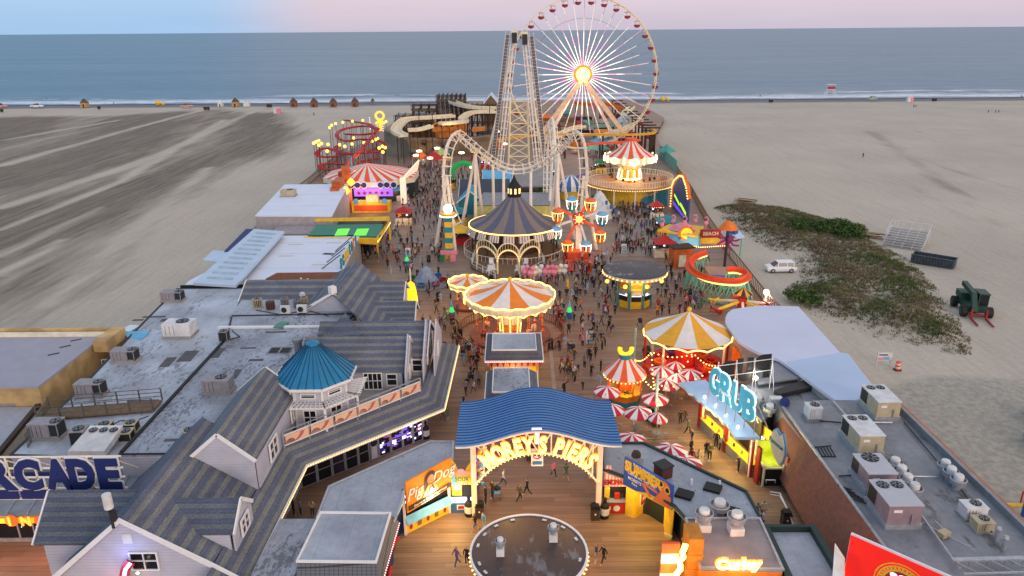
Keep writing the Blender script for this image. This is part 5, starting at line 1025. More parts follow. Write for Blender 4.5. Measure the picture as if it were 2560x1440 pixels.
pipe([(2260, 1055, 5.15), (2400, 1220, 5.15), (2480, 1330, 5.15)], .05, 'long black conduit following the outer parapet', m_dark); pipe([(2270, 1190, 5.15), (2345, 1192, 5.15)], .05, 'pale conduit linking the two rows of exhaust fans')
mb = Q(m_dark)
for i in range(6): q = P(2035+i*8, 1117, 5.06); q2 = P(2048+i*8, 1140, 5.06); mb.sweep([q, q2], (0, 0, 1), .06, .06)
mb.sweep([P(2033, 1118, 5.06), P(2078, 1114, 5.06)], (0, 0, 1), .06, .06); mb.sweep([P(2046, 1141, 5.06), P(2090, 1141, 5.06)], (0, 0, 1), .06, .06); one(mb, 'steel_rack', 'flat steel rack lying beside the brown roof strip', 'rack', tuple(P(2060, 1128, 5)))
q = P(2118, 1228, 5.1); mb = Q(m_dark)
for i in range(5): mb.box((q.x+.1*i, q.y-.4*i+.4, 5.12), (.9, .08, .08), -.7)
mb.sweep([(q.x-.3, q.y+.8, 5.1), (q.x+.8, q.y-1.2, 5.1)], (0, 0, 1), .08, .08); one(mb, 'wooden_pallet', 'dark broken pallet left of the mauve units', 'pallet', tuple(q))
q = P(2358, 1342, 5); mb = Q(m_ab).box((q.x, q.y, 5.25), (.7, .5, .35), .4); mb.mat(m_si).sweep([(q.x-.8, q.y+1.2, 5.2), (q.x+.9, q.y-1.3, 5.2)], (0, 0, 1), .07, .07); mb.sweep([(q.x+.2, q.y+1.4, 5.15), (q.x+.2, q.y, 5.3)], (0, 0, 1), .07, .07); one(mb, 'roof_junk', 'small heap of pipe fittings beside the long straight pipe', 'fittings', tuple(q))
for x_, y_ in ((2490, 1352), (2508, 1375)): q = P(x_, y_, 5); one(Q(m_si).cyl(q, q+V((0, 0, .9)), .16, n=8).ball(q+V((0, 0, .9)), .2, 8), 'vent_pipe', 'galvanised vent pipe near the outer parapet, %s of two' % ('farther' if x_ < 2500 else 'nearer'), 'pipe', tuple(q))
mb = Q(m_si); a, b = P(2380, 1400, 5.6), P(2560, 1395, 5.6); mb.sweep([a, b], (0, 0, 1), .3, .12); mb.sweep([a-V((0, 1.2, 0)), b-V((0, 1.2, 0))], (0, 0, 1), .1, .1)
for i in range(5): q = a.lerp(b, i/4); mb.cyl((q.x, q.y, 5), q, .05, n=4); mb.sweep([q, q+V((.9, -1.2, 0))], (0, 0, 1), .06, .06)
one(mb, 'steel_framework', 'low galvanised framework at the bottom right corner of the grey roof', 'framework', tuple(a))
# red billboard at the very bottom
RS = thing('red_billboard', 'big red billboard with yellow ringed emblem at the bottom right corner', 'billboard', tuple(P(2230, 1440, 6)))
ya = P(2130, 1335, 8.2); xa = P(2357, 1440, 8.0); dv = V((xa.x-ya.x, xa.y-ya.y, 0)); Lq = dv.length*1.35; dv.normalize(); rn = V((dv.y, -dv.x, 0))
rb_ = lambda u, z, o=0: tuple(V((ya.x, ya.y, 0))+dv*u+rn*o+V((0, 0, z)))
m_redb = M('billboard_red', (.93, .14, .10), emit=.45, ec=(.9, .08, .05)); Q(m_redb).thick([rb_(0, 5), rb_(Lq, 5), rb_(Lq, 8.1), rb_(0, 8.2)], .2).build('panel', RS)
mb = Q(m_trim).sweep([rb_(0, 5, .05), rb_(0, 8.25, .05), rb_(Lq, 8.15, .05)], rn, .14, .12); mb.build('frame', RS)
uc = 3.0; zc_ = 6.35; cl_ = lambda r, o, n=28: [rb_(uc+r*cos(t*2*PI/n), zc_+r*sin(t*2*PI/n), o) for t in range(n)]
mb = Q(m_ye).poly(cl_(1.45, .23)); mb.mat(m_redb).poly(cl_(1.38, .235)); mb.mat(m_ye).poly(cl_(1.28, .24)); mb.mat(m_red).poly(cl_(.92, .245)); mb.mat(m_shopw)
for x_, z_ in ((-.45, .55), (0, .6), (.45, .45)): mb.poly([rb_(uc+x_+.2*cos(t*PI/6), zc_+z_+.16*sin(t*PI/6), .25) for t in range(12)])
mb.mat(m_redb)
for i in range(26): a = PI*.06*i-.1; c_, s_ = cos(PI-a), sin(PI-a); mb.thick([rb_(uc+1.04*c_, zc_+1.04*s_, .25), rb_(uc+1.2*c_, zc_+1.2*s_, .25), rb_(uc+1.2*cos(PI-a-.06), zc_+1.2*sin(PI-a-.06), .25), rb_(uc+1.04*cos(PI-a-.06), zc_+1.04*sin(PI-a-.06), .25)], .01)
mb.build('emblem', RS); Q(m_trim).text('KOHR', .45, lambda x, y, z: rb_(uc+x, zc_-.05+y, .27+z), .02, .01).build('lettering', RS)
q = P(2092, 1400, 6); YS = thing('menu_sign', 'narrow yellow and white menu board left of the red billboard', 'sign', tuple(q)); mb = Q(m_trim).thick([P(2088, 1358, 7.2), P(2112, 1395, 6.8), P(2112, 1460, 5.2), P(2082, 1440, 5.4)][::-1], .1); mb.build('board', YS)
# rooftop deck ramp by the food building
mb = Q(m_trim)
for o_ in (0, .35): mb.tube([P(1925, 1236-o_*20, 1.0), P(1950, 1240-o_*20, 1.0), P(1972, 1280, 1.0), P(1985, 1318, .9), P(1985, 1322, 0)], .045, 5)
mb.tube([P(1915, 1210, 0), P(1915, 1200, 1), P(1938, 1200, 1), P(1938, 1210, 0)], .045, 5); one(mb, 'handrail', 'bent white tube handrail of the ramp beside the brown roof strip', 'handrail', tuple(P(1950, 1260, 0)))
# PUB GRUB: counter, canopy, letters
ca, cb = P(1749, 1067, 0), P(1876, 1192, 0); cd = cb-ca; cL = cd.length; cd.normalize(); cn = V((cd.y, -cd.x, 0)); cn = cn if cn.x < 0 else -cn
GB = thing('food_counter', 'brightly lit food counter with yellow top under a pale canopy and blue GRUB letters', 'stand', tuple(ca))
cw = lambda u, z, o=0: tuple(ca+cd*(cL*u)+cn*o+V((0, 0, z)))
m_ylit = M('yellow_counter', (.98, .80, .12), wear=.06)
Q(m_grey).thick([cw(0, 0), cw(1, 0), cw(1, 1.0), cw(0, 1.0)], .1).build('counter_front', GB)
Q(m_ylit).thick([cw(0, 1.05, .15), cw(1, 1.05, .15), cw(1, 1.05, -.75), cw(0, 1.05, -.75)], .08).build('counter_top', GB)
mb = Q(m_ye).thick([cw(0, 0, -2.4), cw(1, 0, -2.4), cw(1, 3.4, -2.4), cw(0, 3.4, -2.4)], .1)
rr = random.Random(4)
for i in range(26): mb.mat([m_or, m_bw, m_ye, m_red, m_si, m_shopw][rr.randrange(6)]); u = rr.uniform(.02, .93); mb.thick([cw(u, rr.uniform(1, 1.6), -2.2), cw(u+.06, 1.2, -2.2), cw(u+.06, 2.4, -2.2), cw(u, 2.4, -2.2)], .1)
mb.build('back_wall', GB)
mb = MB()
for i in range(7): q = cw(.06+.145*i, 1.1, -.2); mb.mat([m_red, m_bw, m_or][i % 3]).cyl(q, (q[0], q[1], q[2]+.3), .1, n=7)
mb.build('condiments', GB)
m_redp = M('red_menu_panel', (.62, .16, .12), wear=.15)
for u in (.0, .52, .98, 1.1): q = cw(u, 0, .05); mb = Q(m_redp).box((q[0], q[1], 1.7), (.5, .2, 3.4), math.atan2(cd.y, cd.x)); mb.build('menu_post', GB)
for u, o_ in ((.02, -.1), (.5, -.3), (.99, .1)): q = cw(u, 0, o_); Q(m_trim).bx(q[0]-.1, q[0]+.1, q[1]-.1, q[1]+.1, 0, 3.5).build('post', GB)
g = [P(1696, 957, 3.7), P(1764, 949, 3.7), P(1800, 985, 3.7), P(1900, 1093, 3.7), P(1838, 1093, 3.7), P(1818, 1062, 3.7), P(1808, 1055, 3.7), P(1797, 1040, 3.7), P(1786, 1035, 3.7), P(1776, 1022, 3.7), P(1762, 1015, 3.7), P(1753, 1003, 3.7), P(1743, 998, 3.7), P(1734, 985, 3.7), P(1722, 982, 3.7), P(1712, 968, 3.7)]
Q(M('canopy_pale_blue', (.70, .80, .90), .4, 0, .06)).slab([tuple(v) for v in g], .25).build('canopy', GB)
mb = Q(m_bulbw)
for x_, y_ in ((1762, 991), (1789, 1014), (1815, 1037), (1845, 1066)): q = P(x_, y_, 3.85); mb.ball(q, .13, 8)
mb.build('spot_lamps', GB)
for x_, y_ in ((1762, 991), (1789, 1014), (1815, 1037), (1845, 1066)): lamp('canopy_spot', P(x_, y_, 4.4), 7, (.95, .95, 1), .1, GB)
for u in (.15, .45, .75): lamp('counter_lamp', cw(u, 2.9, -.9), 85, (1, .74, .22), .3, GB)
lamp('counter_spill', cw(.4, 2.6, 1.5), 170, (1, .66, .16), .4, GB); lamp('counter_spill', cw(.9, 2.6, 1.5), 170, (1, .66, .16), .4, GB)
# GRUB letters
m_gr = M('teal_lit_letter', (.30, .62, .70), emit=.4, ec=(.20, .58, .68)); m_gw = M('white_letter_glow', (.9, 1, 1), emit=1.5, ec=(.78, .98, 1))
GL = thing('grub_letters', 'large teal GRUB letters edged with white light above the food counter', 'sign', tuple(P(1830, 1020, 5)))
a, b = P(1776, 982, 5.2), P(1884, 1048, 5.2); a = P(1772, 985, 4.9); b = P(1887, 1060, 4.9); gd = b-a; gL = gd.length; gd.normalize(); gn = V((gd.y, -gd.x, 0)); gn = gn if gn.y < 0 else -gn
ztop = PY(1775, 921, a.y).z; zbot = PY(1775, 980, a.y).z; gh = (ztop-zbot)
for i, ch in enumerate('GRUB'):
 uc_ = (i+.5)/4; v, f = textmesh(ch, .1, 0, 'CENTER'); xs_ = [p[0] for p in v]; ys_ = [p[1] for p in v]; w0, h0 = max(xs_)-min(xs_), max(ys_)-min(ys_); mx_, my_ = (max(xs_)+min(xs_))/2, (max(ys_)+min(ys_))/2
 cc = a.lerp(b, uc_); cc.z = 0
 def put(off, m, o_):
  v, f = textmesh(ch, .1, off, 'CENTER'); mm = Q(m); mm.add([tuple(cc+gd*((x-mx_)*gL*.205/w0)+gn*(o_+z_*1.5)+V((0, 0, (zbot+ztop)/2+.1-(i-1.5)*.12+(y_-my_)*gh*1.0/h0))) for x, y_, z_ in v], f); return mm
 le = put(.055, m_gw, 0).build('letter', GL); put(.035, m_gr, .14).build('face', le)
mb = Q(m_trim)
for o_, s_, xx in ((0, 'Famous', .45),): mb.text(s_, .5, lambda x, y, z: tuple(a.lerp(b, .42)+gd*x+gn*(.35+z)+V((0, 0, (zbot+ztop)/2-a.z+y-.1))), .05, .02)
mb.build('script', GL); mb = Q(m_si)
for i in range(6): q = a.lerp(b, i/5); mb.cyl((q.x, q.y, 3.9), (q.x, q.y, ztop-.2), .05, n=5); mb.cyl((q.x, q.y, ztop-.6), (q.x-gn.x*1.6, q.y-gn.y*1.6, 4), .05, n=5)
mb.build('frame', GL); lamp('grub_glow', tuple(a.lerp(b, .5)+gn*1.5+V((0, 0, 1.5))), 22, (.7, .95, 1), .6, GL)
# PUB letters seen from behind
PL = thing('pub_letters', 'black backs of large PUB letters on a pale frame behind the GRUB letters', 'sign', tuple(P(1850, 950, 5)))
a, b = P(1790, 968, 4.6), P(1925, 945, 5); pd = b-a; pLn = V((pd.x, pd.y, 0)).length; pd = V((pd.x, pd.y, 0)).normalized(); pn = V((pd.y, -pd.x, 0)); z1_ = PY(1925, 883, b.y).z; z0_ = PY(1925, 944, b.y).z; ph = z1_-z0_
for i, ch in enumerate('BUP'):
 v, f = textmesh(ch, .1, .085, 'CENTER'); xs_ = [p[0] for p in v]; ys_ = [p[1] for p in v]; w0, h0 = max(xs_)-min(xs_), max(ys_)-min(ys_); mx_, my_ = (max(xs_)+min(xs_))/2, (max(ys_)+min(ys_))/2
 cc = V((a.x, a.y, 0))+pd*(pLn*(i+.5)/3); zm = z0_+ph/2-(2-i)*.18
 Q(m_black).add([tuple(cc-pd*((x-mx_)*pLn*.29/w0)+pn*z_+V((0, 0, zm+(y_-my_)*ph*.95/h0))) for x, y_, z_ in v], f).build('letter', PL)
mb = Q(m_trim)
for z_ in (z0_+ph*.35, z0_+ph*.8): mb.sweep([(a.x, a.y-.15, z_-.2), (b.x, b.y-.15, z_)], (0, 0, 1), .05, .05)
for i in range(4): q = V((a.x, a.y, 0)).lerp(V((b.x, b.y, 0)), i/3); mb.cyl((q.x, q.y-.15, 4), (q.x, q.y-.15, z1_-.3), .045, n=4); mb.cyl((q.x, q.y-.15, z0_+ph*.7), (q.x+.1, q.y-1.1, 4), .03, n=4)
mb.build('frame', PL); q = P(1890, 945, 5.2); Q(m_bulbw).ball(q, .22, 8).build('flood_lamp', PL); lamp('flood', tuple(q+V((0, -.4, .2))), 60, (1, .95, .8), .1, PL)
# the area behind: cluttered roof, dark parts
flat(RB, [(tuple(P(1840, 990, 4)[:2])), tuple(P(1905, 1052, 4)[:2]), (23.2, 57.4), (30.5, 57.5), tuple(P(2100, 1004, 4)[:2]), tuple(P(2010, 940, 4)[:2]), tuple(P(1870, 960, 4)[:2])][::-1], 4.0, m_fr4, None, .2, 0, m_dark, 'back_roof')
mb = Q(m_dark).slab([tuple(v) for v in (P(1935, 975, 4.5), P(2040, 940, 4.5), P(2050, 962, 4.5), P(1950, 985, 4.5))], .4); mb.mat(m_navy).cyl(P(1962, 1005, 4), P(1962, 1005, 5.4), .42, n=12); mb.mat(m_white).box(tuple(P(1940, 1000, 4.4)), (1.1, .7, .5)); mb.build('roof_clutter', RB)
# rounded pale roof over the game hall
RW = thing('round_ended_hall', 'hall with broad pale roof rounded at its left end beside the gold striped tent', 'building', (29, 70, 0))
g = [(1813, 803), (1814, 792), (1820, 781), (1832, 773), (1870, 767), (1921, 764), (1996, 766), (2100, 881), (2120, 884), (2196, 982), (2180, 1003), (2088, 1001), (2006, 939), (1947, 898), (1897, 881), (1870, 868), (1848, 853), (1833, 836), (1820, 818)]
mb = Q(M('pale_lavender_roof', (.80, .81, .88), .5, 0, .05, .2)).slab([tuple(P(x, y, 5)) for x, y in g], .3); mb.build('roof', RW)
mb = Q(M('pale_blue_roof', (.70, .77, .87), .5, 0, .06, .2)).slab([tuple(P(x, y, 5.02)) for x, y in ((2099, 882), (2119, 885), (2194, 982), (2179, 1002), (2089, 1000), (2008, 938), (1965, 905))], .1); mb.mat(m_grey).slab([tuple(P(x, y, 4.6)) for x, y in ((1925, 900), (1959, 899), (2010, 943), (1895, 960), (1890, 925))], .15); mb.build('lower_roof', RW)
gi = [(v.x+(29-v.x)*.06, v.y+(70-v.y)*.06) for v in [P(x, y, 5) for x, y in g]]
mb = Q(m_conc).prism(gi, SZ, 4.7); mb.build('wall', RW)
mb = Q(m_or)
for x0_, y0_, x1_, y1_ in ((1822, 845, 1830, 920), (1835, 860, 1862, 900), (1830, 920, 1850, 950)): a, b = P(x0_, y0_+25, 0), P(x1_, y1_+10, 0); mb.thick([(a.x, a.y, 0), (b.x, b.y, 0), (b.x, b.y, 3.6), (a.x, a.y, 3.8)], .3)
mb.build('orange_front', RW); lamp('hall_lamp', P(1850, 900, 2)+V((-.6, -.5, 0)), 70, (1, .5, .15), .4, RW)
# shield-shaped sign and lime booth at the end of the counter
q = PY(1944, 1113, P(1935, 1230, 0).y); SH = thing('shield_sign', 'tan shield shaped sign with blue crab trim above the brown roof strip', 'sign', tuple(q))
sh = [(-.45, .95), (-.2, 1.3), (.1, 1.05), (.35, 1.35), (.6, .6), (.7, -.2), (.6, -1.0), (.35, -1.5), (0, -1.2), (-.35, -.7), (-.6, 0)]
th = Matrix.Rotation(rad(-58), 3, 'Z')
pl = lambda x, z, o, s=1: tuple(q+th @ V((x*1.15*s, o, 0))+V((0, 0, (z-x*.35)*.95*s)))
mb = Q(m_skyb).thick([pl(x, z, 0, 1.1) for x, z in sh], .1); mb.mat(m_cream).thick([pl(x, z, -.15) for x, z in sh], .05); mb.build('panel', SH); Q(m_teal).text('Famous', .55, lambda x, y, z: pl(x*.7, y+.25, -.24-z), .04, .02).build('lettering', SH)
a, b = P(1905, 1210, 0), P(1915, 1218, 0); LB = thing('lime_booth', 'small lime green booth with cream frame at the near end of the food counter', 'booth', tuple(a))
x0_, y0_ = P(1893, 1193, 0).x, P(1908, 1215, 0).y
mb = Q(m_black).bx(x0_, x0_+1.6, y0_, y0_+1.8, 0, 1.6); mb.build('body', LB); mb = Q(M('lime', (.72, .76, .15), wear=.1)).bx(x0_+.1, x0_+1.5, y0_+.2, y0_+2.2, 1.6, 1.7); mb.bx(x0_+.1, x0_+1.5, y0_+2.2, y0_+2.3, 1.7, 3.0); mb.build('interior', LB)
mb = Q(m_cream)
for x_ in (x0_, x0_+1.6):
 for y_ in (y0_, y0_+2.3): mb.bx(x_-.08, x_+.08, y_-.08, y_+.08, 0, 2.0 if y_ == y0_ else 3.2)
mb.sweep([(x0_, y0_, 1.7), (x0_+1.6, y0_, 1.7)], (0, 0, 1), .12, .12); mb.sweep([(x0_, y0_, 1.7), (x0_, y0_+2.3, 1.7)], (0, 0, 1), .12, .12); mb.build('frame', LB)
for k_ in range(2): Q([m_ye, M('pink_menu', (.75, .35, .32))][k_]).bx(x0_+1.75, x0_+1.85, y0_+1.4-k_*1.6, y0_+2.8-k_*1.6, 1.3-k_*.5, 3.3-k_*.5).build('menu_board', LB)
lamp('lime_lamp', (x0_+.8, y0_+1.2, 2.6), 25, (.9, 1, .5), .2, LB)
# ---------------- rides ----------------
def tent(name, cat, label, px, py, z, a, apy, ma, mb_, n=24, sag=.12, loc0=0):
 c = P(px, py, z); r = R_(a, c); za = PY(px, apy, c.y).z; t = thing(name, label, cat, (c.x, c.y, loc0)); m = MB(); H_ = za-z
 prof = [(r*(1-u), H_*(u-sag*sin(PI*u))+z) for u in (0, .2, .4, .6, .8, .985)]
 m.lathe((c.x, c.y, 0), prof, n*2, mf=lambda i, j: ma if (i//2) % 2 else mb_); m.build('canopy', t)
 f = Q(m_ye).ball((c.x, c.y, za+.2), .28, 8).build('finial', t); return t, c, r, za
def wavy(c, r, z, amp, k_, n=120): return [(c.x+r*cos(2*PI*i/n), c.y+r*sin(2*PI*i/n), z+amp*abs(sin(k_*PI*i/n))) for i in range(n+1)]
def ringfence(mb, c, r, z, h, n, m=None, a0=0, a1=2*PI, w=.05):
 for i in range(n+1): a = a0+(a1-a0)*i/n; mb.box((c[0]+r*cos(a), c[1]+r*sin(a), z+h/2), (w, w, h), a)
 for z_ in (.12, h): mb.sweep(circ(c, r, max(12, n//2), z+z_, a0, a1), (0, 0, 1), w*1.4, w*1.4)
def horse(m, x, y, z, a, s=1):
 c_, s_ = cos(a), sin(a); q = lambda u, v, w: (x+(u*c_-v*s_)*s, y+(u*s_+v*c_)*s, z+w*s)
 m.cyl(q(-.45, 0, .1), q(.4, 0, .15), .22*s, .2*s, 7); m.cyl(q(.35, 0, .15), q(.62, 0, .62), .15*s, .1*s, 6); m.cyl(q(.56, 0, .66), q(.88, 0, .5), .11*s, .07*s, 6)
 for u, v, k_ in ((.32, .12, .25), (.32, -.12, .1), (-.38, .12, -.2), (-.38, -.12, -.05)): m.cyl(q(u, v, .05), q(u+k_, v, -.55), .07*s, .04*s, 5)
 m.cyl(q(-.48, 0, .15), q(-.75, 0, -.15), .07*s, .02*s, 5)
m_gold = M('lit_gold', (.95, .65, .22), .4, .2, .2); m_rose = M('rose_wood', (.50, .30, .25), wear=.2)
hm = [M('horse_cream', (.9, .82, .7)), M('horse_tan', (.75, .5, .3)), M('horse_grey', (.55, .5, .5)), M('horse_brown', (.4, .22, .14))]
def carousel(name, label, px, py, z, a, apy, nh, bulbz, big=True):
 t, c, r, za = tent(name, 'carousel', label, px, py, z, a, apy, m_co, m_cw, 12 if big else 10)
 n = 120; mb = Q(m_cream); k_ = 20 if big else 12
 mb.lathe((c.x, c.y, 0), [(r*1.0, z-.02), (r*1.06, z+.25*bulbz), (r*1.07, z-.5*bulbz), (r*.98, z-.75*bulbz)], 48); mb.build('rounding_board', t)
 mb = Q(m_bulb); mb.sweep(wavy(c, r*1.085, z+.25*bulbz, .16, k_)[:-1], (0, 0, 1), .13, .16, close=True); mb.sweep(wavy(c, r*1.0, z-.95*bulbz, .35*bulbz, k_)[:-1], (0, 0, 1), .12, .15, close=True); mb.build('light_ring', t)
 mb = Q(m_gold).cyl((c.x, c.y, .3), (c.x, c.y, z), r*.22, r*.3, 16); mb.mat(m_bulb)
 for i in range(8): A_ = i*PI/4; mb.cyl((c.x+r*.24*cos(A_), c.y+r*.24*sin(A_), .4), (c.x+r*.31*cos(A_), c.y+r*.31*sin(A_), z-.3), .07, n=4)
 mb.mat(m_cw); 
 for i in range(8): A_ = i*PI/4+PI/8; mb.box((c.x+r*.27*cos(A_), c.y+r*.27*sin(A_), z*.55), (.1, r*.12, z*.35), A_)
 mb.build('centre_drum', t)
 Q(m_rose).cyl((c.x, c.y, .02), (c.x, c.y, .35), r*.98, n=40).build('platform', t)
 for i in range(nh):
  A_ = 2*PI*i/nh; rr_ = r*(.82 if i % 2 else .6); x_, y_ = c.x+rr_*cos(A_), c.y+rr_*sin(A_); s_ = 1 if big else .6
  m = Q(hm[i % 4]); horse(m, x_, y_, .95*s_+.35+.2*sin(i*2.1), A_+PI/2, s_*.9); m.mat(m_red).cyl((x_, y_, 1.2*s_+.5), (x_, y_, 1.35*s_+.55), .23*s_, n=6); m.mat(m_gold).cyl((x_, y_, .35), (x_, y_, z-.4), .035, n=4); m.build('horse', t)
 lamp('carousel_lamp', (c.x, c.y-r*.62, z-.9), 130 if big else 25, (1, .55, .18), .4, t); lamp('carousel_lamp', (c.x-r*.6, c.y, z-.9), 70 if big else 12, (1, .55, .18), .4, t); lamp('carousel_lamp', (c.x+r*.6, c.y, z-.9), 70 if big else 12, (1, .55, .18), .4, t)
 return c, r
cc1, cr1 = carousel('carousel', 'large carousel with orange and white striped canopy and wavy light bands', 1275, 741, 5.2, 104, 701, 18, 1.0)
carousel('small_carousel', 'small orange and white carousel behind the left side of the large one', 1169, 707, 3.4, 45, 692, 8, .55, False)
mb = Q(m_rose); ringfence(mb, (cc1.x, cc1.y), cr1*1.3, 0, 1.15, 90, w=.07); one(mb, 'carousel_fence', 'brown picket fence circling the large carousel', 'fence', (cc1.x, cc1.y, 0))
# slate dome with veranda
DC = P(1286, 558, 5); dr = R_(114, DC); zl = PY(1288, 489, DC.y).z; zt2 = PY(1288, 437, DC.y).z
DM = thing('dome_pavilion', 'big pavilion with slate and tan striped tent shaped roof and a lantern on top', 'pavilion', (DC.x, DC.y, 0))
m_sl1 = M('slate_stripe', (.36, .36, .44), .8, 0, .14, 3); m_sl2 = M('tan_slate', (.52, .46, .43), .8, 0, .14, 3); hz = zl-5
mb = MB(); prof = [(dr*(1-u)+1.0*u, 5+hz*(u-.20*sin(PI*u)*(1-.3*u))) for u in (0, .12, .25, .4, .55, .7, .85, 1)]
mb.lathe((DC.x, DC.y, 0), prof, 48, mf=lambda i, j: m_sl1 if (i//2) % 2 else m_sl2); mb.build('roof', DM)
mb = Q(m_black).lathe((DC.x, DC.y, 0), [(1.15, zl-.1), (1.2, zl+.25), (1.0, zl+.3), (1.0, zl+1.45), (1.3, zl+1.45), (.75, zl+2.1), (.35, zl+2.7), (.05, zt2)], 16)
for i in range(16):
 if i % 2 == 0: A_ = i*PI/8+PI/16; mb.mat(m_bulbw if False else M('lit_window', (1, .85, .6), emit=1.4, ec=(1, .80, .5))).box((DC.x+1.0*cos(A_), DC.y+1.0*sin(A_), zl+.88), (.12, .34, .9), A_)
mb.build('lantern', DM)
mb = Q(m_bulb).sweep(circ((DC.x, DC.y), dr*1.0, 64, 4.95)[:-1], (0, 0, 1), .16, .16, close=True); mb.build('light_ring', DM)
for i in range(20):
 A_ = 2*PI*i/20+.08; w_ = 2*PI/20*.72; r0, r1 = dr*1.005, dr*1.06; mb = MB()
 for k_ in range(8): u0, u1 = A_+w_*k_/8, A_+w_*(k_+1)/8; mb.mat(m_cream if k_ % 2 else M('lilac_stripe', (.62, .52, .60))).thick([(DC.x+r0*cos(u0), DC.y+r0*sin(u0), 4.75), (DC.x+r1*cos(u0), DC.y+r1*sin(u0), 3.7), (DC.x+r1*cos(u1), DC.y+r1*sin(u1), 3.7), (DC.x+r0*cos(u1), DC.y+r0*sin(u1), 4.75)], .05)
 mb.build('awning', DM)
for i in range(14): A_ = 2*PI*i/14; Q(m_bw).cyl((DC.x+dr*.93*cos(A_), DC.y+dr*.93*sin(A_), 0), (DC.x+dr*.93*cos(A_), DC.y+dr*.93*sin(A_), 4.8), .13, n=6).build('post', DM)
mb = Q(m_wood).cyl((DC.x, DC.y, .02), (DC.x, DC.y, .5), dr*1.0, n=40); mb.build('platform', DM); mb = Q(m_bw).cyl((DC.x, DC.y, .5), (DC.x, DC.y, 4.8), dr*.55, n=16); mb.build('core', DM)
mb = Q(m_trim); ringfence(mb, (DC.x, DC.y), dr*1.12, .0, 1.3, 70, w=.05); mb.build('railing', DM)
lamp('dome_lamp', (DC.x, DC.y-dr*.8, 3.6), 60, (1, .65, .3), .4, DM)
VR = thing('arched_veranda', 'cream arched veranda with latticed triple arch in front of the slate dome', 'veranda', tuple(P(1270, 690, 0)))
vp = [P(1193, 666, 0), P(1244, 690, 0), P(1298, 690, 0), P(1348, 666, 0)]; m_rwl = M('lit_cream', (.97, .88, .68), .5, wear=.05)
for v in vp: mb = Q(m_rwl).cyl(v, v+V((0, 0, 3.6)), .15, n=6); mb.build('post', VR)
for k_, (a, b) in enumerate(zip(vp, vp[1:])):
 base_ = 2.3; hh = [1.9, 2.2, 1.9][k_]; mb = Q(m_rwl)
 for o_, tt in ((0, .22), (1.1, .16)): mb.sweep([a.lerp(b, .5-.5*cos(PI*i/16))+V((0, 0, base_+o_+hh*sin(PI*i/16)*.85)) for i in range(17)], (0, 0, 1), tt, tt)
 for i in range(1, 12): q = a.lerp(b, .5-.5*cos(PI*i/12)); z_ = base_+hh*sin(PI*i/12)*.85; mb.sweep([q+V((0, 0, z_)), q+V((0, 0, z_+1.1))], (0, 1, 0), .05, .05)
 mb.build('arch', VR); Q(m_bulb).bulbs([a.lerp(b, .5-.5*cos(PI*i/16))+V((0, -.15, base_+hh*sin(PI*i/16)*.85)) for i in range(17)], .4, .07).build('bulbs', VR)
vd_ = [P(1178, 672, 0), P(1238, 703, 0), P(1300, 703, 0), P(1362, 672, 0), P(1350, 640, 0), P(1190, 640, 0)]
mb = Q(m_wood).prism([(v.x, v.y) for v in vd_], 0, .35); mb.build('deck', VR); mb = Q(m_trim)
for a, b in ((vd_[5], vd_[0]), (vd_[0], vd_[1]), (vd_[2], vd_[3]), (vd_[3], vd_[4])): rail(mb, a+V((0, 0, .35)), b+V((0, 0, .35)), 1.1, bars=2)
mb.build('railing', VR); mb = Q(m_cream); a, b = P(1251, 706, 0), P(1285, 706, 0)
for i in range(3): mb.bx(a.x, b.x, a.y-.3*i, a.y+.3-.3*i, 0, .35-.1*i)
mb.build('steps', VR)
def chair(px, py, lb, a=0):
 p = P(px, py, .35); T = Matrix.Translation(p) @ Matrix.Rotation(a, 4, 'Z'); t = thing('chair', lb, 'chair', tuple(p), 'white chairs on the veranda')
 m = MB(); m.T = T; m.mat(m_trim).bx(-.35, .35, -.3, .3, .4, .48); m.build('seat', t); m = MB(); m.T = T; m.mat(m_trim).bx(-.35, .35, .25, .32, .45, 1.2); m.build('backrest', t)
 for x_ in (-.3, .3):
  for y_ in (-.25, .25): m = MB(); m.T = T; m.mat(m_trim).bx(x_-.04, x_+.04, y_-.04, y_+.04, 0, .4); m.build('leg', t)
for x_, y_, a, lb in ((1229, 664, .3, 'white chair at the back left of the veranda'), (1222, 682, -.5, 'white chair at the front left of the veranda'), (1236, 680, .6, 'white chair just left of the veranda steps'), (1293, 682, -.4, 'white chair just right of the veranda steps'), (1309, 683, .4, 'white chair at the front right of the veranda'), (1314, 664, -.3, 'white chair at the back right of the veranda')): chair(x_, y_, lb, a)
# balloon wheel
BY = P(1450, 642, 0).y; hb = PY(1447, 546, BY); bR = R_(60, hb)
BW = thing('balloon_wheel', 'small wheel ride with eight balloon shaped cabins on orange and white arms', 'ferris wheel', (hb.x, hb.y, 0))
Q(m_rw).sweep([(hb.x+.2, hb.y+.6, 0), (hb.x, hb.y+.6, hb.z)], (0, 1, 0), 1.0, .8).build('column', BW)
mb = Q(m_red).cyl((hb.x, hb.y-.6, hb.z), (hb.x, hb.y+.4, hb.z), 1.0, n=20); mb.mat(m_bulby).cyl((hb.x, hb.y-.66, hb.z), (hb.x, hb.y-.6, hb.z), .55, n=12); mb.mat(m_bulb).bulbs(circ((0, 0, 0), 1, 1)[:1], 1, .1)
for i in range(8): A_ = i*PI/4; mb.bulbs([(hb.x+.55*cos(A_), hb.y-.7, hb.z+.55*sin(A_)), (hb.x+1.0*cos(A_), hb.y-.7, hb.z+1.0*sin(A_))], .18, .07)
mb.build('hub', BW)
m_gd = {0: (m_or, M('balloon_orange', (.95, .45, .22))), 1: (m_white, M('balloon_blue', (.45, .70, .85)))}
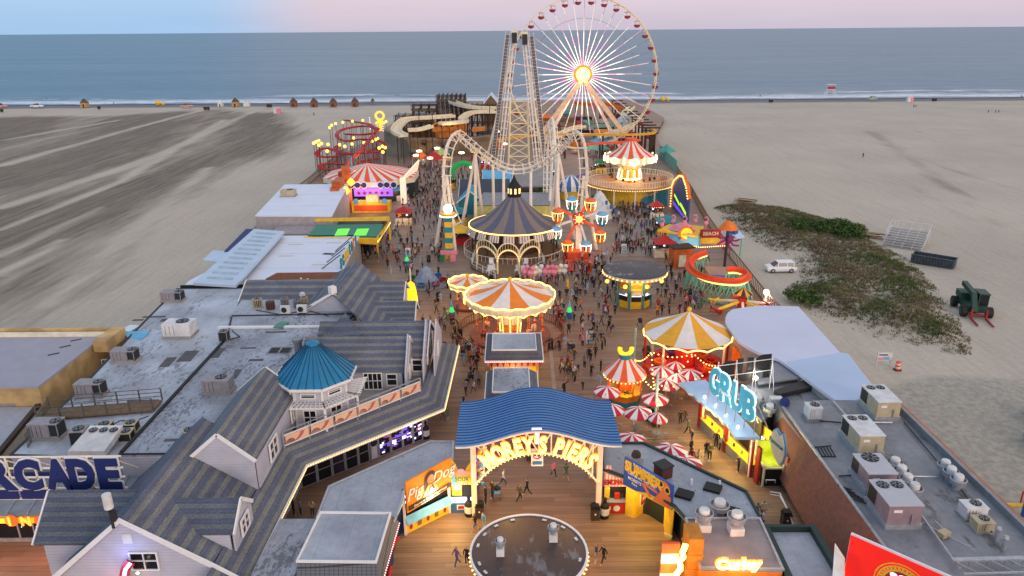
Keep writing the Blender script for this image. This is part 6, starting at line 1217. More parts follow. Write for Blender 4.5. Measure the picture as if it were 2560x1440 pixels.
for i in range(8):
 A_ = rad(63+45*i); o = V((hb.x+bR*cos(A_), hb.y, hb.z+bR*sin(A_))); kk = i % 2; Q(m_cr if kk == 0 else m_white).sweep([(hb.x+.8*cos(A_), hb.y, hb.z+.8*sin(A_)), tuple(o)], (0, 1, 0), .35, .4).build('arm', BW)
 g = MB(); cx_ = o+V((0, -.4, -1.25)); rr_ = 1.0; g.mat(m_gd[1-kk][1] if False else m_gd[kk][1]).lathe(cx_, [(.05, 1.3), (rr_*.6, 1.15), (rr_*.9, .75), (rr_*.95, .6)], 12); cab = g.build('cabin', BW)
 g = Q(m_bulb if kk == 0 else m_bulbw)
 for j in range(6): B_2 = j*PI/3+.5; g.tube([cx_+V((rr_*f*cos(B_2), rr_*f*sin(B_2), z_)) for f, z_ in ((.92, .62), (1.02, .1), (.85, -.5), (.5, -.95))], .045, 4)
 g.sweep(circ(cx_, .95*rr_, 16, cx_.z+.6)[:-1], (0, 0, 1), .08, .08, close=True); g.build('ribs', cab)
 Q(m_gd[kk][0] if kk == 0 else m_teal).lathe(cx_, [(.45, -1.2), (.62, -.95), (.75, -.5), (.78, -.35), (.3, -.4)], 12).build('basket', cab); Q(m_dark).lathe(cx_, [(.2, -.5), (.3, .1), (.2, .45), (.05, .5)], 8).build('dark_seat_post', cab)  # dark spindle in the middle of each cabin
for x_ in (1424, 1473):
 p = P(x_, 680, 0); st_ = Q(m_cr)
 for i in range(6): st_.bx(p.x-.6, p.x+.6, p.y+.35*i, p.y+.35*i+.4, 0, .22*(i+1))
 st_.mat(m_red); 
 for s_ in (-.7, .7): st_.sweep([(p.x+s_, p.y, .9), (p.x+s_, p.y+2.4, 2.3)], (0, 0, 1), .08, .08); st_.sweep([(p.x+s_, p.y, 0), (p.x+s_, p.y, .9)], (0, 1, 0), .08, .08)
 st_.build('stairs', BW)
Q(m_cr).bx(P(1418, 660).x, P(1478, 660).x, P(1447, 650).y, P(1447, 650).y+3.5, 0, 1.3).build('platform', BW); lamp('wheel_lamp', (hb.x, hb.y-2, hb.z), 60, (1, .6, .35), .6, BW)
# ---------------- steel coaster ----------------
CT = thing('steel_coaster', 'cream steel roller coaster with twin lift spikes and a heart shaped double roll', 'roller coaster', (0, 150, 0))
def cat(pts, k_=6):
 o = []
 for i in range(len(pts)-1):
  p0, p1, p2, p3 = pts[max(0, i-1)], pts[i], pts[i+1], pts[min(len(pts)-1, i+2)]
  for j in range(k_): t = j/k_; o.append(.5*((2*p1)+(p2-p0)*t+(2*p0-5*p1+4*p2-p3)*t*t+(3*p1-p0-3*p2+p3)*t**3))
 o.append(pts[-1]); return o
def track(path, upf, name, gauge=.75, spine=.24, off=.9, tie=1.3, m=m_rw):
 mb = Q(m); n = len(path); S = []; L_ = []; R2 = []; acc = 0; last = None
 for i, p in enumerate(path):
  t_ = (path[min(n-1, i+1)]-path[max(0, i-1)]).normalized(); up = upf(i/(n-1), p); sd = t_.cross(up).normalized(); up = sd.cross(t_)
  S.append(p-up*off); L_.append(p-sd*gauge); R2.append(p+sd*gauge)
 mb.tube(S, spine, 7); mb.tube(L_, .1, 5); mb.tube(R2, .1, 5)
 for i in range(n):
  if last is None or (path[i]-last).length > tie: last = path[i]; e = (L_[i]-R2[i])*.15; mb.cyl(L_[i]+e, R2[i]-e, .09, n=4); mb.cyl(L_[i], S[i], .07, n=4); mb.cyl(R2[i], S[i], .07, n=4)
 return mb.build(name, CT)
cp = [(1143, 560, 121), (1121, 500, 121), (1116, 440, 121), (1121, 385, 121), (1132, 352, 121.5), (1148, 338, 123), (1166, 352, 125), (1197, 378, 128), (1232, 404, 131), (1262, 419, 133), (1290, 424, 134), (1320, 420, 133), (1352, 406, 131), (1386, 384, 128), (1411, 358, 125), (1425, 341, 123), (1440, 337, 121.5), (1452, 356, 121), (1458, 396, 121), (1460, 440, 121), (1455, 490, 121.5), (1448, 540, 123)]
pth = cat([PY(*q) for q in cp], 5); ctr = PY(1290, 390, 127)
track(pth, lambda u, p: (V((ctr.x, 118, ctr.z))-p).normalized()*.8+V((0, -.9, .15)), 'track')
lp = [V((7.6+1.6*i/30, 152+7.4*sin(2*PI*i/30), 9.6-7.6*cos(2*PI*i/30)+(.0))) for i in range(31)]
zl0 = PY(1385, 306, 152).z; lp = [V((p.x, p.y, p.z+(zl0-17.2))) for p in lp]
track(lp, lambda u, p: V((0, 152-p.y, lp[15].z-7.6-p.z)).normalized(), 'loop_track')
def spike(b, t_, nm):
 pt = [b.lerp(t_, i/40) for i in range(41)]; track(pt, lambda u, p: V((0, -1, .1)), nm, .7, .22, .7, 1.5)
sA0, sA1, sB0, sB1 = PY(1247, 440, 182), PY(1286, 88, 184), PY(1347, 440, 182), PY(1312, 92, 184)
spike(sA0, sA1, 'left_spike_track'); spike(sB0, sB1, 'right_spike_track')
for a, b, dx, tp in ((sA0, sA1, -1.9, 86), (sB0, sB1, 1.9, 92)):
 mb = Q(M('weathered_steel', (.40, .37, .38))); st0, st1 = a+V((dx, 0, 0)), b+V((dx*.8, 0, 0)); mb.sweep([st0, st1], (0, 1, 0), .9, .12)
 mb.mat(m_rw); mb.tube([st0+V((-.5, 0, .9)), st1+V((-.5, 0, .9))], .05, 4); mb.tube([st0+V((.5, 0, .9)), st1+V((.5, 0, .9))], .05, 4)
 for i in range(44): q = st0.lerp(st1, i/44); mb.box((q.x, q.y-.1, q.z), (.9, .12, .05))
 mb.build('stairway', CT)
 mb = Q(m_cream).bx(b.x-.8, b.x+.8, b.y-.6, b.y+.6, b.z, b.z+1.2); mb.mat(m_dark).bx(b.x-.6, b.x+.6, b.y-.9, b.y-.5, b.z-1.8, b.z+.6); mb.build('spike_head', CT)
mb = Q(m_rwl); tw_ = []
for x_, xt in ((1271, 1276), (1323, 1319)): a, b = PY(x_, 418, 186), PY(xt, 253, 186); mb.cyl(a, b, .28, n=6); tw_.append((a, b)); a2, b2 = a+V((0, 5, 0)), b+V((0, 3, 0)); mb.cyl(a2, b2, .22, n=6)
for i in range(6):
 f0, f1 = i/6, (i+1)/6; p0, p1 = tw_[0][0].lerp(tw_[0][1], f0), tw_[0][0].lerp(tw_[0][1], f1); q0, q1 = tw_[1][0].lerp(tw_[1][1], f0), tw_[1][0].lerp(tw_[1][1], f1)
 mb.cyl(p1, q1, .16, n=5); mb.cyl(p0, q1, .1, n=5); mb.cyl(q0, p1, .1, n=5)
mb.build('lattice_tower', CT)
for s_ in (-1, 1):
 a = PY(1285+s_*12, 300, 192); mb = Q(m_rw).cyl((a.x+s_*7, 196, 0), PY(1298+s_*12, 105, 186), .3, n=6); mb.build('support', CT)
def sup(x0, y0, Y0, feet):
 t_ = PY(x0, y0, Y0)
 for fx, fy in feet: f = P(fx, fy, 0); m = Q(m_rw).cyl(f, t_, .30, .26, 8); m.mat(m_conc).cyl(f, f+V((0, 0, .2)), .7, n=10); m.build('support', CT)
sup(1117, 440, 121.6, [(1088, 628), (1139, 632)]); sup(1459, 440, 121.6, [(1446, 622), (1491, 626)])
sup(1188, 388, 127, [(1150, 590), (1189, 600), (1212, 585)]); sup(1396, 385, 127, [(1368, 600), (1388, 612), (1437, 600)])
sup(1259, 428, 133, [(1259, 600)]); sup(1327, 428, 133, [(1327, 600)]); sup(1385, 310, 158, [(1372, 560), (1400, 560)]); sup(1232, 412, 131, [(1236, 590)])
# train parked on the track crest, tiny
# ---------------- giant wheel ----------------
WY = 226.; hw = PY(1457, 186, WY); WR = 21.8
GW = thing('giant_wheel', 'giant observation wheel with pink and white lit spokes and glowing yellow hub', 'ferris wheel', (hw.x, WY, 0))
pt = lambda A_, r, y=0: V((hw.x+r*cos(A_), WY+y, hw.z+r*sin(A_)))
mb = Q(m_rwl)
for y_ in (-1.1, 1.1): mb.tube([pt(2*PI*i/72, WR, y_) for i in range(73)], .14, 5)
for i in range(72): mb.cyl(pt(2*PI*i/72, WR, -1.1), pt(2*PI*(i+1)/72, WR, 1.1), .06, n=4)
mb.build('rim', GW)
mb = Q(m_grey); mb.tube([pt(2*PI*i/36, WR*.72, 0) for i in range(37)], .05, 4); mb.build('inner_ring', GW)
m_sp1 = M('spoke_white_light', (1, .93, .88), emit=1.9, ec=(1, .88, .74)); m_sp2 = M('spoke_pink_light', (1, .72, .82), emit=1.6, ec=(1, .60, .70)); rr = random.Random(8)
for i in range(40):
 A_ = 2*PI*i/40+PI/2; f = rr.choice([.80, .85, .9, .95, 1]) if True else 1; sp_ = Q(m_grey).cyl(pt(A_, 2.2, 0), pt(A_, WR, -.6), .05, n=4).build('spoke', GW)
 mb = MB(); k_ = 6; 
 for j in range(k_): mb.mat(m_sp2 if (i*3+j*2) % 7 in (0, 3) else m_sp1); mb.cyl(pt(A_, 2.5+(WR*f-2.5)*j/k_, -.25), pt(A_, 2.5+(WR*f-2.5)*(j+1)/k_, -.25), .10-.02*j/k_, n=5)
 mb.build('light_tube', sp_)
mb = Q(m_co).cyl(pt(0, 0, -.8), pt(0, 0, .8), 2.7, n=28); mb.build('hub', GW); m_hub = M('hub_lights', (1, .9, .5), emit=1.9, ec=(1, .85, .40)); mb = Q(m_hub).cyl(pt(0, 0, -1.0), pt(0, 0, -.8), 2.1, n=28); mb.mat(m_sp2)
for i in range(14): q = pt(i*2.4, .5+.1*i, -1.05); mb.ball(q, .12, 6)
mb.build('hub_lamp', GW)
m_cab = M('cabin_red', (.62, .20, .22)); m_cabt = M('cabin_cream', (.85, .72, .65))
for i in range(36):
 A_ = 2*PI*(i+.5)/36; q = pt(A_, WR, 0)+V((0, -.2, -1.5)); mb = Q(m_cab).lathe(q, [(.15, -1.0), (.75, -.75), (.95, -.2), (.9, -.1)], 10); cb_ = mb.build('cabin', GW)
 mb = Q(m_cabt).lathe(q, [(1.0, .72), (.7, .95), (.05, 1.05)], 10)
 for j in range(3): B_2 = j*2.1; mb.cyl(q+V((.85*cos(B_2), .85*sin(B_2), -.1)), q+V((.85*cos(B_2), .85*sin(B_2), .75)), .04, n=4)
 mb.build('canopy', cb_)
for sx_, fx in ((-1, 1349), (1, 1562)):
 f = PY(fx, 336, WY); Q(M('leg_peach', (.90, .74, .60))).sweep([(f.x, WY-2.6, f.z), (hw.x+sx_*.6, WY-1.2, hw.z-2)], (0, 1, 0), 1.3, .9).build('leg', GW); Q(m_rw).sweep([(f.x, WY+3.5, 0), (hw.x+sx_*.6, WY+1.6, hw.z-2)], (0, 1, 0), .9, .7).build('leg', GW)
lamp('hub_glow', pt(0, 0, -4), 500, (1, .75, .5), 1, GW); lamp('low_glow', (hw.x, WY-6, 8), 400, (1, .7, .5), 1, GW)
# ---------------- swing tower on its round terrace ----------------
sc_ = P(1576, 389, 13); SR = R_(61, sc_); zA = PY(1576, 350, sc_.y).z; pc = P(1573, 452, 4.5); pR = R_(108, pc)
zc_s = PY(1576, 389, pc.y).z; sc_ = V((pc.x, pc.y, zc_s)); SR = R_(60, sc_); zA = PY(1576, 349, pc.y).z
SWT = thing('swing_tower', 'swing ride with orange and white striped top and bright bulb studded trunk', 'swing ride', (pc.x, pc.y, 4.5))
mb = MB(); mb.lathe((pc.x, pc.y, 0), [(SR, sc_.z), (SR*.6, sc_.z+(zA-sc_.z)*.35), (SR*.25, zA-.6), (.8, zA)], 48, mf=lambda i, j: m_cr if (i//2) % 2 else m_cw); mb.build('canopy', SWT)
Q(m_cr).cyl((pc.x, pc.y, zA-.1), (pc.x, pc.y, zA+.35), 1.3, n=16).build('cap', SWT)
mb = Q(m_cream).lathe((pc.x, pc.y, 0), [(SR*1.02, sc_.z+.1), (SR*1.05, sc_.z-1.1), (SR*.6, sc_.z-1.9), (2.0, sc_.z-2.6)], 32); mb.build('soffit', SWT)
m_bstr = M('bulb_bright', (1, .95, .75), emit=4.5, ec=(1, .90, .62)); mb = Q(m_bstr)
for i in range(16):
 A_ = i*PI/8; q = V((pc.x+SR*1.08*cos(A_), pc.y+SR*1.08*sin(A_), sc_.z-.45)); tn = V((-sin(A_), cos(A_), 0))
 if i % 2 == 0: mb.tube([q+tn*.95*cos(k_*PI/6)+V((0, 0, .55*sin(k_*PI/6))) for k_ in range(13)], .13, 4)
 else: mb.tube([q+V((0, 0, .8)), q-V((0, 0, .7))], .14, 4)
for i in range(10): A_ = i*PI/5; mb.tube([(pc.x+f*cos(A_), pc.y+f*sin(A_), z_) for f, z_ in ((2.2, sc_.z-2.8), (2.6, sc_.z-4.6), (2.0, 6.5), (1.6, 4.7))], .14, 4)
mb.tube(circ((pc.x, pc.y), 2.6, 20, sc_.z-4.8), .16, 4); mb.build('light_bands', SWT)
mb = Q(m_gold).lathe((pc.x, pc.y, 0), [(1.5, 4.5), (1.9, 6.5), (2.45, sc_.z-4.6), (2.1, sc_.z-2.8)], 20); mb.build('trunk', SWT)
lamp('swing_lamp', (pc.x, pc.y-5, 8.5), 260, (1, .72, .4), .6, SWT); lamp('swing_lamp', (pc.x-4.5, pc.y, 8.5), 120, (1, .72, .4), .6, SWT)
TP = thing('round_terrace', 'raised round tan terrace with cream railing and bulb lit rim under the swing tower', 'terrace', (pc.x, pc.y, 0)); m_tf = M('tan_floor', (.72, .56, .45), .7, 0, .12, .4)
Q(m_tf).cyl((pc.x, pc.y, 4.1), (pc.x, pc.y, 4.5), pR, n=48).build('floor', TP); Q(m_ye).cyl((pc.x, pc.y, 0), (pc.x, pc.y, 4.1), pR*.6, n=24).build('base_wall', TP)
mb = Q(m_rwl); ringfence(mb, (pc.x, pc.y), pR*.99, 4.5, 1.25, 84, w=.07); mb.build('railing', TP)
mb = Q(m_bulb).bulbs(circ((pc.x, pc.y), pR*1.01, 60, 4.1), .5, .11); mb.build('rim_bulbs', TP)
for i in range(12): A_ = i*PI/6; Q(m_rw).cyl((pc.x+pR*.9*cos(A_), pc.y+pR*.9*sin(A_), 0), (pc.x+pR*.9*cos(A_), pc.y+pR*.9*sin(A_), 4.1), .18, n=6).build('column', TP)
rr = random.Random(2)
for i in range(22):
 A_ = rr.uniform(0, 2*PI); r_ = rr.uniform(3.2, 5.6); x_, y_ = pc.x+r_*cos(A_), pc.y+r_*sin(A_)*.9; mb = Q([m_bw, m_or, m_rose][i % 3]).bx(x_-.22, x_+.22, y_-.2, y_+.2, 5.0, 5.08); mb.bx(x_-.22, x_+.22, y_+.16, y_+.22, 5.0, 5.5); mb.mat(m_dark)
 for s_ in (-.2, .2): mb.cyl((x_+s_, y_, 5.0), (pc.x+(x_-pc.x)*1.15, pc.y+(y_-pc.y)*1.15, sc_.z-1.4), .018, n=3)
 mb.build('swing_seat', SWT)
a, b, c, d = P(1560, 512, 0), P(1655, 468, 4.5), P(1672, 468, 4.5), P(1690, 520, 0)
STR = thing('terrace_stairs', 'blue sided zigzag stairs with cream railing up to the round terrace', 'stairs', tuple(a)); xs0, xs1 = P(1575, 515, 0).x, P(1668, 515, 0).x; yS = P(1620, 515, 0).y
mb = Q(M('turquoise_wall', (.22, .58, .68))).thick([(xs0, yS, 0), (xs1, yS, 0), (xs1, yS, 4.4), (xs0+4.5, yS, 2.2), (xs0+3, yS, 2.0)], .2); mb.build('side_wall', STR); mb = Q(m_rw)
for y_ in (yS, yS+1.8): mb.sweep([(xs0, y_, 1.1), (xs0+3, y_, 3.1), (xs0+4.5, y_, 3.3), (xs1, y_, 5.5)], (0, 0, 1), .1, .1); mb.sweep([(xs0, y_, .5), (xs0+3, y_, 2.5), (xs0+4.5, y_, 2.7), (xs1, y_, 4.9)], (0, 0, 1), .07, .07)
for i in range(14): x_ = xs0+(xs1-xs0)*i/13; z_ = 4.4*i/13; mb.bx(x_-.04, x_+.04, yS-.03, yS+.03, z_, z_+1.15); mb.bx(x_-.35, x_+.35, yS, yS+1.8, z_-.1, z_+.1)
mb.build('railing', STR)
# big dark screen with bulb frame at the pier edge
q0_, q1_ = P(1680, 470, 1), P(1724, 552, 0); SCR = thing('video_screen', 'tall dark blue screen in a golden bulb frame at the right pier edge', 'screen', tuple(P(1700, 540, 0)))
a, b = P(1682, 518, 0), P(1722, 555, 0); zt_ = PY(1700, 437, (a.y+b.y)/2).z; ar = [(0, 0), (1, 0), (1, .55), (.85, .82), (.62, 1), (.4, .95), (.12, .75), (0, .55)]; dS = b-a; sq = lambda u, v, o=0: tuple(a+dS*u+V((-o, -o*.4, zt_*v)))
Q(M('screen_blue', (.20, .26, .38), emit=.15, ec=(.2, .3, .6))).thick([sq(u, v) for u, v in ar], .3).build('panel', SCR); mb = Q(m_or).sweep([sq(u, v, .2) for u, v in ar[2:]+ar[:1]], (1, .4, 0), .8, .4); mb.build('frame', SCR); mb = Q(m_bulb).bulbs([sq(u, v, .6) for u, v in ar[2:]+ar[:1]], .5, .17); mb.build('bulbs', SCR)
mb = Q(M('lime_neon', (.7, .95, .2), emit=1.6, ec=(.7, 1, .2))).poly([sq(.15, .42, .4), sq(.5, .28, .4), sq(.5, .22, .4), sq(.15, .36, .4)]); mb.poly([sq(.55, .33, .4), sq(.9, .2, .4), sq(.9, .12, .4), sq(.55, .25, .4)]); mb.mat(m_shopglow).poly([sq(.1, .12, .4), sq(.8, .02, .4), sq(.8, .1, .4), sq(.1, .22, .4)]); mb.build('display', SCR)
Q(m_tf).bx(P(1660, 530).x, P(1676, 530).x, P(1668, 515).y, P(1668, 515).y+2.5, 0, 6.5).build('side_pillar', SCR)
# striped column ride
p = P(1124, 645, 0); SCo = thing('striped_column', 'tall green and yellow striped column ride with bulb crown', 'drop tower', tuple(p)); zT = PY(1123, 540, p.y).z; h_ = zT/8
for i in range(8): Q(m_ye if i % 2 == 0 else m_teal).bx(p.x-.62, p.x+.62, p.y-.5, p.y+.5, h_*i, h_*(i+1)-.003).build('band', SCo)
mb = Q(m_gold).cyl((p.x, p.y, zT), (p.x, p.y, zT+.5), 1.3, 1.3, 16); mb.mat(m_bulbw).tube(circ((p.x, p.y), 1.35, 16, zT+.1), .1, 4); mb.ball((p.x, p.y, zT+1.2), .8, 10); mb.build('crown', SCo)
mb = Q(m_pink).bx(p.x-1.4, p.x+1.4, p.y-1, p.y-.5, .9, 1.5); mb.mat(m_green).bx(p.x-1.6, p.x-.7, p.y-2, p.y-1.9, 0, 1.1); mb.mat(m_pink).bx(p.x+.3, p.x+1.2, p.y-2, p.y-1.9, 0, 1.1); mb.build('seats', SCo)
# round ticket booth
tcn = P(1587, 673, 5); tR = R_(80, tcn); TB = thing('ticket_booth', 'round yellow booth with dark streaky flat roof and bulb lined rim', 'booth', (tcn.x, tcn.y, 0))
m_tbr = flatroof('streaky_dark_roof', (.20, .18, .20), (.27, .25, .27), (.50, .51, .53), .55, (.12, .5, 1), 1.4); Q(m_tbr).lathe((tcn.x, tcn.y, 0), [(.02, 5.25), (tR*.97, 5.05), (tR, 4.9)], 40).build('roof', TB)
mb = Q(m_cream).lathe((tcn.x, tcn.y, 0), [(tR, 4.95), (tR*.97, 4.4), (tR*.6, 4.3)], 40); mb.mat(m_bulb).bulbs(circ((tcn.x, tcn.y), tR*1.0, 40, 4.6), .35, .12); mb.build('lit_rim', TB)
br_ = tR*.55; ob = [(tcn.x+br_*cos(PI/8+i*PI/4), tcn.y+br_*sin(PI/8+i*PI/4)) for i in range(8)]
Q(M('booth_yellow', (.93, .72, .12))).prism(ob, 0, 4.4).build('wall', TB)
mb = Q(m_teal)
for x_, y_ in ob: mb.box((x_, y_, 2.2), (.28, .28, 4.4))
mb.build('pilasters', TB)
for i in (4, 5, 6):
 a, b = V((*ob[i], 0)), V((*ob[(i+1) % 8], 0)); n_ = V(((a+b).x/2-tcn.x, (a+b).y/2-tcn.y, 0)).normalized()*.12; L4 = lambda u, z, o=1: tuple(a.lerp(b, u)+n_*o+V((0, 0, z)))
 w_ = Q(m_black).thick([L4(.15, 1.1), L4(.85, 1.1), L4(.85, 2.2), L4(.15, 2.2)], .05).build('window', TB); mb = Q(m_shopw).thick([L4(.15, 1.85, 1.6), L4(.85, 1.85, 1.6), L4(.85, 2.2, 1.6), L4(.15, 2.2, 1.6)], .04); mb.mat(m_pink).thick([L4(.4, 1.95, 2), L4(.7, 1.95, 2), L4(.7, 2.1, 2), L4(.4, 2.1, 2)], .02); mb.build('lit_sign', w_); Q(m_or).thick([L4(.1, 3.0), L4(.9, 3.0), L4(.9, 3.3), L4(.5, 3.55), L4(.1, 3.3)], .05).build('valance', TB)
 q = L4(.5, 2.5, 10); Q(m_grey).thick([L4(.1, 2.7), L4(.9, 2.7), L4(.95, 2.35, 9), L4(.05, 2.35, 9)], .05).build('awning', TB)
for x_, y_ in ((1518, 703), (1563, 717), (1618, 717), (1654, 703)): q = P(x_, y_, 3.4); Q(m_bulby).ball(q, .3, 8).build('globe_lamp', TB)
lamp('booth_glow', (tcn.x, tcn.y-tR*.8, 3.6), 70, (1, .72, .25), .4, TB)
# gold striped tent with bumper ride
T3, c3_, r3_, z3_ = tent('striped_tent', 'ride', 'gold and cream striped round tent over a red lit ride at right', 1719, 829, 4.4, 108, 777, m_cy, m_cw, 12, .05)
mb = Q(m_red).cyl((c3_.x, c3_.y, .02), (c3_.x, c3_.y, .5), r3_*.95, n=32); mb.cyl((c3_.x, c3_.y, .5), (c3_.x, c3_.y, 4.2), 1.2, n=12); mb.build('floor', T3); mb = Q(m_bulb); mb.tube(wavy(c3_, r3_*1.0, 4.0, .25, 14, 84), .09, 4); mb.build('light_ring', T3)
mb = Q(m_cr); rr = random.Random(6)
for i in range(8): A_ = i*PI/4; Q(m_cream if i % 2 else m_red).cyl((c3_.x+r3_*.96*cos(A_), c3_.y+r3_*.96*sin(A_), 0), (c3_.x+r3_*.96*cos(A_), c3_.y+r3_*.96*sin(A_), 4.3), .13, n=6).build('post', T3)
for i in range(10): A_ = i*.63; q = (c3_.x+r3_*.6*cos(A_), c3_.y+r3_*.6*sin(A_), .5); mb = Q([m_red, m_or, m_cr, m_purple][i % 4]).lathe(q, [(.2, 0), (.7, .1), (.75, .45), (.5, .5), (.4, .25)], 10); mb.cyl(q, (q[0], q[1], 1.4), .04, n=4); mb.build('ride_car', T3)
mb = Q(m_cr); ringfence(mb, (c3_.x, c3_.y), r3_*1.05, 0, 1.05, 44, a0=PI*1.05, a1=PI*1.9, w=.05); mb.build('railing', T3)
lamp('tent_lamp', (c3_.x, c3_.y-r3_*.5, 3.2), 150, (1, .38, .14), .5, T3); lamp('tent_lamp', (c3_.x-r3_*.5, c3_.y, 3.2), 70, (1, .38, .14), .5, T3)
# small striped food hut with yellow bird shaped sign
p = P(1562, 986, 0); hc = P(1562, 926, 3.3); hR = R_(54, hc); CHK = thing('striped_food_hut', 'orange food hut with red and white striped top and lit yellow crown sign', 'stand', (hc.x, hc.y, 0)); zH = PY(1562, 893, hc.y).z
mb = MB(); mb.lathe((hc.x, hc.y, 0), [(hR, 3.0), (hR*.55, 3.3+(zH-3.3)*.45), (.5, zH)], 16, mf=lambda i, j: m_cr if (i//1) % 2 else m_cw); mb.build('canopy', CHK)
Q(m_teal).cyl((hc.x, hc.y, zH-.05), (hc.x, hc.y, zH+.3), .62, n=12).build('collar', CHK)
m_yb = M('lit_yellow_shape', (.98, .80, .15), emit=.9, ec=(1, .80, .1)); mb = Q(m_yb).tube([(hc.x+.6*cos(rad(a)), hc.y, zH+.9+.6*sin(rad(a))) for a in range(165, 376, 15)], .24, 8); mb.build('crown_sign', CHK)
mb = Q(m_teal).cyl((hc.x, hc.y, 0), (hc.x, hc.y, .45), hR*.8, n=8); mb.mat(m_or).cyl((hc.x, hc.y, .45), (hc.x, hc.y, 1.1), hR*.78, n=8); mb.mat(m_ye).cyl((hc.x, hc.y, 1.1), (hc.x, hc.y, 1.2), hR*.86, n=8); mb.mat(m_cr).cyl((hc.x, hc.y, 1.2), (hc.x, hc.y, 3.2), hR*.35, n=8); mb.build('counter', CHK)
for i in range(8): A_ = i*PI/4+PI/8; Q(m_or).cyl((hc.x+hR*.78*cos(A_), hc.y+hR*.78*sin(A_), 1.1), (hc.x+hR*.78*cos(A_), hc.y+hR*.78*sin(A_), 3.2), .09, n=5).build('post', CHK)
mb = Q(m_bulb).bulbs(circ((hc.x, hc.y), hR*.98, 16, 2.85), .35, .09); mb.build('bulbs', CHK); lamp('hut_lamp', (hc.x, hc.y-hR*.6, 2.6), 60, (1, .6, .2), .3, CHK)
# candle shaped yellow lit cone and small round rock ride on the left
q = P(1031, 785, 0); q.z = 0; YC = thing('yellow_cone', 'tall glowing yellow cone shaped figure left of the small carousel', 'figure', tuple(q)); zt_ = PY(1032, 703, q.y).z
Q(M('lit_yellow_cone', (1, .80, .12), emit=1.5, ec=(1, .72, .08))).lathe((q.x, q.y, 0), [(.5, zt_*.15), (.85, zt_*.22), (.82, zt_*.5), (.68, zt_*.75), (.5, zt_*.92), (.1, zt_)], 14).build('body', YC); mb = Q(m_cream).lathe((q.x, q.y, 0), [(.6, 0), (.7, zt_*.1), (.5, zt_*.15)], 12); mb.cyl((q.x, q.y, zt_), (q.x, q.y, zt_+1.8), .1, n=6); mb.build('base', YC); lamp('cone_lamp', (q.x+1.6, q.y-1, 2.2), 40, (1, .75, .2), .4, YC)
q = P(1066, 708, 0); RK = thing('rock_ride', 'small round kiddie ride with grey blue rock peak inside a low curved rail', 'ride', tuple(q)); mb = Q(M('rock_blue', (.55, .62, .68), .9, 0, .3, 1.5)).lathe(q, [(2.2, 0), (1.9, .6), (1.2, 1.3), (.8, 2.2), (.3, 2.6), (.05, 2.7)], 9); mb.build('rock', RK)
mb = Q(m_conc).cyl(q, q+V((0, 0, .2)), R_(62, q), n=28); mb.build('floor', RK); mb = Q(m_grey); ringfence(mb, (q.x, q.y), R_(62, q), 0, 1.0, 34, a0=-2.6, a1=.6, w=.05); mb.build('railing', RK)
for i in range(7): A_ = i*.9; x_, y_ = q.x+R_(42, q)*cos(A_), q.y+R_(42, q)*sin(A_); Q([m_red, m_blue, m_purple, m_green][i % 4]).lathe((x_, y_, .2), [(.2, 0), (.55, .1), (.6, .6), (.45, .55)], 10).build('ride_cup', RK)
mb = MB()
for i, (dx, dz) in enumerate(((0, 0), (.8, .2), (1.7, .1), (2.5, 0), (3.3, .4), (3.0, -.3), (1.2, .6), (2.2, .7))):
 pass
PK = P(1318, 706, 0); rr = random.Random(12)
for i in range(9): x_, y_ = PK.x+i*.75-.3+rr.uniform(-.2, .2), PK.y+rr.uniform(-.6, .8); one(Q([m_pink, m_pink, m_cream, m_white, m_pink][i % 5]).ball((x_, y_, 1.6), .6, 8).ball((x_+.3, y_-.2, 2.4), .38, 8).cyl((x_, y_, 0), (x_, y_, 1.2), .15, n=6), 'plush_display', '%s plush toy on a pole right of the veranda steps, %s from the left' % (['pink', 'pink', 'cream', 'white', 'pink'][i % 5], ('first', 'second', 'third', 'fourth', 'fifth', 'sixth', 'seventh', 'eighth', 'ninth')[i]), 'plush toy', (x_, y_, 0), 'plush toys by the veranda')
# ---------------- left rear: green ride, themed front, octagonal tent ride ----------------
def V3(*a): return [tuple(P(*q)) for q in a]
GRN = thing('green_roofed_ride', 'ride with long green lit roof framed by yellow ornate boards', 'ride', tuple(P(860, 600, 0)))
Q(M('green_canopy', (.20, .50, .40), wear=.1)).slab(V3((792, 562, 5), (958, 560, 5), (950, 590, 5), (768, 592, 5)), .3).build('roof', GRN)
mb = Q(M('lime_glow', (.45, .85, .30), emit=.8, ec=(.35, .9, .2)))
for x_ in (845, 893): mb.slab(V3((x_, 572, 5.03), (x_+30, 571, 5.03), (x_+22, 588, 5.03), (x_-9, 589, 5.03)), .02)
mb.build('lit_panels', GRN); mb = Q(m_ye).thick([P(787, 553, 5), P(974, 551, 5.2), PY(974, 541, P(974, 551, 5.2).y), PY(792, 546, P(787, 553, 5).y)], .3); mb.thick([P(762, 594, 5), P(940, 598, 5), P(974, 553, 5.2), P(978, 556, 4.2), P(944, 612, 4), P(757, 602, 4.3)][::-1], .2)
mb.build('ornate_board', GRN); mb = Q(m_ye)
for q in ((918, 632), (945, 640), (975, 600)): v = P(*q); mb.cyl(v, v+V((0, 0, 4.4)), .2, n=6)
mb.build('posts', GRN); Q(m_dark).prism([P(790, 600, 0)[:2], P(925, 640, 0)[:2], P(960, 590, 0)[:2], P(800, 585, 0)[:2]], 0, 3).build('body', GRN); Q(m_bulb).bulbs(V3((762, 598, 4.6), (943, 606, 4.4), (976, 556, 4.6)), .6, .13).build('bulbs', GRN)
TF = thing('themed_front', 'jagged orange rock front with yellow star figures beside the white flat block', 'facade', tuple(P(875, 540, 0))); rr = random.Random(21); m_rk = M('orange_rock', (.80, .38, .14), wear=.35, sc=.8)
a, b = P(836, 560, 0), P(885, 470, 0); n = 12; pr = [a.lerp(b, i/n) for i in range(n+1)]
mb = Q(m_rk)
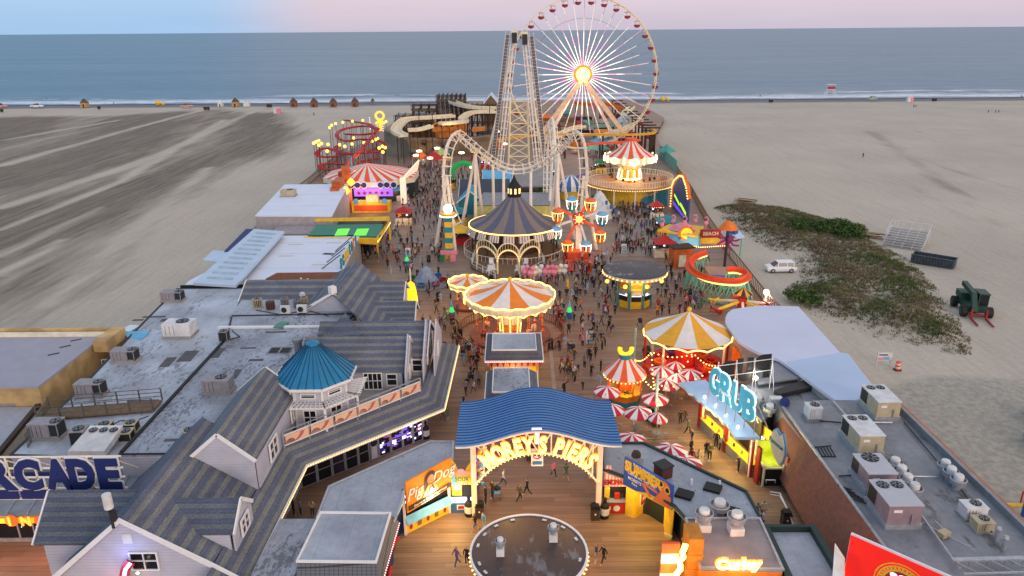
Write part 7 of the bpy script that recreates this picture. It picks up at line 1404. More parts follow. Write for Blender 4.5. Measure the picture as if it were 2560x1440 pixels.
for i in range(n): h0_ = 4.5+rr.uniform(0, 3.5); mb.box(tuple(pr[i].lerp(pr[i+1], .5)+V((rr.uniform(-.2, .8), 0, h0_/2))), (1.8, 3.6, h0_), rr.uniform(-.3, .3))
mb.build('rocks', TF); mb = Q(M('lit_yellow_star', (1, .85, .3), emit=1.6, ec=(1, .8, .25)))
for i in (2, 5, 8): q = pr[i]+V((2.0, 0, 5.5)); mb.lathe(q, [(.1, -.9), (.7, -.3), (.9, 0), (.5, .5), (.05, .9)], 6)
mb.build('figures', TF); mb = Q(m_skyb)
for i in (9, 10, 11): mb.mat([m_skyb, m_red, m_teal][i-9]).cyl(pr[i]+V((1, 0, 4)), pr[i]+V((1, 0, 9.5)), .35, .05, 6)
mb.build('spires', TF); lamp('front_lamp', pr[5]+V((3.5, -1, 4)), 160, (1, .5, .15), .5, TF); lamp('front_lamp', pr[9]+V((4, 0, 3)), 120, (1, .55, .2), .5, TF)
OT = thing('octagonal_tent_ride', 'wide orange and white striped tent ride with purple lit goggle eyed front', 'ride', (-32, 168.5, 0)); R8 = 11.2; oc8 = [(-32.2+R8*cos(PI/8+i*PI/4), 168.5+R8*.96*sin(PI/8+i*PI/4)) for i in range(8)]
mb = MB(); ap = V((-33.2, 168.5, 7.4))
for i in range(8):
 a, b = V((*oc8[i], 4.9)), V((*oc8[(i+1) % 8], 4.9))
 for j in range(6): p0, p1 = a.lerp(b, j/6), a.lerp(b, (j+1)/6); mb.mat(m_cr if j % 2 else m_cw).add([ap, p0, p1], [(0, 1, 2)])
mb.build('canopy', OT); mb = Q(m_cream).prism(oc8, 3.7, 4.85); mb.build('frieze', OT); mb = Q(m_dark).prism([(x*.98-.6, 168.5+(y-168.5)*.9) for x, y in oc8], 0, 3.7); mb.build('body', OT)
fy = min(y for x, y in oc8)-.05; mb = MB()
for cx_ in (-35, -33.6, -32.2, -28.6, -27.2, -25.7): mb.mat(m_trim).cyl((cx_, fy-.1, 4.3), (cx_, fy-.2, 4.3), .8, n=16); mb.mat(m_navy).cyl((cx_, fy-.2, 4.3), (cx_, fy-.28, 4.3), .6, n=16)
mb.build('goggle_eyes', OT); mb = Q(M('violet_lit', (.62, .42, .95), emit=1.0, ec=(.55, .35, 1))).bx(-34.5, -26, fy-.15, fy-.05, 1.8, 3.6); mb.mat(m_red).bulbs([(-34, fy-.4, 2.6), (-26.5, fy-.4, 2.6)], 1.1, .42); mb.build('lit_front', OT)
mb = Q(M('white_pylon_glow', (1, .9, .8), emit=.6, ec=(1, .85, .7))).bx(-24.4, -23.2, 158.8, 160, 0, 5.6); mb.thick([(-23.6, 159, 5.5), (-21.8, 168, 5.8), (-21.2, 168, 8.2), (-23.4, 159, 6.2)], .3); mb.build('side_pylon', OT); lamp('violet_lamp', (-30, fy-2.5, 3), 120, (.65, .45, 1), .6, OT)
mb = Q(m_ye).bx(-33.5, -25.5, 150.5, 153, 0, 2.2); mb.mat(m_cr).bx(-33, -26, 150.4, 150.5, .4, 1.6); mb.mat(m_or).bx(-36.5, -34, 151, 154, 0, 4.4); mb.mat(m_cream).bx(-30.5, -28, 151, 152.5, 2.2, 3.6); mb.mat(m_skyb).cyl((-32.5, 150.3, 2.5), (-32.5, 150.2, 2.5), .6, n=12).cyl((-26.5, 150.3, 2.5), (-26.5, 150.2, 2.5), .6, n=12); one(mb, 'ride_entrance', 'yellow and orange ride entrance in front of the purple lit tent', 'booth', (-30, 151, 0))
lamp('entrance_lamp', (-29.5, 148.6, 2.6), 110, (1, .65, .25), .5)
# ---------------- little red coaster with globe lamps ----------------
RC = thing('red_coaster', 'small red coaster on grey stilts dotted with glowing globe lamps', 'roller coaster', tuple(P(880, 430, 0)))
def rtrack(pts, k_=5): q = cat([P(*v) for v in pts], k_); mb = Q(m_red); o_ = V((.45, .0, 0)); mb.tube([v+o_ for v in q], .2, 4); mb.tube([v-o_ for v in q], .2, 4); mb.tube([v+V((0, .5, -.25)) for v in q], .12, 4); [mb.cyl(v+o_, v-o_, .08, n=4) for v in q]; mb.build('track', RC); return q
allp = []
allp += rtrack([(833, 452, 1.5), (855, 425, 3), (880, 400, 5), (905, 372, 7), (928, 345, 9), (945, 322, 10)], 6); allp += rtrack([(945, 322, 9.5), (915, 315, 9), (880, 318, 8.6), (852, 326, 8), (842, 340, 7), (860, 352, 7), (900, 348, 6.5), (940, 350, 6), (962, 362, 5.5), (950, 378, 5), (905, 382, 5), (860, 384, 4.5), (838, 372, 5), (850, 362, 6)])
allp += rtrack([(795, 378, 5), (815, 370, 5), (850, 380, 4.5), (895, 384, 4), (950, 368, 4)]); allp += rtrack([(950, 395, 3), (920, 400, 3), (870, 410, 3), (820, 408, 3.2), (798, 416, 3), (820, 424, 2.6), (870, 420, 2.5), (930, 405, 2.2)]); allp += rtrack([(812, 440, 2), (845, 442, 2.2), (880, 432, 2.4), (905, 418, 2.8), (880, 408, 3)]); allp += rtrack([(862, 300, 8), (890, 305, 8), (925, 312, 8.4), (940, 330, 8), (905, 336, 7.4), (865, 335, 7)]); allp += rtrack([(798, 378, 5.5), (790, 384, 5), (805, 392, 4.5), (845, 390, 4.5)])
for i in range(0, len(allp), 2): v = allp[i]; Q(m_rose if i % 4 else m_grey).cyl((v.x, v.y, 0), v, .09, n=4).build('stilt', RC)
gl_ = [(784, 358), (790, 355), (797, 352), (804, 359), (797, 363), (820, 361), (824, 319), (829, 313), (839, 309), (857, 306), (881, 303), (907, 301), (965, 304), (884, 345), (880, 360), (849, 362), (862, 366), (910, 357), (930, 353), (939, 349), (944, 346), (948, 370), (956, 366), (963, 369), (818, 378), (957, 380)]
for x_, y_ in gl_: q = P(x_, y_, 9.2 if y_ < 330 else 7.5); m = Q(m_bulby).ball(q, .45, 8); g0 = m.build('globe_lamp', RC); Q(m_dark).cyl((q.x, q.y, 0), (q.x, q.y, q.z-.5), .07, n=4).build('lamp_post', g0)
mb = Q(M('lit_gold_figure', (1, .8, .3), emit=1.2, ec=(1, .72, .2))); q = P(950, 302, 10); mb.tube(circ(q+V((0, 0, 1.6)), 1, 1)[:1]+[q+V((1.3*cos(a*.7), 0, 1.5+1.2*sin(a*.7))) for a in range(10)], .35, 6).tube([q+V((-1.4, 0, -.9)), q+V((0, 0, .2)), q+V((1.4, 0, -.9))], .4, 6); mb.cyl(q+V((0, 0, -3)), q, .5, n=6); mb.build('bow_sign', RC)
mb = Q(m_bulbp)
for x_, y_ in ((926, 325), (944, 323), (958, 330)): q = P(x_, y_, 4); mb.bulbs([q, q+V((0, 0, 4.5))], .7, .2)
mb.build('marker_lights', RC); lamp('coaster_glow', P(900, 380, 7), 250, (1, .7, .35), 1, RC)
mb = Q(m_wood); e = [V((-50.6, 152, 0)), V((-50.6, 181, 0)), V((-52, 229, 0))]; [pickets(mb, a, b, 1.6, 1.0, .12) for a, b in zip(e, e[1:])]; one(mb, 'boardwalk_fence', 'timber fence on the beach side of the red coaster', 'fence', tuple(e[1]))
# ---------------- shipwreck water park ----------------
SH_ = thing('shipwreck', 'mock shipwreck with weathered brown hull and rusty orange cabin on a grey rock base', 'building', tuple(P(1060, 390, 0)))
m_hull = M('wreck_hull', (.58, .50, .40), .9, 0, .4, .35); m_rust = M('rusty_cabin', (.85, .52, .22), .8, 0, .35, .5); m_rock = M('grey_rock', (.50, .50, .46), .9, 0, .3, .3)
yb_ = P(1040, 390, 0).y; top = [(988, 345), (1010, 348), (1045, 349), (1075, 347), (1115, 350), (1170, 346), (1235, 340)]; bot = [(1022, 388), (1030, 392), (1050, 394), (1075, 394), (1110, 392), (1165, 388), (1230, 384)]
T_ = [PY(x, y, yb_-1.5+abs(i-3)*.6) for i, (x, y) in enumerate(top)]; B2 = [PY(x, y, yb_+1) for x, y in bot]
mb = Q(m_hull)
for i in range(6): mb.add([T_[i], B2[i], B2[i+1], T_[i+1]], [(0, 1, 2, 3)])
bk = [v+V((4 if i == 0 else 0, 11 if i else 6, 0)) for i, v in enumerate(T_)]
for i in range(6): mb.add([T_[i], T_[i+1], bk[i+1], bk[i]], [(0, 1, 2, 3)]) if False else mb.add([v-V((0, 0, 1)) for v in (T_[i], T_[i+1], bk[i+1], bk[i])], [(0, 1, 2, 3)]); mb.sweep([T_[i], T_[i+1]], (0, 0, 1), .5, .4)
mb.add([T_[0], bk[0], bk[0]-V((0, 0, 6)), B2[0]], [(0, 1, 2, 3)]); mb.build('hull', SH_)
mb = Q(m_black)
for x_, y_, s_ in ((1060, 360, .5), (1085, 372, .4), (1035, 385, .6), (1110, 366, .4), (1055, 388, 1.0), (1095, 386, .7)): q = PY(x_, y_, yb_-1.6); mb.thick([(q.x-s_*2, q.y, q.z), (q.x+s_, q.y, q.z-.5), (q.x+s_*2, q.y, q.z+.2), (q.x-s_, q.y, q.z+.5)], .1)
mb.build('breaches', SH_)
p0, p1 = P(970, 345, 5), P(1015, 405, 0); mb = Q(m_rock).thick([(p0.x-1, yb_+4, 0), (p1.x+1, yb_-1, 0), (p1.x, yb_-1, 5), (p0.x-.5, yb_+4, 7.5)], 1); mb.prism([(p0.x-1, yb_+4), (p1.x, yb_), (p1.x+14, yb_+2), (p1.x+26, yb_+2), (p1.x+26, yb_+16), (p0.x+2, yb_+20)], 0, 2.2); mb.build('rock_base', SH_)
def blk(pts, y0, h, m, nm, root, d=4):  # front polygon given in pixels at depth y0, extruded back by d
 v = [PY(x, y, y0) for x, y in pts]; return Q(m).add([tuple(q) for q in v]+[tuple(q+V((0, d, 0))) for q in v], [list(range(len(v)))]+[list(range(2*len(v)-1, len(v)-1, -1))]+[[i, i+len(v), (i+1) % len(v)+len(v), (i+1) % len(v)] for i in range(len(v))]).build(nm, root)
blk([(1079, 318), (1165, 316), (1165, 307), (1150, 305), (1082, 311)], yb_+3, 0, m_rust, 'cabin', SH_, 5); blk([(1079, 330), (1165, 326), (1165, 316), (1079, 318)], yb_+2.6, 0, m_rust, 'cabin', SH_, 5); blk([(1098, 345), (1165, 342), (1165, 326), (1098, 329)], yb_+4, 0, m_rust, 'cabin', SH_, 5); blk([(1180, 330), (1212, 327), (1212, 318), (1180, 321)], yb_+3, 0, m_rust, 'cabin', SH_, 3)
mb = Q(m_bw)
for x_, y_ in ((1083, 345), (1050, 345), (1225, 330)): q = PY(x_, y_, yb_+3); mb.cyl(q, q+V((0, 0, 9)), .12, n=5)
for x_ in (1090, 1103, 1116, 1130): q = PY(x_, 314, yb_+2.9); mb.box(tuple(q), (.8, .2, .6))
mb.build('masts', SH_); lamp('wreck_lamp', (PY(1130, 320, yb_)+V((0, -3, 0))), 160, (1, .6, .25), .5, SH_); lamp('wreck_lamp', (PY(1060, 375, yb_)+V((0, -4, -1))), 90, (1, .7, .35), .5, SH_)
def slide(pts, w, lb, m=m_cream):
 q = cat([PY(*v) for v in pts], 5); mb = Q(m).sweep(q, (0, 0, 1), w, .12)
 for s_ in (-1, 1):
  e = []
  for i, v in enumerate(q): t_ = (q[min(len(q)-1, i+1)]-q[max(0, i-1)]).normalized(); e.append(v+t_.cross(V((0, 0, 1)))*s_*w/2+V((0, 0, .35)))
  mb.sweep(e, (0, 0, 1), .25, .9)
 mb.mat(m_bw)
 for i in range(0, len(q), 3): mb.cyl((q[i].x, q[i].y, 0), q[i], .13, n=4)
 return one(mb, 'water_slide', lb, 'water slide', tuple(q[0]))
slide([(1130, 256, 262), (1150, 264, 255), (1185, 271, 250), (1238, 273, 248)], 2.6, 'cream water slide crossing right of the timber slide tower'); slide([(1238, 282, 240), (1180, 284, 238), (1155, 300, 232), (1162, 306, 226), (1130, 310, 224), (1100, 312, 222)], 2.2, 'cream slide bending down over the rusty cabin'); slide([(1135, 292, 235), (1080, 296, 232), (1020, 300, 228), (1000, 312, 222), (990, 330, 214), (1010, 342, 210)], 2.8, 'broad cream slide looping round the bow of the wreck'); slide([(1080, 318, 221), (1050, 326, 219), (1020, 328, 218)], 1.8, 'short cream slide on the wreck deck'); slide([(1045, 285, 262), (1060, 290, 258), (1078, 294, 254), (1065, 300, 250)], 1.8, 'pale slide behind the wreck near the timber frame', m_si)
def scaff(x0, x1, ytop, ybot, Y0, d, lb, roof=None, nx=7, m=m_bw):
 a, b = PY(x0, ytop, Y0), PY(x1, ytop, Y0); t = thing('timber_tower', lb, 'tower', (a.x, Y0, 0)); mb = Q(m); z1 = a.z; z0 = 0
 for j in range(3):
  for i in range(nx): x_ = a.x+(b.x-a.x)*i/(nx-1); mb.cyl((x_, Y0+d*j/2, z0), (x_, Y0+d*j/2, z1), .16, n=4)
  for k_ in range(4): mb.sweep([(a.x, Y0+d*j/2, z1*(k_+1)/4.2), (b.x, Y0+d*j/2, z1*(k_+1)/4.2)], (0, 0, 1), .15, .2)
  for i in range(nx-1): x_ = a.x+(b.x-a.x)*i/(nx-1); mb.cyl((x_, Y0+d*j/2, z1*.3), (x_+(b.x-a.x)/(nx-1), Y0+d*j/2, z1*.9), .08, n=4)
 mb.build('frame', t); Q(m_wood).bx(a.x-.5, b.x+.5, Y0-.3, Y0+d+.3, z1-2.2, z1-1.9).build('deck', t); mb = Q(m); pickets(mb, (a.x-.5, Y0-.3, z1-1.9), (b.x+.5, Y0-.3, z1-1.9), 1.9, .4, .1); mb.build('railing', t); return t
scaff(1092, 1160, 238, 290, 262, 9, 'tall dark timber slide tower behind the wreck'); scaff(988, 1078, 288, 300, 250, 8, 'low timber platform left of the slide tower', nx=6); scaff(1030, 1090, 262, 290, 285, 6, 'timber frame with curved slide far behind the wreck', nx=4); scaff(1165, 1245, 262, 300, 256, 6, 'timber trestle under the right slides of the wreck', nx=7)
GH = thing('gabled_hall', 'white roofed gabled hall at the seaward end behind the wreck', 'building', tuple(P(1215, 270, 0))); a = PY(1225, 237, 300); 
gable(GH, 'y', 300, 312, a.x-2.6, a.x+3.2, a.z-3.4, a.z, m_wroof2, m_wood, 0, over=.5); Q(m_wroof).bx(PY(1170, 262, 290).x, PY(1245, 262, 290).x, 290, 299, a.z-6, a.z-5.4).build('flat_canopy', GH)
for i, (x0, y0, Y0, w, h, m, lb) in enumerate(((978, 312, 236, 6, 4, M('aqua_green', (.45, .62, .56)), 'aqua green shed left of the wreck'), (1010, 280, 258, 12, 3, m_rust, 'rust brown pump house at the back of the slides'), (1110, 300, 246, 14, 2, m_conc, 'pale splash pool surround behind the wreck'), (1205, 300, 240, 7, 3.5, m_rust, 'orange hut beside the coaster tower'), (1190, 290, 262, 9, 1.5, m_skyb, 'shallow blue pool right of the slide tower'))):
 q = PY(x0, y0, Y0); t = thing('park_shed', lb, 'shed', (q.x, Y0, 0)); Q(m).bx(q.x, q.x+w, Y0, Y0+5, 0, h).build('body', t); Q(m_bw).bx(q.x-.2, q.x+w+.2, Y0-.2, Y0+5.2, h, h+.25).build('roof', t)
# ---------------- right rear: water park behind the wheel ----------------
rr = random.Random(31); mcl = [m_rust, m_rose, m_wood, m_bw, m_or, m_teal, m_conc, m_rust, m_red]; nm_ = ['rust orange', 'rose brown', 'weathered timber', 'dark timber', 'bright orange', 'teal', 'concrete grey', 'rusty', 'red']
k_ = 0
for yy in (240, 252, 264, 278, 292):
 for xi in range(5):
  px_ = 1345+xi*50+rr.uniform(-12, 12); py_ = 340-(yy-240)*1.35; q = PY(px_, py_, yy); x_ = q.x; w, d, h = rr.uniform(4, 7.5), rr.uniform(3, 6), rr.uniform(1.5, 5); j = rr.randrange(9)
  if x_+w > 48: continue
  t = thing('slide_hut', '%s hut, number %s from the left in the %s row behind the giant wheel' % (nm_[j], ('one', 'two', 'three', 'four', 'five')[xi], ('nearest', 'second', 'middle', 'fourth', 'farthest')[(yy-240)//13]), 'hut', (x_, yy, 0)); Q(mcl[j]).bx(x_, x_+w, yy, yy+d, 0, h).build('body', t); mb = Q(mcl[(j+3) % 9]); mb.thick([(x_-.3, yy-.3, h), (x_+w+.3, yy-.3, h), (x_+w+.3, yy+d/2, h+1.1), (x_-.3, yy+d/2, h+1.1)], .12) if k_ % 2 else rail(mb, (x_, yy-.1, h), (x_+w, yy-.1, h), 1.1); mb.build('roof', t); k_ += 1
slide([(1460, 318, 236), (1430, 324, 234), (1400, 338, 232), (1390, 345, 228)], 2.2, 'tan slide left of the wheel feet', m_cream); slide([(1550, 310, 250), (1520, 316, 246), (1480, 316, 244), (1460, 300, 250)], 2.4, 'pale green slide low behind the wheel', M('pale_green', (.45, .62, .55))); slide([(1580, 270, 280), (1560, 290, 262), (1600, 305, 250), (1560, 325, 240), (1500, 345, 232)], 2.0, 'long tan slide winding down right of the wheel', m_cream); slide([(1440, 258, 300), (1480, 264, 290), (1520, 262, 285), (1560, 280, 275)], 1.8, 'orange slide high behind the wheel', m_or)
q = PY(1570, 296, 262); one(Q(m_white).lathe((q.x, q.y, 0), [(4.6, 0), (4.6, q.z*.7), (3.6, q.z), (2.0, q.z+1.2), (.1, q.z+1.6)], 16, a0=0), 'white_dome', 'white domed slide bowl at the right behind the wheel', 'dome', (q.x, q.y, 0))
mb = Q(M('monorail_yellow', (.90, .66, .18))); v = cat([P(1235, 352, 7), P(1340, 338, 7), P(1450, 336, 7), P(1560, 337, 7), P(1625, 334, 7), P(1638, 328, 7), P(1625, 322, 7)], 6); mb.sweep(v, (0, 0, 1), .8, .6); t = one(mb, 'monorail_beam', 'yellow elevated monorail beam curving under the giant wheel', 'monorail', tuple(v[0])); mb = Q(m_bw); [mb.cyl((p.x, p.y, 0), p, .28, n=6) for p in v[::5]]; mb.build('pylons', t)
mb = Q(m_cr); v = cat([P(1462, 362, 6), P(1500, 358, 6), P(1560, 356, 6), P(1600, 350, 6)], 6); mb.sweep(v, (0, 0, 1), .8, .6); t = one(mb, 'monorail_beam', 'orange elevated monorail beam nearer than the yellow one', 'monorail', tuple(v[0])); mb = Q(m_bw); [mb.cyl((p.x, p.y, 0), p, .28, n=6) for p in v[::6]]; mb.build('pylons', t)
bm0 = None
for i in range(11):
 q = P(1543+i*8.6, 262+i*7.2, 6.5); z_ = 8.2
 if bm0 is None: bm0 = tag(Q(m_bw).cyl((-1.9, 0, 0), (-1.9, 0, z_), .24, n=5).cyl((.6, 0, 0), (.6, 0, z_-1.6), .2, n=5).sweep([(-2.6, 0, z_), (2.4, 0, z_)], (0, 0, 1), .45, .4).sweep([(-2, 0, z_-1.6), (2, 0, z_-1.6)], (0, 0, 1), .3, .3).build('steel_bent'), 'brown steel bent in the receding row right of the wheel', 'frame', 'row of brown steel bents'); o = bm0
 else: o = copy_tree(bm0)
 o.location = (q.x, q.y, 0)
 o['label'] = 'brown steel bent, %s of the row right of the wheel counting from the sea' % ('first', 'second', 'third', 'fourth', 'fifth', 'sixth', 'seventh', 'eighth', 'ninth', 'tenth', 'last')[i]
q = P(1624, 342, 2); one(Q(m_cab).lathe(q, [(.1, -.9), (.9, -.6), (1.1, 0), (.9, .5), (.1, .9)], 10).cyl(q, q+V((0, 0, 4.2)), .06, n=4), 'hanging_cabin', 'dark red cabin hanging from the end of the monorail loop', 'cabin', tuple(q))
for x0, y0, m, s_, lb in ((1492, 392, M('teal_canvas', (.30, .60, .56)), 4, 'teal tent roof left of the swing tower, nearer one'), (1505, 372, m_skyb, 4.5, 'pale blue pool tent left of the swing tower, farther one'), (1665, 400, M('teal_canvas', (.30, .60, .56)), 3, 'teal tent at the right pier edge'), (1085, 418, m_red, 3.4, 'crimson stall tent left of the coaster roll'), (1100, 406, M('lime_canvas', (.72, .78, .45)), 3, 'lime stall tent left of the coaster roll'), (1052, 415, m_or, 2.4, 'orange stall tent near the octagonal tent')):
 q = P(x0, y0, 0); t = thing('stall_tent', lb, 'tent', tuple(q)); Q(m).lathe(q, [(s_, 2.4), (s_*.5, 3.4), (.1, 4.6)], 4).build('canopy', t); mb = Q(m_white); [mb.cyl((q.x+s_*.95*cos(i*PI/2), q.y+s_*.95*sin(i*PI/2), 0), (q.x+s_*.95*cos(i*PI/2), q.y+s_*.95*sin(i*PI/2), 2.4), .08, n=4) for i in range(4)]; mb.build('posts', t)
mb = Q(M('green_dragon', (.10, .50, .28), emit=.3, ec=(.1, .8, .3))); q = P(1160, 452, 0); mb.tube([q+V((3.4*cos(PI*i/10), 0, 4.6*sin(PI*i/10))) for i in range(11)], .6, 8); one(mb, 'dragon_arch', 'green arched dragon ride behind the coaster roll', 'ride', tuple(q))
# buildings between coaster legs
m_slr = M('slate_roof', (.27, .29, .33), .8, wear=.15); m_turq = M('turquoise', (.20, .60, .70))
H1 = thing('turquoise_house', 'slate roofed house with turquoise gable between the coaster legs', 'building', tuple(P(1190, 520, 0))); a = P(1195, 525, 0)
gable(H1, 'x', a.x-3.6, a.x+6.5, a.y, a.y+9, 3, 5.6, m_slr, m_turq, 0, ends=(1, 1)); gable(H1, 'y', a.y-4, a.y+2, a.x-3.8, a.x+1.2, 2.8, 4.8, m_turq, m_teal, 0); gable(H1, 'x', a.x+1, a.x+7, a.y+12, a.y+18, 3.5, 5.6, m_skyb, m_cream, 0)
H2 = thing('yellow_station', 'yellow coaster station with flat grey roof behind the slate dome', 'building', tuple(P(1290, 560, 0))); a, b = P(1193, 560, 0), P(1392, 560, 0)
flat(H2, [(a.x, a.y), (b.x, b.y), (b.x-.5, b.y+11), (a.x+1, a.y+11)], 3.8, m_grey, m_si, .15, 0, M('pale_yellow', (.90, .84, .45))); mb = Q(m_cream)
for i in range(12): x_ = a.x+.8+i*(b.x-a.x-1.6)/11; mb.bx(x_-.25, x_+.25, a.y-.18, a.y-.1, 2, 3)
mb.build('windows', H2); Q(m_conc).prism([P(1215, 505, 0)[:2], P(1370, 505, 0)[:2], P(1385, 450, 0)[:2], P(1240, 450, 0)[:2]], 3.3, 3.6).build('upper_deck', H2)
mb = Q(M('moss_green', (.20, .36, .12))).slab(V3((1338, 440, 3), (1358, 436, 3), (1372, 470, 1.6), (1350, 476, 1.6)), .5); mb.mat(m_ye).bulbs(V3((1350, 440, 3.2), (1362, 470, 1.8)), .8, .2); one(mb, 'green_ramp', 'moss green planted ramp dotted with lamps right of the coaster tower', 'ramp', tuple(P(1355, 460, 0)))
q = P(1425, 495, 0); t = thing('striped_dome_tent', 'small blue and white striped dome tent right of the coaster legs', 'tent', tuple(q)); MB().lathe(q, [(3, 2), (2.8, 3), (2, 4.2), (1, 5), (.1, 5.3)], 16, mf=lambda i, j: m_blue if i % 2 else m_white).build('canopy', t); Q(m_ye).cyl(q, q+V((0, 0, 2)), 2.4, n=14).build('body', t)
q = P(1500, 560, 0); t = thing('slide_tent', 'white and blue diamond patterned tent behind the balloon wheel', 'tent', tuple(q)); Q(m_white).lathe(q+V((.5, 6, 0)), [(3.2, 0), (2.4, 2.2), (.9, 4.6), (.1, 5.4)], 8).build('canopy', t); mb = Q(m_blue); [mb.box((q.x+1.5+i*.9, q.y+2.9, 3.6-i*.9), (.5, .2, .8)) for i in range(3)]; mb.build('diamonds', t)
# ---------------- mural ride and orange mini coaster ----------------
MU = thing('mural_ride', 'beach themed ride with blue wave mural, yellow sun and purple octopus', 'ride', tuple(P(1740, 640, 0)))
a, b = P(1670, 640, 0), P(1745, 652, 0); z0_, z1_ = 2.6, PY(1705, 575, a.y).z
mu = lambda u, v, o=0: tuple(a.lerp(b, u)+V((0, -o, z0_+(z1_-z0_)*v)))
Q(m_skyb).thick([mu(0, 0), mu(1, -.05), mu(1, .85), mu(.6, 1), mu(0, .95)], .25).build('mural', MU); mb = Q(m_blue).poly([mu(.03, .1, .27), mu(.85, .05, .27), mu(.7, .35, .27), mu(.45, .5, .27), mu(.25, .4, .27), mu(.08, .75, .27)]); mb.mat(m_white).poly([mu(.08, .75, .28), mu(.12, .5, .28), mu(.25, .38, .28), mu(.16, .45, .28), mu(.05, .7, .28)]); mb.build('wave', MU)
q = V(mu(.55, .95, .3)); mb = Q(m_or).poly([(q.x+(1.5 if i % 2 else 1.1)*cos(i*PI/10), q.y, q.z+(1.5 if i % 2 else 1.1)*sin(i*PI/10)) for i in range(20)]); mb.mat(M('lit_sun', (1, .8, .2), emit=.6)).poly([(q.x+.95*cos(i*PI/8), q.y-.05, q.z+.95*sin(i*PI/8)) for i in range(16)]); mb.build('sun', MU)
c0, c1 = P(1745, 650, 0), P(1815, 655, 0); yM = c0.y+1; x0_, x1_ = c0.x, c1.x; zz1 = PY(1760, 577, yM).z
mb = Q(m_pink).thick([(x0_, yM, 2.6), (x1_, yM-1, 2.6), (x1_, yM-1, zz1-1.5), (x0_+2, yM-.4, zz1-.6), (x0_, yM, zz1-.8)], .2); mb.build('pink_panel', MU); mb = Q(m_red).bx(x0_+.1, x0_+3.4, yM-.9, yM-.5, zz1-.9, zz1+.4); mb.mat(m_ye).bx(x0_+.1, x0_+3.4, yM-.95, yM-.85, zz1-1.9, zz1-.95); mb.build('name_boards', MU); Q(m_cream).text('BEACH', .8, lambda x, y, z: (x0_+1.75+x, yM-.97-z, zz1-.25+y), .05, .03).build('lettering', MU)
mb = Q(M('octopus_purple', (.62, .15, .45))); q = V((x0_+4.8, yM-1, zz1-1.2)); mb.ball(q, .75, 8); [mb.tube([q, q+V((1.1*cos(i*PI/4), -.1, 1.0*sin(i*PI/4)-.3)), q+V((1.9*cos(i*PI/4+.3), -.1, 1.5*sin(i*PI/4+.3)-.4))], .16, 5) for i in range(8)]; mb.build('octopus', MU)
mb = Q(m_bulb).bulbs([mu(0, -.05, .4), mu(1, -.1, .4), (x1_, yM-1.3, 2.5)], .35, .12); mb.build('bulbs', MU)
Q(m_wroof).slab([(x0_+5.5, yM-3, 4.2), (x1_+2.2, yM-3.5, 4.6), (x1_+2.4, yM+2.5, 4.9), (x0_+5.2, yM+1.5, 4.5)], .15).build('canopy', MU)
pm = P(1810, 680, 0); mb = Q(m_bw).cyl(pm, pm+V((0, 0, 7.4)), .22, n=6); mb.mat(m_or).lathe(pm, [(1.6, 7.0), (.8, 7.9), (.1, 8.3)], 8); mb.mat(m_blue).ball(pm+V((1.1, 0, 6.6)), .6, 6).ball(pm+V((.3, -.2, 6.3)), .5, 6); mb.build('parrot_mast', MU); lamp('mural_lamp', mu(.5, .2, 2.5), 90, (1, .8, .5), .5, MU)
fl = [P(x, y, 5) for x, y in ((1655, 562), (1683, 553), (1712, 556), (1738, 552), (1765, 558))]
for i, v in enumerate(fl): one(Q(m_pink).cyl((v.x, v.y, 0), v, .1, n=5).ball(v, .42, 8).tube([v, v+V((.35, 0, .6)), v+V((.1, 0, 1.1)), v+V((-.3, 0, .9))], .12, 5), 'flamingo_figure', 'pink flamingo figure, %s of five above the mural from the left' % ('first', 'second', 'third', 'fourth', 'last')[i], 'figure', (v.x, v.y, 0), 'flamingo figures')
mb = Q(m_ye).slab([tuple(P(x, y, 4.4)) for x, y in ((1645, 575), (1672, 560), (1760, 565), (1745, 590))], .3); mb.mat(m_pink).lathe(P(1706, 572, 4.5), [(2.2, 0), (1.2, .7), (.1, 1.1)], 10); one(mb, 'pink_top_ride', 'pink and yellow ride roof behind the wave mural', 'ride', tuple(P(1700, 600, 0))); lamp('pink_ride_lamp', P(1660, 590, 3), 90, (1, .65, .4), .5)
OC = thing('orange_mini_coaster', 'orange mini coaster loop with lit edge on mint green steel legs', 'roller coaster', tuple(P(1790, 730, 0)))
op = [(1765, 633, 3.6), (1738, 643, 3.5), (1724, 660, 3.4), (1733, 680, 3.3), (1765, 696, 3.2), (1805, 704, 3.2), (1845, 705, 3.2), (1867, 694, 3.2), (1862, 682, 3.2), (1838, 676, 3.2), (1818, 676, 3.2)]
q = cat([P(*v) for v in op], 6); mb = Q(m_cr).sweep(q, (0, 0, 1), 1.3, .15); mb.sweep([v+V((0, 0, .35)) for v in q], (0, 0, 1), .1, .5); mb.build('track', OC); Q(m_bulb).sweep([v+V((0, -.66, -.18)) for v in q], (0, 0, 1), .12, .2).build('light_edge', OC)
m_mint = M('mint_steel', (.42, .75, .64), wear=.08); mb = Q(m_mint)
for i in range(0, len(q), 3):
 v = q[i]
 for s_ in (-.9, .9): mb.cyl((v.x+s_, v.y-.6, 0), v-V((0, 0, .2)), .09, n=4)
 if i+3 < len(q): w = q[i+3]; mb.cyl((v.x-.9, v.y-.6, .3), w-V((0, 0, .2)), .07, n=4); mb.sweep([(v.x, v.y-.6, .15), (w.x, w.y-.6, .15)], (0, 0, 1), .15, .15)
for x_ in (1690, 1720, 1850): v = P(x_, 640, 0); mb.cyl(v, v+V((0, 0, 4)), .12, n=5)
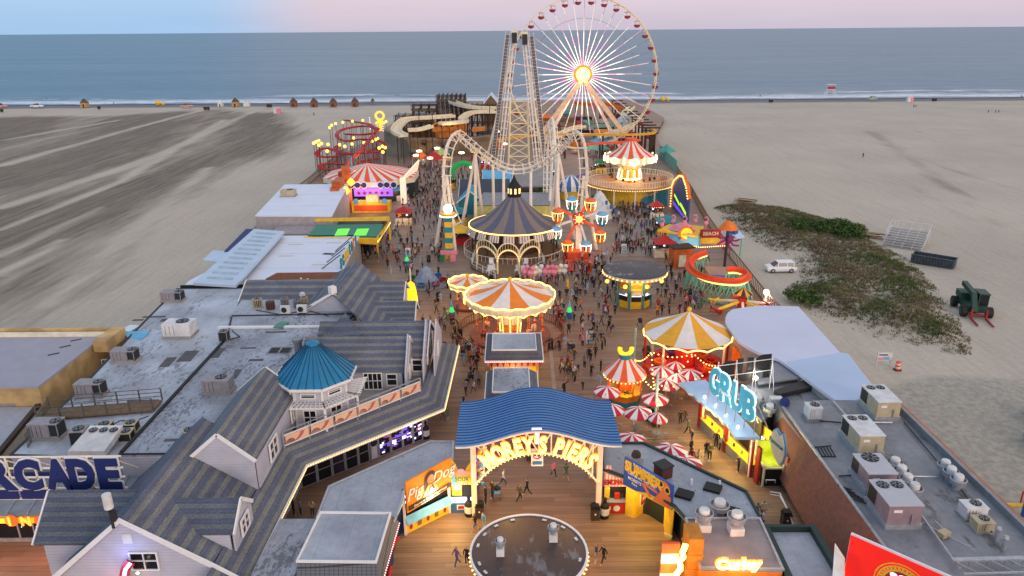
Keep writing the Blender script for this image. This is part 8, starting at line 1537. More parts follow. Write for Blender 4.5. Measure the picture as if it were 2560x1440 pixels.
mb.build('legs', OC); Q(m_tf).slab([tuple(P(x, y, 1.8)) for x, y in ((1760, 665), (1835, 668), (1830, 690), (1775, 690))], .3).build('platform', OC); Q(m_blue).slab([tuple(P(x, y, 2.0)) for x, y in ((1755, 685), (1840, 690), (1830, 700), (1775, 698))], .4).build('blue_float', OC); lamp('loop_lamp', P(1790, 680, 3.6), 60, (1, .6, .25), .5, OC)
PLN = thing('plane_ride', 'small plane ride with gold striped parasol and red yellow arms behind the gold tent', 'ride', tuple(P(1850, 775, 0))); q = P(1852, 790, 0)
Q(m_red).cyl(q, q+V((0, 0, 2.6)), .6, n=10).build('hub', PLN); MB().lathe(q, [(1.25, 3.2), (.7, 3.6), (.05, 4.0)], 12, mf=lambda i, j: m_cy if i % 2 else m_bw).build('parasol', PLN)
for i in range(6):
 A_ = i*PI/3+.3; e = q+V((3.8*cos(A_), 3.8*sin(A_), 1.3)); Q(m_ye if i % 2 else m_cream).sweep([q+V((0, 0, 2.2)), e], (0, 0, 1), .3, .25).build('arm', PLN); mb = Q([m_red, m_cr, m_ye][i % 3]); mb.cyl(e-V((.9*sin(A_), -.9*cos(A_), 0)), e+V((.9*sin(A_), -.9*cos(A_), 0)), .35, .15, 8); mb.box(tuple(e), (2.0, .5, .08), A_); mb.build('plane', PLN)
lamp('plane_lamp', q+V((-2, -2, 3)), 60, (1, .6, .3), .4, PLN)
q = P(1893, 700, 0); mb = Q(m_rk).box((P(1700, 665).x, P(1700, 665).y, 1.6), (3.2, 2.2, 3.2), .2); mb.mat(m_bw).box((P(1700, 665).x, P(1700, 665).y, 3.3), (3.6, 2.6, .2), .2); mb.mat(m_cream).box((P(1700, 665).x, P(1700, 665).y-1.1, 1.2), (1.2, .3, 1.9), .2); one(mb, 'orange_gatehouse', 'orange gatehouse with cream door left of the mini coaster', 'booth', tuple(P(1700, 665)))
# street furniture: lamps, fences, signs
def lampgrp(px, py, z, lb, n=4):
 q = P(px, py, 0); t = thing('street_lamp', lb, 'street lamp', tuple(q), 'globe lamps on the far pier'); Q(m_dark).cyl(q, q+V((0, 0, z)), .09, n=5).build('post', t); mb = Q(m_bulbw)
 for i in range(n): mb.ball(q+V((.5*cos(i*2*PI/n), .5*sin(i*2*PI/n), z+.1)), .32, 7)
 mb.build('globes', t)
for x_, y_, lb in ((1042, 432, 'four globe lamp, nearest to the octagonal tent'), (1050, 420, 'four globe lamp just behind another near the octagonal tent'), (1077, 440, 'four globe lamp beside the crimson tent'), (1094, 412, 'four globe lamp under the wreck bow'), (1155, 425, 'four globe lamp inside the left coaster roll'), (1183, 466, 'two globe lamp above the turquoise house'), (1262, 400, 'four globe lamp left of the lattice tower foot'), (1243, 365, 'four globe lamp in front of the wreck stern')): lampgrp(x_, y_, 4.6, lb)
q = P(1909, 790, SZ); t = thing('street_lamp', 'bright single lamp on a white pole at the right pier edge', 'street lamp', tuple(q)); zt_ = PY(1911, 732, q.y).z; Q(m_white).cyl(q, (q.x, q.y, zt_), .13, n=7).build('post', t); Q(m_bulbw).ball((q.x, q.y, zt_+.1), .42, 8).build('head', t); lamp('lamp_light', (q.x, q.y-.7, zt_), 160, (1, .85, .6), .2, t)
q = P(1658, 990, 0); q = P(1638, 1060, 0)
for x_, y_, h_, lb in ((1637, 1062, 5.6, 'pale teal light pole among the umbrellas'), (1629, 905, 3.6, 'pale teal light pole at the left edge of the gold tent'), (1585, 905, 4.2, 'pale teal light pole behind the striped food hut')): q = P(x_, y_, 0); one(Q(M('pale_teal', (.62, .78, .75))).cyl(q, q+V((0, 0, h_)), .13, n=7).cyl(q, q+V((0, 0, .5)), .25, n=8), 'light_pole', lb, 'pole', tuple(q))
mb = Q(m_bulb); N_ = [P(1637, 975, 3.6), P(1585, 900, 3.6), P(1629, 880, 3.6), P(1735, 885, 3.6), P(1800, 915, 3.6)]
for a, b in ((0, 1), (1, 2), (2, 3), (3, 4), (0, 3), (0, 4), (0, 2)):
 A_, B_2 = N_[a], N_[b]; n_ = 9
 for i in range(n_): q = A_.lerp(B_2, (i+.5)/n_)-V((0, 0, .5*sin(PI*(i+.5)/n_))); mb.ball(q, .10, 5)
mb.mat(m_dark)
for a, b in ((0, 1), (1, 2), (2, 3), (3, 4), (0, 3), (0, 4), (0, 2)): mb.tube([N_[a].lerp(N_[b], i/10)-V((0, 0, .5*sin(PI*i/10))) for i in range(11)], .012, 3)
tag(mb.build('string_lights', None, tuple(N_[0])), 'festoon of round warm bulbs strung above the red and white umbrellas', 'string lights')
lamp('festoon_lamp', tuple(P(1680, 930, 3.2)), 70, (1, .68, .35), .6); lamp('festoon_lamp', tuple(P(1650, 1000, 3.2)), 50, (1, .68, .35), .6)
mb = Q(m_wood); pk = [V((x, y, 0)) for x, y in ((35.0, 84), (35.1, 95), (36.4, 117), (38.4, 140), (41.4, 165), (47.2, 229))]; [pickets(mb, a, b, 1.7, .9, .1) for a, b in zip(pk, pk[1:])]; one(mb, 'boardwalk_fence', 'timber and wire fence along the right edge of the pier', 'fence', tuple(pk[2]))
MB_ = Q(M('sea_green', (.45, .68, .62))).thick([P(1650, 388, 0), P(1692, 430, 0), P(1692, 430, 0)+V((0, 0, 3)), P(1650, 388, 0)+V((0, 0, 3))], .2); one(MB_, 'edge_wall', 'sea green wall at the right edge beyond the screen', 'wall', tuple(P(1670, 410, 0)))
def aframe(px, py, lb, txt=None):
 q = P(px, py, 0); t = thing('sign_board', lb, 'sign', tuple(q)); Q(m_white).thick([(q.x-.45, q.y, 0), (q.x+.45, q.y, 0), (q.x+.45, q.y+.3, 1.5), (q.x-.45, q.y+.3, 1.5)], .06).build('board', t); Q(m_skyb).thick([(q.x-.35, q.y-.08, .2), (q.x+.35, q.y-.08, .2), (q.x+.35, q.y-.05, .5), (q.x-.35, q.y-.05, .5)], .03).build('print', t); Q(m_red).tube([(q.x+.25*cos(i*PI/6), q.y+.02, .95+.25*sin(i*PI/6)) for i in range(13)], .04, 4).build('symbol', t)
aframe(1474, 858, 'white sign board on the open deck right of the carousel'); aframe(1560, 632, 'white no smoking board in the pale lane'); aframe(1020, 642, 'white no smoking board near the hall with the roof sign')
for x_, y_, lb in ((1130, 795, 'bright green and blue kiddie figure left of the carousel'), (1423, 795, 'bright green and blue kiddie figure right of the carousel'), (1018, 665, 'bright green game stand near the left shops')):
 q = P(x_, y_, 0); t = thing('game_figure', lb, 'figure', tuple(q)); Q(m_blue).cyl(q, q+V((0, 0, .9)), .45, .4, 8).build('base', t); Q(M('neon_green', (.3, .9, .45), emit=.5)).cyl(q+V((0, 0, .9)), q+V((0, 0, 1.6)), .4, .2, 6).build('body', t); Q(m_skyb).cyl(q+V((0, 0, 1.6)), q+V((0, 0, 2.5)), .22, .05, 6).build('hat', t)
q = P(1419, 728, 0); one(Q(m_ye).cyl(q, q+V((0, 0, 1.2)), .28, .18, 8).cyl(q+V((0, 0, 1.2)), q+V((0, 0, 1.9)), .12, .1, 8).ball(q+V((0, 0, 1.5)), .2, 6), 'yellow_marker', 'yellow bottle shaped marker on the open deck', 'marker', tuple(q))
# ---------------- people ----------------
def body(J, R__, E):
 me = bpy.data.meshes.new('b'); me.from_pydata(J, E, []); o = bpy.data.objects.new('b', me); C.objects.link(o)
 s = o.modifiers.new('s', 'SKIN'); s.use_smooth_shade = True
 for i, r in enumerate(R__): me.skin_vertices[0].data[i].radius = r if isinstance(r, tuple) else (r, r)
 me.skin_vertices[0].data[0].use_root = True
 b = o.modifiers.new('u', 'SUBSURF'); b.levels = 1
 m2 = bpy.data.meshes.new_from_object(o.evaluated_get(bpy.context.evaluated_depsgraph_get()))
 bpy.data.objects.remove(o); bpy.data.meshes.remove(me); return m2
def person_base(pose):
 # y- is forward; pelvis root, spine, neck, head; arms; legs
 st = {'stand': 0, 'arms': 0, 'point': 0, 'walk': .26, 'stride': -.30, 'bend': 0}[pose]; ln = -.30 if pose == 'bend' else -.02
 J = [(0, 0, .95), (0, ln*.35, 1.15), (0, ln*.8, 1.38), (0, ln-.01, 1.50), (0, ln-.03, 1.60), (0, ln-.03, 1.70)]; Rr = [(.15, .11), (.13, .095), (.16, .10), .055, (.085, .095), (.075, .085)]
 E = [(0, 1), (1, 2), (2, 3), (3, 4), (4, 5)]
 for s in (-1, 1):
  b = len(J); sw = st*s*.8; sh = (s*.19, ln*.8, 1.42)
  if pose == 'arms': el, ha = (s*.25, -.10, 1.16), (s*.05, -.26, 1.20)
  elif pose == 'point' and s == 1: el, ha = (s*.36, -.12, 1.50), (s*.48, -.28, 1.66)
  elif pose == 'bend': el, ha = (s*.24, -.34, 1.18), (s*.18, -.48, 1.02)
  else: el, ha = (s*.25, sw*.5, 1.14), (s*.26, sw-.06, .90)
  J += [sh, el, ha]; Rr += [.062, .047, .034]; E += [(2, b), (b, b+1), (b+1, b+2)]
  b = len(J); f = st*s; hp = (s*.09, 0, .88); kn = (s*.10, -f*.55-.02, .49); an = (s*.10, -f+(.10 if f < 0 else 0), .09+(.05 if f < 0 else 0)); to = (s*.11, an[1]-.15, an[2]-.055)
  J += [hp, kn, an, to]; Rr += [.095, .062, .045, .035]; E += [(0, b), (b, b+1), (b+1, b+2), (b+2, b+3)]
 m = body(J, Rr, E); hands = [(J[8], J[7]), (J[15], J[14])]; return m, hands, J
PAL = [('black jacket, dark trousers', (.09, .09, .10), (.12, .12, .14), 0), ('white top, blue jeans', (.82, .82, .82), (.22, .28, .40), 0), ('grey hoodie, black trousers', (.50, .50, .52), (.10, .10, .11), 0), ('pink top, dark leggings', (.85, .50, .55), (.13, .13, .16), 0), ('navy top, khaki shorts', (.12, .17, .33), (.55, .47, .36), 1), ('red top, black trousers', (.62, .12, .14), (.10, .10, .11), 0), ('green top, grey shorts', (.25, .48, .30), (.40, .40, .42), 1), ('cream jacket, brown trousers', (.80, .73, .60), (.32, .24, .19), 0), ('purple hoodie, jeans', (.42, .30, .50), (.25, .30, .42), 0), ('light blue top, white trousers', (.55, .70, .82), (.78, .78, .76), 0), ('brown jacket, jeans', (.40, .29, .20), (.24, .29, .40), 0), ('black t-shirt, denim shorts', (.10, .10, .11), (.33, .40, .50), 1), ('orange top, dark jeans', (.85, .45, .18), (.16, .18, .24), 0), ('olive jacket, black trousers', (.33, .34, .22), (.10, .10, .10), 0)]
POSE = {'stand': 'standing', 'walk': 'walking', 'stride': 'striding', 'arms': 'folding arms', 'point': 'raising one arm', 'bend': 'bending forward'}
sk = [M('skin_a', (.78, .58, .47), wear=0), M('skin_b', (.55, .38, .28), wear=0)]; hr = [M('hair_dark', (.10, .08, .07), wear=0), M('hair_light', (.55, .40, .24), wear=0), M('hair_mid', (.25, .17, .11), wear=0)]; shoe = M('shoe', (.75, .75, .75), wear=0)
PM = {}
for po in POSE:
 m, hands, J = person_base(po); hd = V(J[5])
 vs = [tuple(v.co) for v in m.vertices]; fs = [list(p.vertices) for p in m.polygons]
 for k_, (nm, tp, bt, shorts) in enumerate(PAL):
  b = MB(); b.smooth = True; T_m = M('top_%d' % k_, tp, .8, wear=.1, sc=6); B_m = M('bottom_%d' % k_, bt, .8, wear=.1, sc=6); sm_ = sk[1 if k_ % 5 == 2 else 0]; hm_ = hr[k_ % 3]; long_ = k_ % 2
  b.v = list(vs)
  for f in fs:
   c = V((0, 0, 0))
   for i in f: c += V(vs[i])
   c /= len(f); d_h = min((c-V(h[0])).length for h in hands)
   if c.z > 1.5 and abs(c.x) < .16 and abs(c.y-hd.y) < .25: mt = hm_ if (c.z > hd.z-.02 or c.y > hd.y+.01+(.0 if c.z > 1.56 else .1)) else sm_
   elif long_ and c.z > 1.36 and c.y > hd.y+.05 and abs(c.x) < .09: mt = hm_
   elif d_h < .07: mt = sm_
   elif c.z < .12: mt = shoe
   elif c.z > .93 or abs(c.x) > .20: mt = T_m if not (abs(c.x) > .20 and shorts and c.z < 1.2) else sm_
   else: mt = sm_ if (shorts and c.z < .5) else B_m
   b.mat(mt); b.f.append(f); b.mi.append(b.cur); b.sm.append(True)
  for h, e in hands:
   h = V(h); d = (h-V(e)).normalized(); sd = d.cross(V((0, 1, .1))).normalized(); b.mat(sm_)
   for q in range(4): p0 = h+sd*(.024*(q-1.5)); p1 = p0+d*(.05+.008*(q in (1, 2)))+sd*.004*(q-1.5); b.cyl(p0, p1, .010, .009, 4); b.cyl(p1, p1+(d+V((0, -.5, 0))).normalized()*.035, .009, .006, 4)
   b.cyl(h-d*.01+sd*.03, h+sd*.065+d*.03, .011, .008, 4)
  hx = hd+V((0, -.085, -.06)); b.mat(sm_).cyl(hx, hx+V((0, -.025, -.015)), .014, .010, 4); b.mat(hm_)
  for s_ in (-1, 1): b.cyl(hx+V((s_*.032, .004, .025)), hx+V((s_*.032, -.006, .025)), .009, n=4)
  me = bpy.data.meshes.new('person'); me.from_pydata(b.v, [], b.f); [me.materials.append(x) for x in b.ms]; me.polygons.foreach_set('material_index', b.mi); me.polygons.foreach_set('use_smooth', b.sm); me.update(); PM[po, k_] = me
taken = []; OBST = [(cc1.x, cc1.y, cr1*1.33), (DC.x, DC.y, dr*1.12), (tcn.x, tcn.y, tR*.75), (c3_.x, c3_.y, r3_*1.05), (hc.x, hc.y, hR*.9), (pc.x, pc.y, pR*.7), (-6.3, 94.6, 2.6)]
def person(x, y, po, k_, lb, grp, z=0, s=None, a=None):
 o = bpy.data.objects.new('person', PM[po, k_]); C.objects.link(o); o.location = (x, y, z); s = s or rp.uniform(.92, 1.08); o.scale = (s, s, s); o.rotation_euler.z = rp.uniform(0, 6.28) if a is None else a; taken.append((x, y)); return tag(o, lb, 'person', grp)
rp = random.Random(77); po_l = list(POSE)
near = [(735, 1290, 0, 0, 'under the lit eave at lower left, nearest the wall'), (753, 1290, 2, 0, 'under the lit eave at lower left beside another'), (782, 1292, 7, 0, 'at the corner of the snack building'), (1108, 1055, 10, 1, 'by the shopfront corner, left of two'), (1120, 1052, 6, 3, 'by the shopfront corner, right of two'), (1143, 1416, 8, 1, 'left of the dark round kiosk'), (1168, 1412, 0, 0, 'against the left rim of the dark round kiosk'), (1188, 1328, 11, 1, 'behind the round kiosk, left of two'), (1210, 1326, 9, 0, 'behind the round kiosk, right of two'), (1299, 1253, 13, 1, 'through the middle of the arch'), (1318, 1238, 0, 2, 'through the arch, just behind another'), (1258, 1216, 1, 1, 'under the left side of the arch'), (1384, 1194, 3, 1, 'under the arch roof, right of centre'), (1415, 1200, 6, 1, 'under the arch roof near the right letters'), (1490, 1408, 4, 0, 'right of the round kiosk, left of a couple'), (1508, 1408, 0, 1, 'right of the round kiosk, right of a couple'), (1215, 1262, 0, 0, 'beside the plush prize rack'), (1232, 1248, 10, 3, 'behind another at the plush prize rack'), (1700, 1063, 0, 0, 'on open planks left of the food counter'), (1712, 1058, 10, 1, 'on open planks left of the food counter'), (1719, 1088, 13, 1, 'walking away left of the food counter'), (1729, 1113, 4, 0, 'by the near umbrella in front of the counter'), (1726, 1138, 0, 0, 'by the near umbrella in front of the counter'), (1764, 1146, 11, 0, 'queueing at the food counter, leftmost'), (1773, 1152, 13, 3, 'queueing at the food counter, second'), (1789, 1120, 0, 0, 'leaning towards the yellow counter'), (1798, 1128, 2, 5, 'leaning towards the yellow counter'), (1845, 1182, 0, 3, 'at the near end of the yellow counter'), (1728, 1165, 5, 0, 'beside the overlapping umbrellas'), (1740, 1162, 7, 5, 'beside the overlapping umbrellas'), (1890, 1302, 2, 0, 'on the ramp by the handrail, left of a pair'), (1906, 1296, 7, 0, 'on the ramp by the handrail, right of a pair'), (1892, 1322, 0, 5, 'on the ramp, nearest to the dark bin'), (1906, 1324, 1, 3, 'on the ramp next to the dark bin')]
for x_, y_, k_, p_, lb in near: q = P(x_, y_); person(q.x, q.y, po_l[p_], k_, 'person in %s, %s' % (PAL[k_][0], lb), 'people near the entrance')
zones = [(1152, 845, 1203, 1000, 16, 'between striped eave and kiosks'), (1400, 905, 1500, 1000, 10, 'on open deck behind arch'), (1425, 690, 1535, 880, 30, 'between carousel and ticket booth'), (1386, 770, 1440, 900, 15, 'right of carousel fence'), (1045, 715, 1150, 900, 16, 'left of the carousel'), (965, 565, 1110, 690, 26, 'left of striped column'), (1345, 662, 1520, 715, 26, 'below the balloon wheel'), (1535, 555, 1650, 640, 44, 'on the pale lane'), (1490, 508, 1640, 553, 22, 'below the blue stairs'), (1640, 735, 1760, 785, 18, 'right of ticket booth'), (1005, 478, 1100, 560, 26, 'before the octagonal tent'), (905, 600, 985, 655, 8, 'by green roofed ride'), (1575, 1040, 1645, 1075, 6, 'at tables under parasols')]
for x0, y0, x1, y1, n, zn in zones:
 combos = [(p_, k_) for p_ in po_l for k_ in range(len(PAL))]; rp.shuffle(combos); cl = [(rp.uniform(x0, x1), rp.uniform(y0, y1)) for _ in range(max(3, n//4))]; made = 0; tries = 0
 while made < n and tries < 900:
  tries += 1; cx_, cy_ = rp.choice(cl); x_ = cx_+rp.gauss(0, (x1-x0)*.13); y_ = cy_+rp.gauss(0, (y1-y0)*.13)
  if not (x0 < x_ < x1 and y0 < y_ < y1): continue
  q = P(x_, y_)
  if any((q.x-a)**2+(q.y-b)**2 < .26 for a, b in taken) or any(math.hypot(q.x-a, q.y-b) < r for a, b, r in OBST): continue
  p_, k_ = combos[made]
  if rp.random() < .35 and k_ not in (0, 2, 13): 
   alt = [c for c in combos[n:] if c[1] in (0, 2, 13, 5)]; 
   if alt: c = alt[0]; combos.remove(c); p_, k_ = c; combos.insert(0, combos[0]) if False else None
  person(q.x, q.y, p_, k_, 'person in %s %s %s' % (PAL[k_][0], POSE[p_], zn), 'people '+zn); made += 1
# the rest of the crowd, past the three hundred nearest, as one mass
MT, AV, AL, AT, AM, nv = [], [], [], [], [], 0
for (x0, y0, x1, y1, n) in ((1020, 412, 1225, 478, 200), (1475, 378, 1560, 440, 45), (1480, 460, 1640, 553, 130), (1190, 395, 1240, 425, 20), (960, 560, 1112, 690, 80), (1003, 430, 1108, 560, 170), (1345, 640, 1535, 722, 100), (1530, 540, 1665, 645, 140), (1395, 715, 1540, 900, 70), (1640, 650, 1780, 795, 60), (1042, 690, 1150, 900, 50), (900, 590, 960, 660, 16), (1150, 850, 1205, 1000, 22), (1410, 900, 1505, 1000, 14), (1660, 452, 1700, 490, 10), (1150, 1000, 1165, 1100, 4)):
 for _ in range(int(n*.78)):
  q = P(rp.uniform(x0, x1), rp.uniform(y0, y1))
  if any((q.x-a)**2+(q.y-b)**2 < .2 for a, b in taken) or any(math.hypot(q.x-a, q.y-b) < r for a, b, r in OBST): continue
  taken.append((q.x, q.y)); m = PM[rp.choice(po_l), rp.choice([0, 0, 0, 0, 2, 13, 11, 4, 10, 0, 2]+list(range(len(PAL))))]; s = rp.uniform(.9, 1.08); a = rp.uniform(0, 6.28)
  v = np.empty(len(m.vertices)*3, np.float32); m.vertices.foreach_get('co', v); v = v.reshape(-1, 3)*s; c_, s_ = cos(a), sin(a); AV.append(np.stack([v[:, 0]*c_-v[:, 1]*s_+q.x, v[:, 0]*s_+v[:, 1]*c_+q.y, v[:, 2]], -1))
  l = np.empty(len(m.loops), np.int32); m.loops.foreach_get('vertex_index', l); AL.append(l+nv); nv += len(v); t_ = np.empty(len(m.polygons), np.int32); m.polygons.foreach_get('loop_total', t_); AT.append(t_); mi_ = np.empty(len(m.polygons), np.int32); m.polygons.foreach_get('material_index', mi_); mp = []
  for x in m.materials:
   if x not in MT: MT.append(x)
   mp.append(MT.index(x))
  AM.append(np.array(mp)[mi_])
AV = np.concatenate(AV); AL = np.concatenate(AL); AT = np.concatenate(AT); AM = np.concatenate(AM).astype(np.int32); me = bpy.data.meshes.new('crowd'); me.vertices.add(len(AV)); me.vertices.foreach_set('co', AV.reshape(-1)); me.loops.add(len(AL)); me.loops.foreach_set('vertex_index', AL); me.polygons.add(len(AT)); me.polygons.foreach_set('loop_start', np.concatenate([[0], np.cumsum(AT)[:-1]]).astype(np.int32)); [me.materials.append(x) for x in MT]; me.polygons.foreach_set('material_index', AM); me.update(calc_edges=True); me.validate(); o = bpy.data.objects.new('crowd', me); C.objects.link(o); tag(o, 'dense crowd of small figures filling the deck around the rides', 'crowd', kind='stuff')
# small stalls between the rides
rr = random.Random(44)
for i, (x_, y_, lb) in enumerate(((1010, 560, 'stall by the shops left of the striped column'), (1140, 560, 'stall left of the slate dome near the coaster leg'), (1150, 610, 'stall between striped column and slate dome'), (1000, 500, 'stall at the corner of the tent ride'), (1125, 470, 'stall beside the left coaster roll'), (1540, 470, 'stall under the round terrace'), (1595, 480, 'stall behind the blue stairs'), (1640, 545, 'stall by the big screen, left side'), (1665, 585, 'stall by the pink topped ride'), (1215, 420, 'stall at the foot of the left spike'), (1385, 450, 'stall below the right coaster roll'), (1500, 430, 'stall near the teal tents'), (1540, 410, 'stall at the monorail pylons'), (1465, 470, 'stall left of the round terrace'), (1660, 640, 'stall left of the orange gatehouse'), (1110, 400, 'stall under the shipwreck side'), (1190, 400, 'stall at the wreck stern'))):
 q = P(x_, y_); w = rr.uniform(1.2, 2.2); c1_, c2_ = [(m_red, m_cream), (m_teal, m_ye), (m_ye, m_red), (m_skyb, m_white), (m_green, m_ye), (m_or, m_cream), (m_purple, m_pink)][i % 7]; t = thing('game_stall', ('red', 'teal', 'yellow', 'sky blue', 'green', 'orange', 'purple')[i % 7]+' topped small '+lb, 'stall', tuple(q))
 Q(c2_).bx(q.x-w, q.x+w, q.y-1, q.y+1, 0, 1.1).build('counter', t); mb = Q(m_dark).bx(q.x-w, q.x+w, q.y+.7, q.y+.9, 1.1, 2.5); [mb.mat([m_ye, m_pink, m_shopw, m_or][rr.randrange(4)]).box((q.x+rr.uniform(-w, w)*.9, q.y+.6, rr.uniform(1.3, 2.3)), (.3, .1, .3)) for _ in range(8)]; mb.build('prize_wall', t); Q(c1_).lathe((q.x, q.y, 0), [(w*1.5, 2.5), (w*.7, 3.1), (.05, 3.6)], 4, a0=PI/4, a1=PI/4+2*PI).build('roof', t); Q(m_bulb).bulbs([(q.x-w, q.y-1.3, 2.45), (q.x+w, q.y-1.3, 2.45)], .45, .10).build('bulbs', t)
 if i % 3 == 0: lamp('stall_lamp', (q.x, q.y-1.6, 2.3), 40, (1, .68, .35), .3, t)
for x_, y_, lb in ((1168, 878, 'dark stroller left of the candy kiosk'), (1176, 955, 'dark stroller beside people left of the snack kiosk'), (1432, 882, 'dark stroller on the open deck right of the carousel'), (1243, 1245, 'pale blue stroller under the left side of the arch'), (1600, 815, 'dark stroller behind the gold tent'), (1003, 610, 'dark stroller near the green ride')):
 q = P(x_, y_); t = thing('stroller', lb, 'stroller', tuple(q), 'strollers on the pier'); mb = Q(m_skyb if 'blue' in lb else m_dark).thick([(q.x-.25, q.y-.1, .45), (q.x+.25, q.y-.1, .45), (q.x+.25, q.y+.4, .95), (q.x-.25, q.y+.4, .95)], .12); mb.build('seat', t); Q(m_dark).lathe((q.x, q.y+.2, .75), [(.32, 0), (.28, .2), (.05, .32)], 8).build('hood', t); mb = Q(m_si).cyl((q.x-.25, q.y-.3, .15), (q.x-.25, q.y+.6, 1.05), .02, n=4).cyl((q.x+.25, q.y-.3, .15), (q.x+.25, q.y+.6, 1.05), .02, n=4).cyl((q.x-.25, q.y+.6, 1.05), (q.x+.25, q.y+.6, 1.05), .02, n=4); mb.build('handle', t)
 for a in (-.28, .28):
  for b in (-.25, .4): Q(m_black).cyl((q.x+a-.02, q.y+b, .13), (q.x+a+.02, q.y+b, .13), .13, n=8).build('wheel', t)
# ---------------- red and white parasols with tables ----------------
m_ur = M('parasol_red', (.76, .10, .20), .7, wear=.08); m_uw = M('parasol_white', (.93, .88, .88), .7, wear=.06); m_gold_ = M('print_gold', (.9, .65, .25))
def parasol(px, py, lb, rot, s=1.0, tilt=0):
 c = P(px, py, 2.75); t = thing('parasol', lb, 'parasol', (c.x, c.y, 0), 'red and white parasols'); r = 1.3*s; mb = MB(); n = 12
 for i in range(n):
  a0, a1 = rot+2*PI*i/n, rot+2*PI*(i+1)/n; mb.mat(m_ur if i % 2 else m_uw); f = lambda a, r_, z: (c.x+r_*cos(a), c.y+r_*sin(a), z+tilt*r_*cos(a))
  mb.add([f(a0, 0, 2.85), f(a0, r*.5, 2.62), f(a1, r*.5, 2.62)], [(0, 1, 2)]); mb.add([f(a0, r*.5, 2.62), f(a0, r, 2.28), f(a1, r, 2.28), f(a1, r*.5, 2.62)], [(0, 1, 2, 3)]); mb.add([f(a0, r, 2.28), f(a0, r*1.01, 2.14), f(a1, r*1.01, 2.14), f(a1, r, 2.28)], [(0, 1, 2, 3)])
 k0 = round((-PI/2-rot)/(2*PI/n)-.5)
 if k0 % 2: k0 += 1
 am = rot+2*PI*(k0+.5)/n; mb.mat(m_gold_).thick([(c.x+r*.70*cos(am+.07), c.y+r*.70*sin(am+.07), 2.52), (c.x+r*.70*cos(am-.07), c.y+r*.70*sin(am-.07), 2.52), (c.x+r*.92*cos(am-.04), c.y+r*.92*sin(am-.04), 2.38), (c.x+r*.92*cos(am+.04), c.y+r*.92*sin(am+.04), 2.38)], -.02); mb.build('canopy', t)
 Q(m_si).cyl((c.x, c.y, 0), (c.x, c.y, 2.95), .04, n=6).build('pole', t); mb = Q(m_grey).cyl((c.x, c.y, .72), (c.x, c.y, .77), .42, n=16); mb.build('table_top', t); mb = Q(m_grey)
 for i in range(4): a = i*PI/2+.4; mb.cyl((c.x+1.0*cos(a), c.y+1.0*sin(a), .42), (c.x+1.0*cos(a), c.y+1.0*sin(a), .47), .2, n=8); mb.cyl((c.x, c.y, .1), (c.x+1.0*cos(a), c.y+1.0*sin(a), .42), .03, n=4)
 mb.build('stools', t)
for i, (x_, y_, lb, s_) in enumerate(((1518, 968, 'parasol left of the striped food hut', 1), (1654, 918, 'parasol behind the farthest row, left one', 1), (1725, 926, 'parasol nearest to the gold tent', 1), (1667, 950, 'parasol just right of the striped food hut', 1), (1638, 986, 'parasol pierced by the pale teal light pole', 1), (1596, 1020, 'parasol above a seated family', 1), (1580, 1088, 'parasol touching the right edge of the blue arch roof', 1.05), (1677, 1116, 'larger parasol beside the food building roof edge', 1.12), (1714, 1148, 'tilted parasol, nearest to the food counter', 1.08), (1531, 1012, 'parasol half hidden behind the blue arch roof', .9), (1690, 906, 'small pale parasol behind the others', .75), (1692, 936, 'small pale parasol in the middle of the group', .75), (1645, 1034, 'faded parasol beside the brown bin', .7))): parasol(x_, y_, 'red and white '+lb, i*.37, s_, .06*(i % 3-1))
for x_, y_, s_, lb in ((1565, 1008, .75, 'leafy shrub in a planter beside the striped food hut'), (1616, 892, .55, 'dark shrub at the left edge of the gold tent'), (1622, 1048, .5, 'small shrub beneath the parasols')):
 q = P(x_, y_); t = thing('planter_shrub', lb, 'plant', tuple(q)); Q(m_dark).cyl(q, q+V((0, 0, .5)), .6*s_, .75*s_, 10).build('planter', t); mb = MB(); rr = random.Random(int(x_))
 for i in range(260): a, b_, r_ = rr.uniform(0, 6.28), rr.uniform(-.6, 1.4), s_*rr.uniform(.5, 1); p = q+V((r_*cos(a)*cos(b_*.9), r_*sin(a)*cos(b_*.9), .9+r_*sin(b_)*.8)); mb.mat(M('leaf_a', (.20, .30, .10)) if i % 2 else M('leaf_b', (.30, .38, .14))); d = V((rr.uniform(-1, 1), rr.uniform(-1, 1), rr.uniform(-.4, 1)))*.13; e = V((rr.uniform(-1, 1), rr.uniform(-1, 1), rr.uniform(-1, 1)))*.09; mb.add([p-d, p+e, p+d, p-e], [(0, 1, 2, 3)])
 mb.build('foliage', t)
# ---------------- dune vegetation ----------------
rg = np.random.RandomState(5); DP = np.array(dune); lo, hi = DP.min(0), DP.max(0); n = 60000; gx = rg.uniform(lo[0], hi[0], n); gy = rg.uniform(lo[1], hi[1], n); d = inpoly(gx, gy, dune)
def vn(x, y, s): return np.sin(x*s+np.cos(y*s*.7)*2.1)*np.cos(y*s*1.3+np.sin(x*s*.8)*1.7)
dens = .42+.40*vn(gx, gy, .35)+.45*vn(gx+40, gy, 1.3)+.12*np.clip(d, -2, 4); keep = (d > -1.0) & (rg.rand(n) < np.clip(dens, .05, 1)*.75); gx, gy, d = gx[keep], gy[keep], d[keep]
vv, ff, mi = [], [], []; gm = [M('grass_green', (.32, .38, .17), .9, wear=.3, sc=.7), M('grass_olive', (.44, .42, .24), .9, wear=.3, sc=.7), M('grass_brown', (.52, .45, .34), .9, wear=.3, sc=.7), M('grass_rust', (.45, .38, .27), .9, wear=.3, sc=.7)]
hz_ = SZ+dune_h(d, gx, gy); tone = vn(gx, gy, .22)*1.2+vn(gx+9, gy+4, .7)*.6+rg.normal(0, .55, len(gx))-.08*np.clip(6-d, 0, 6)*0
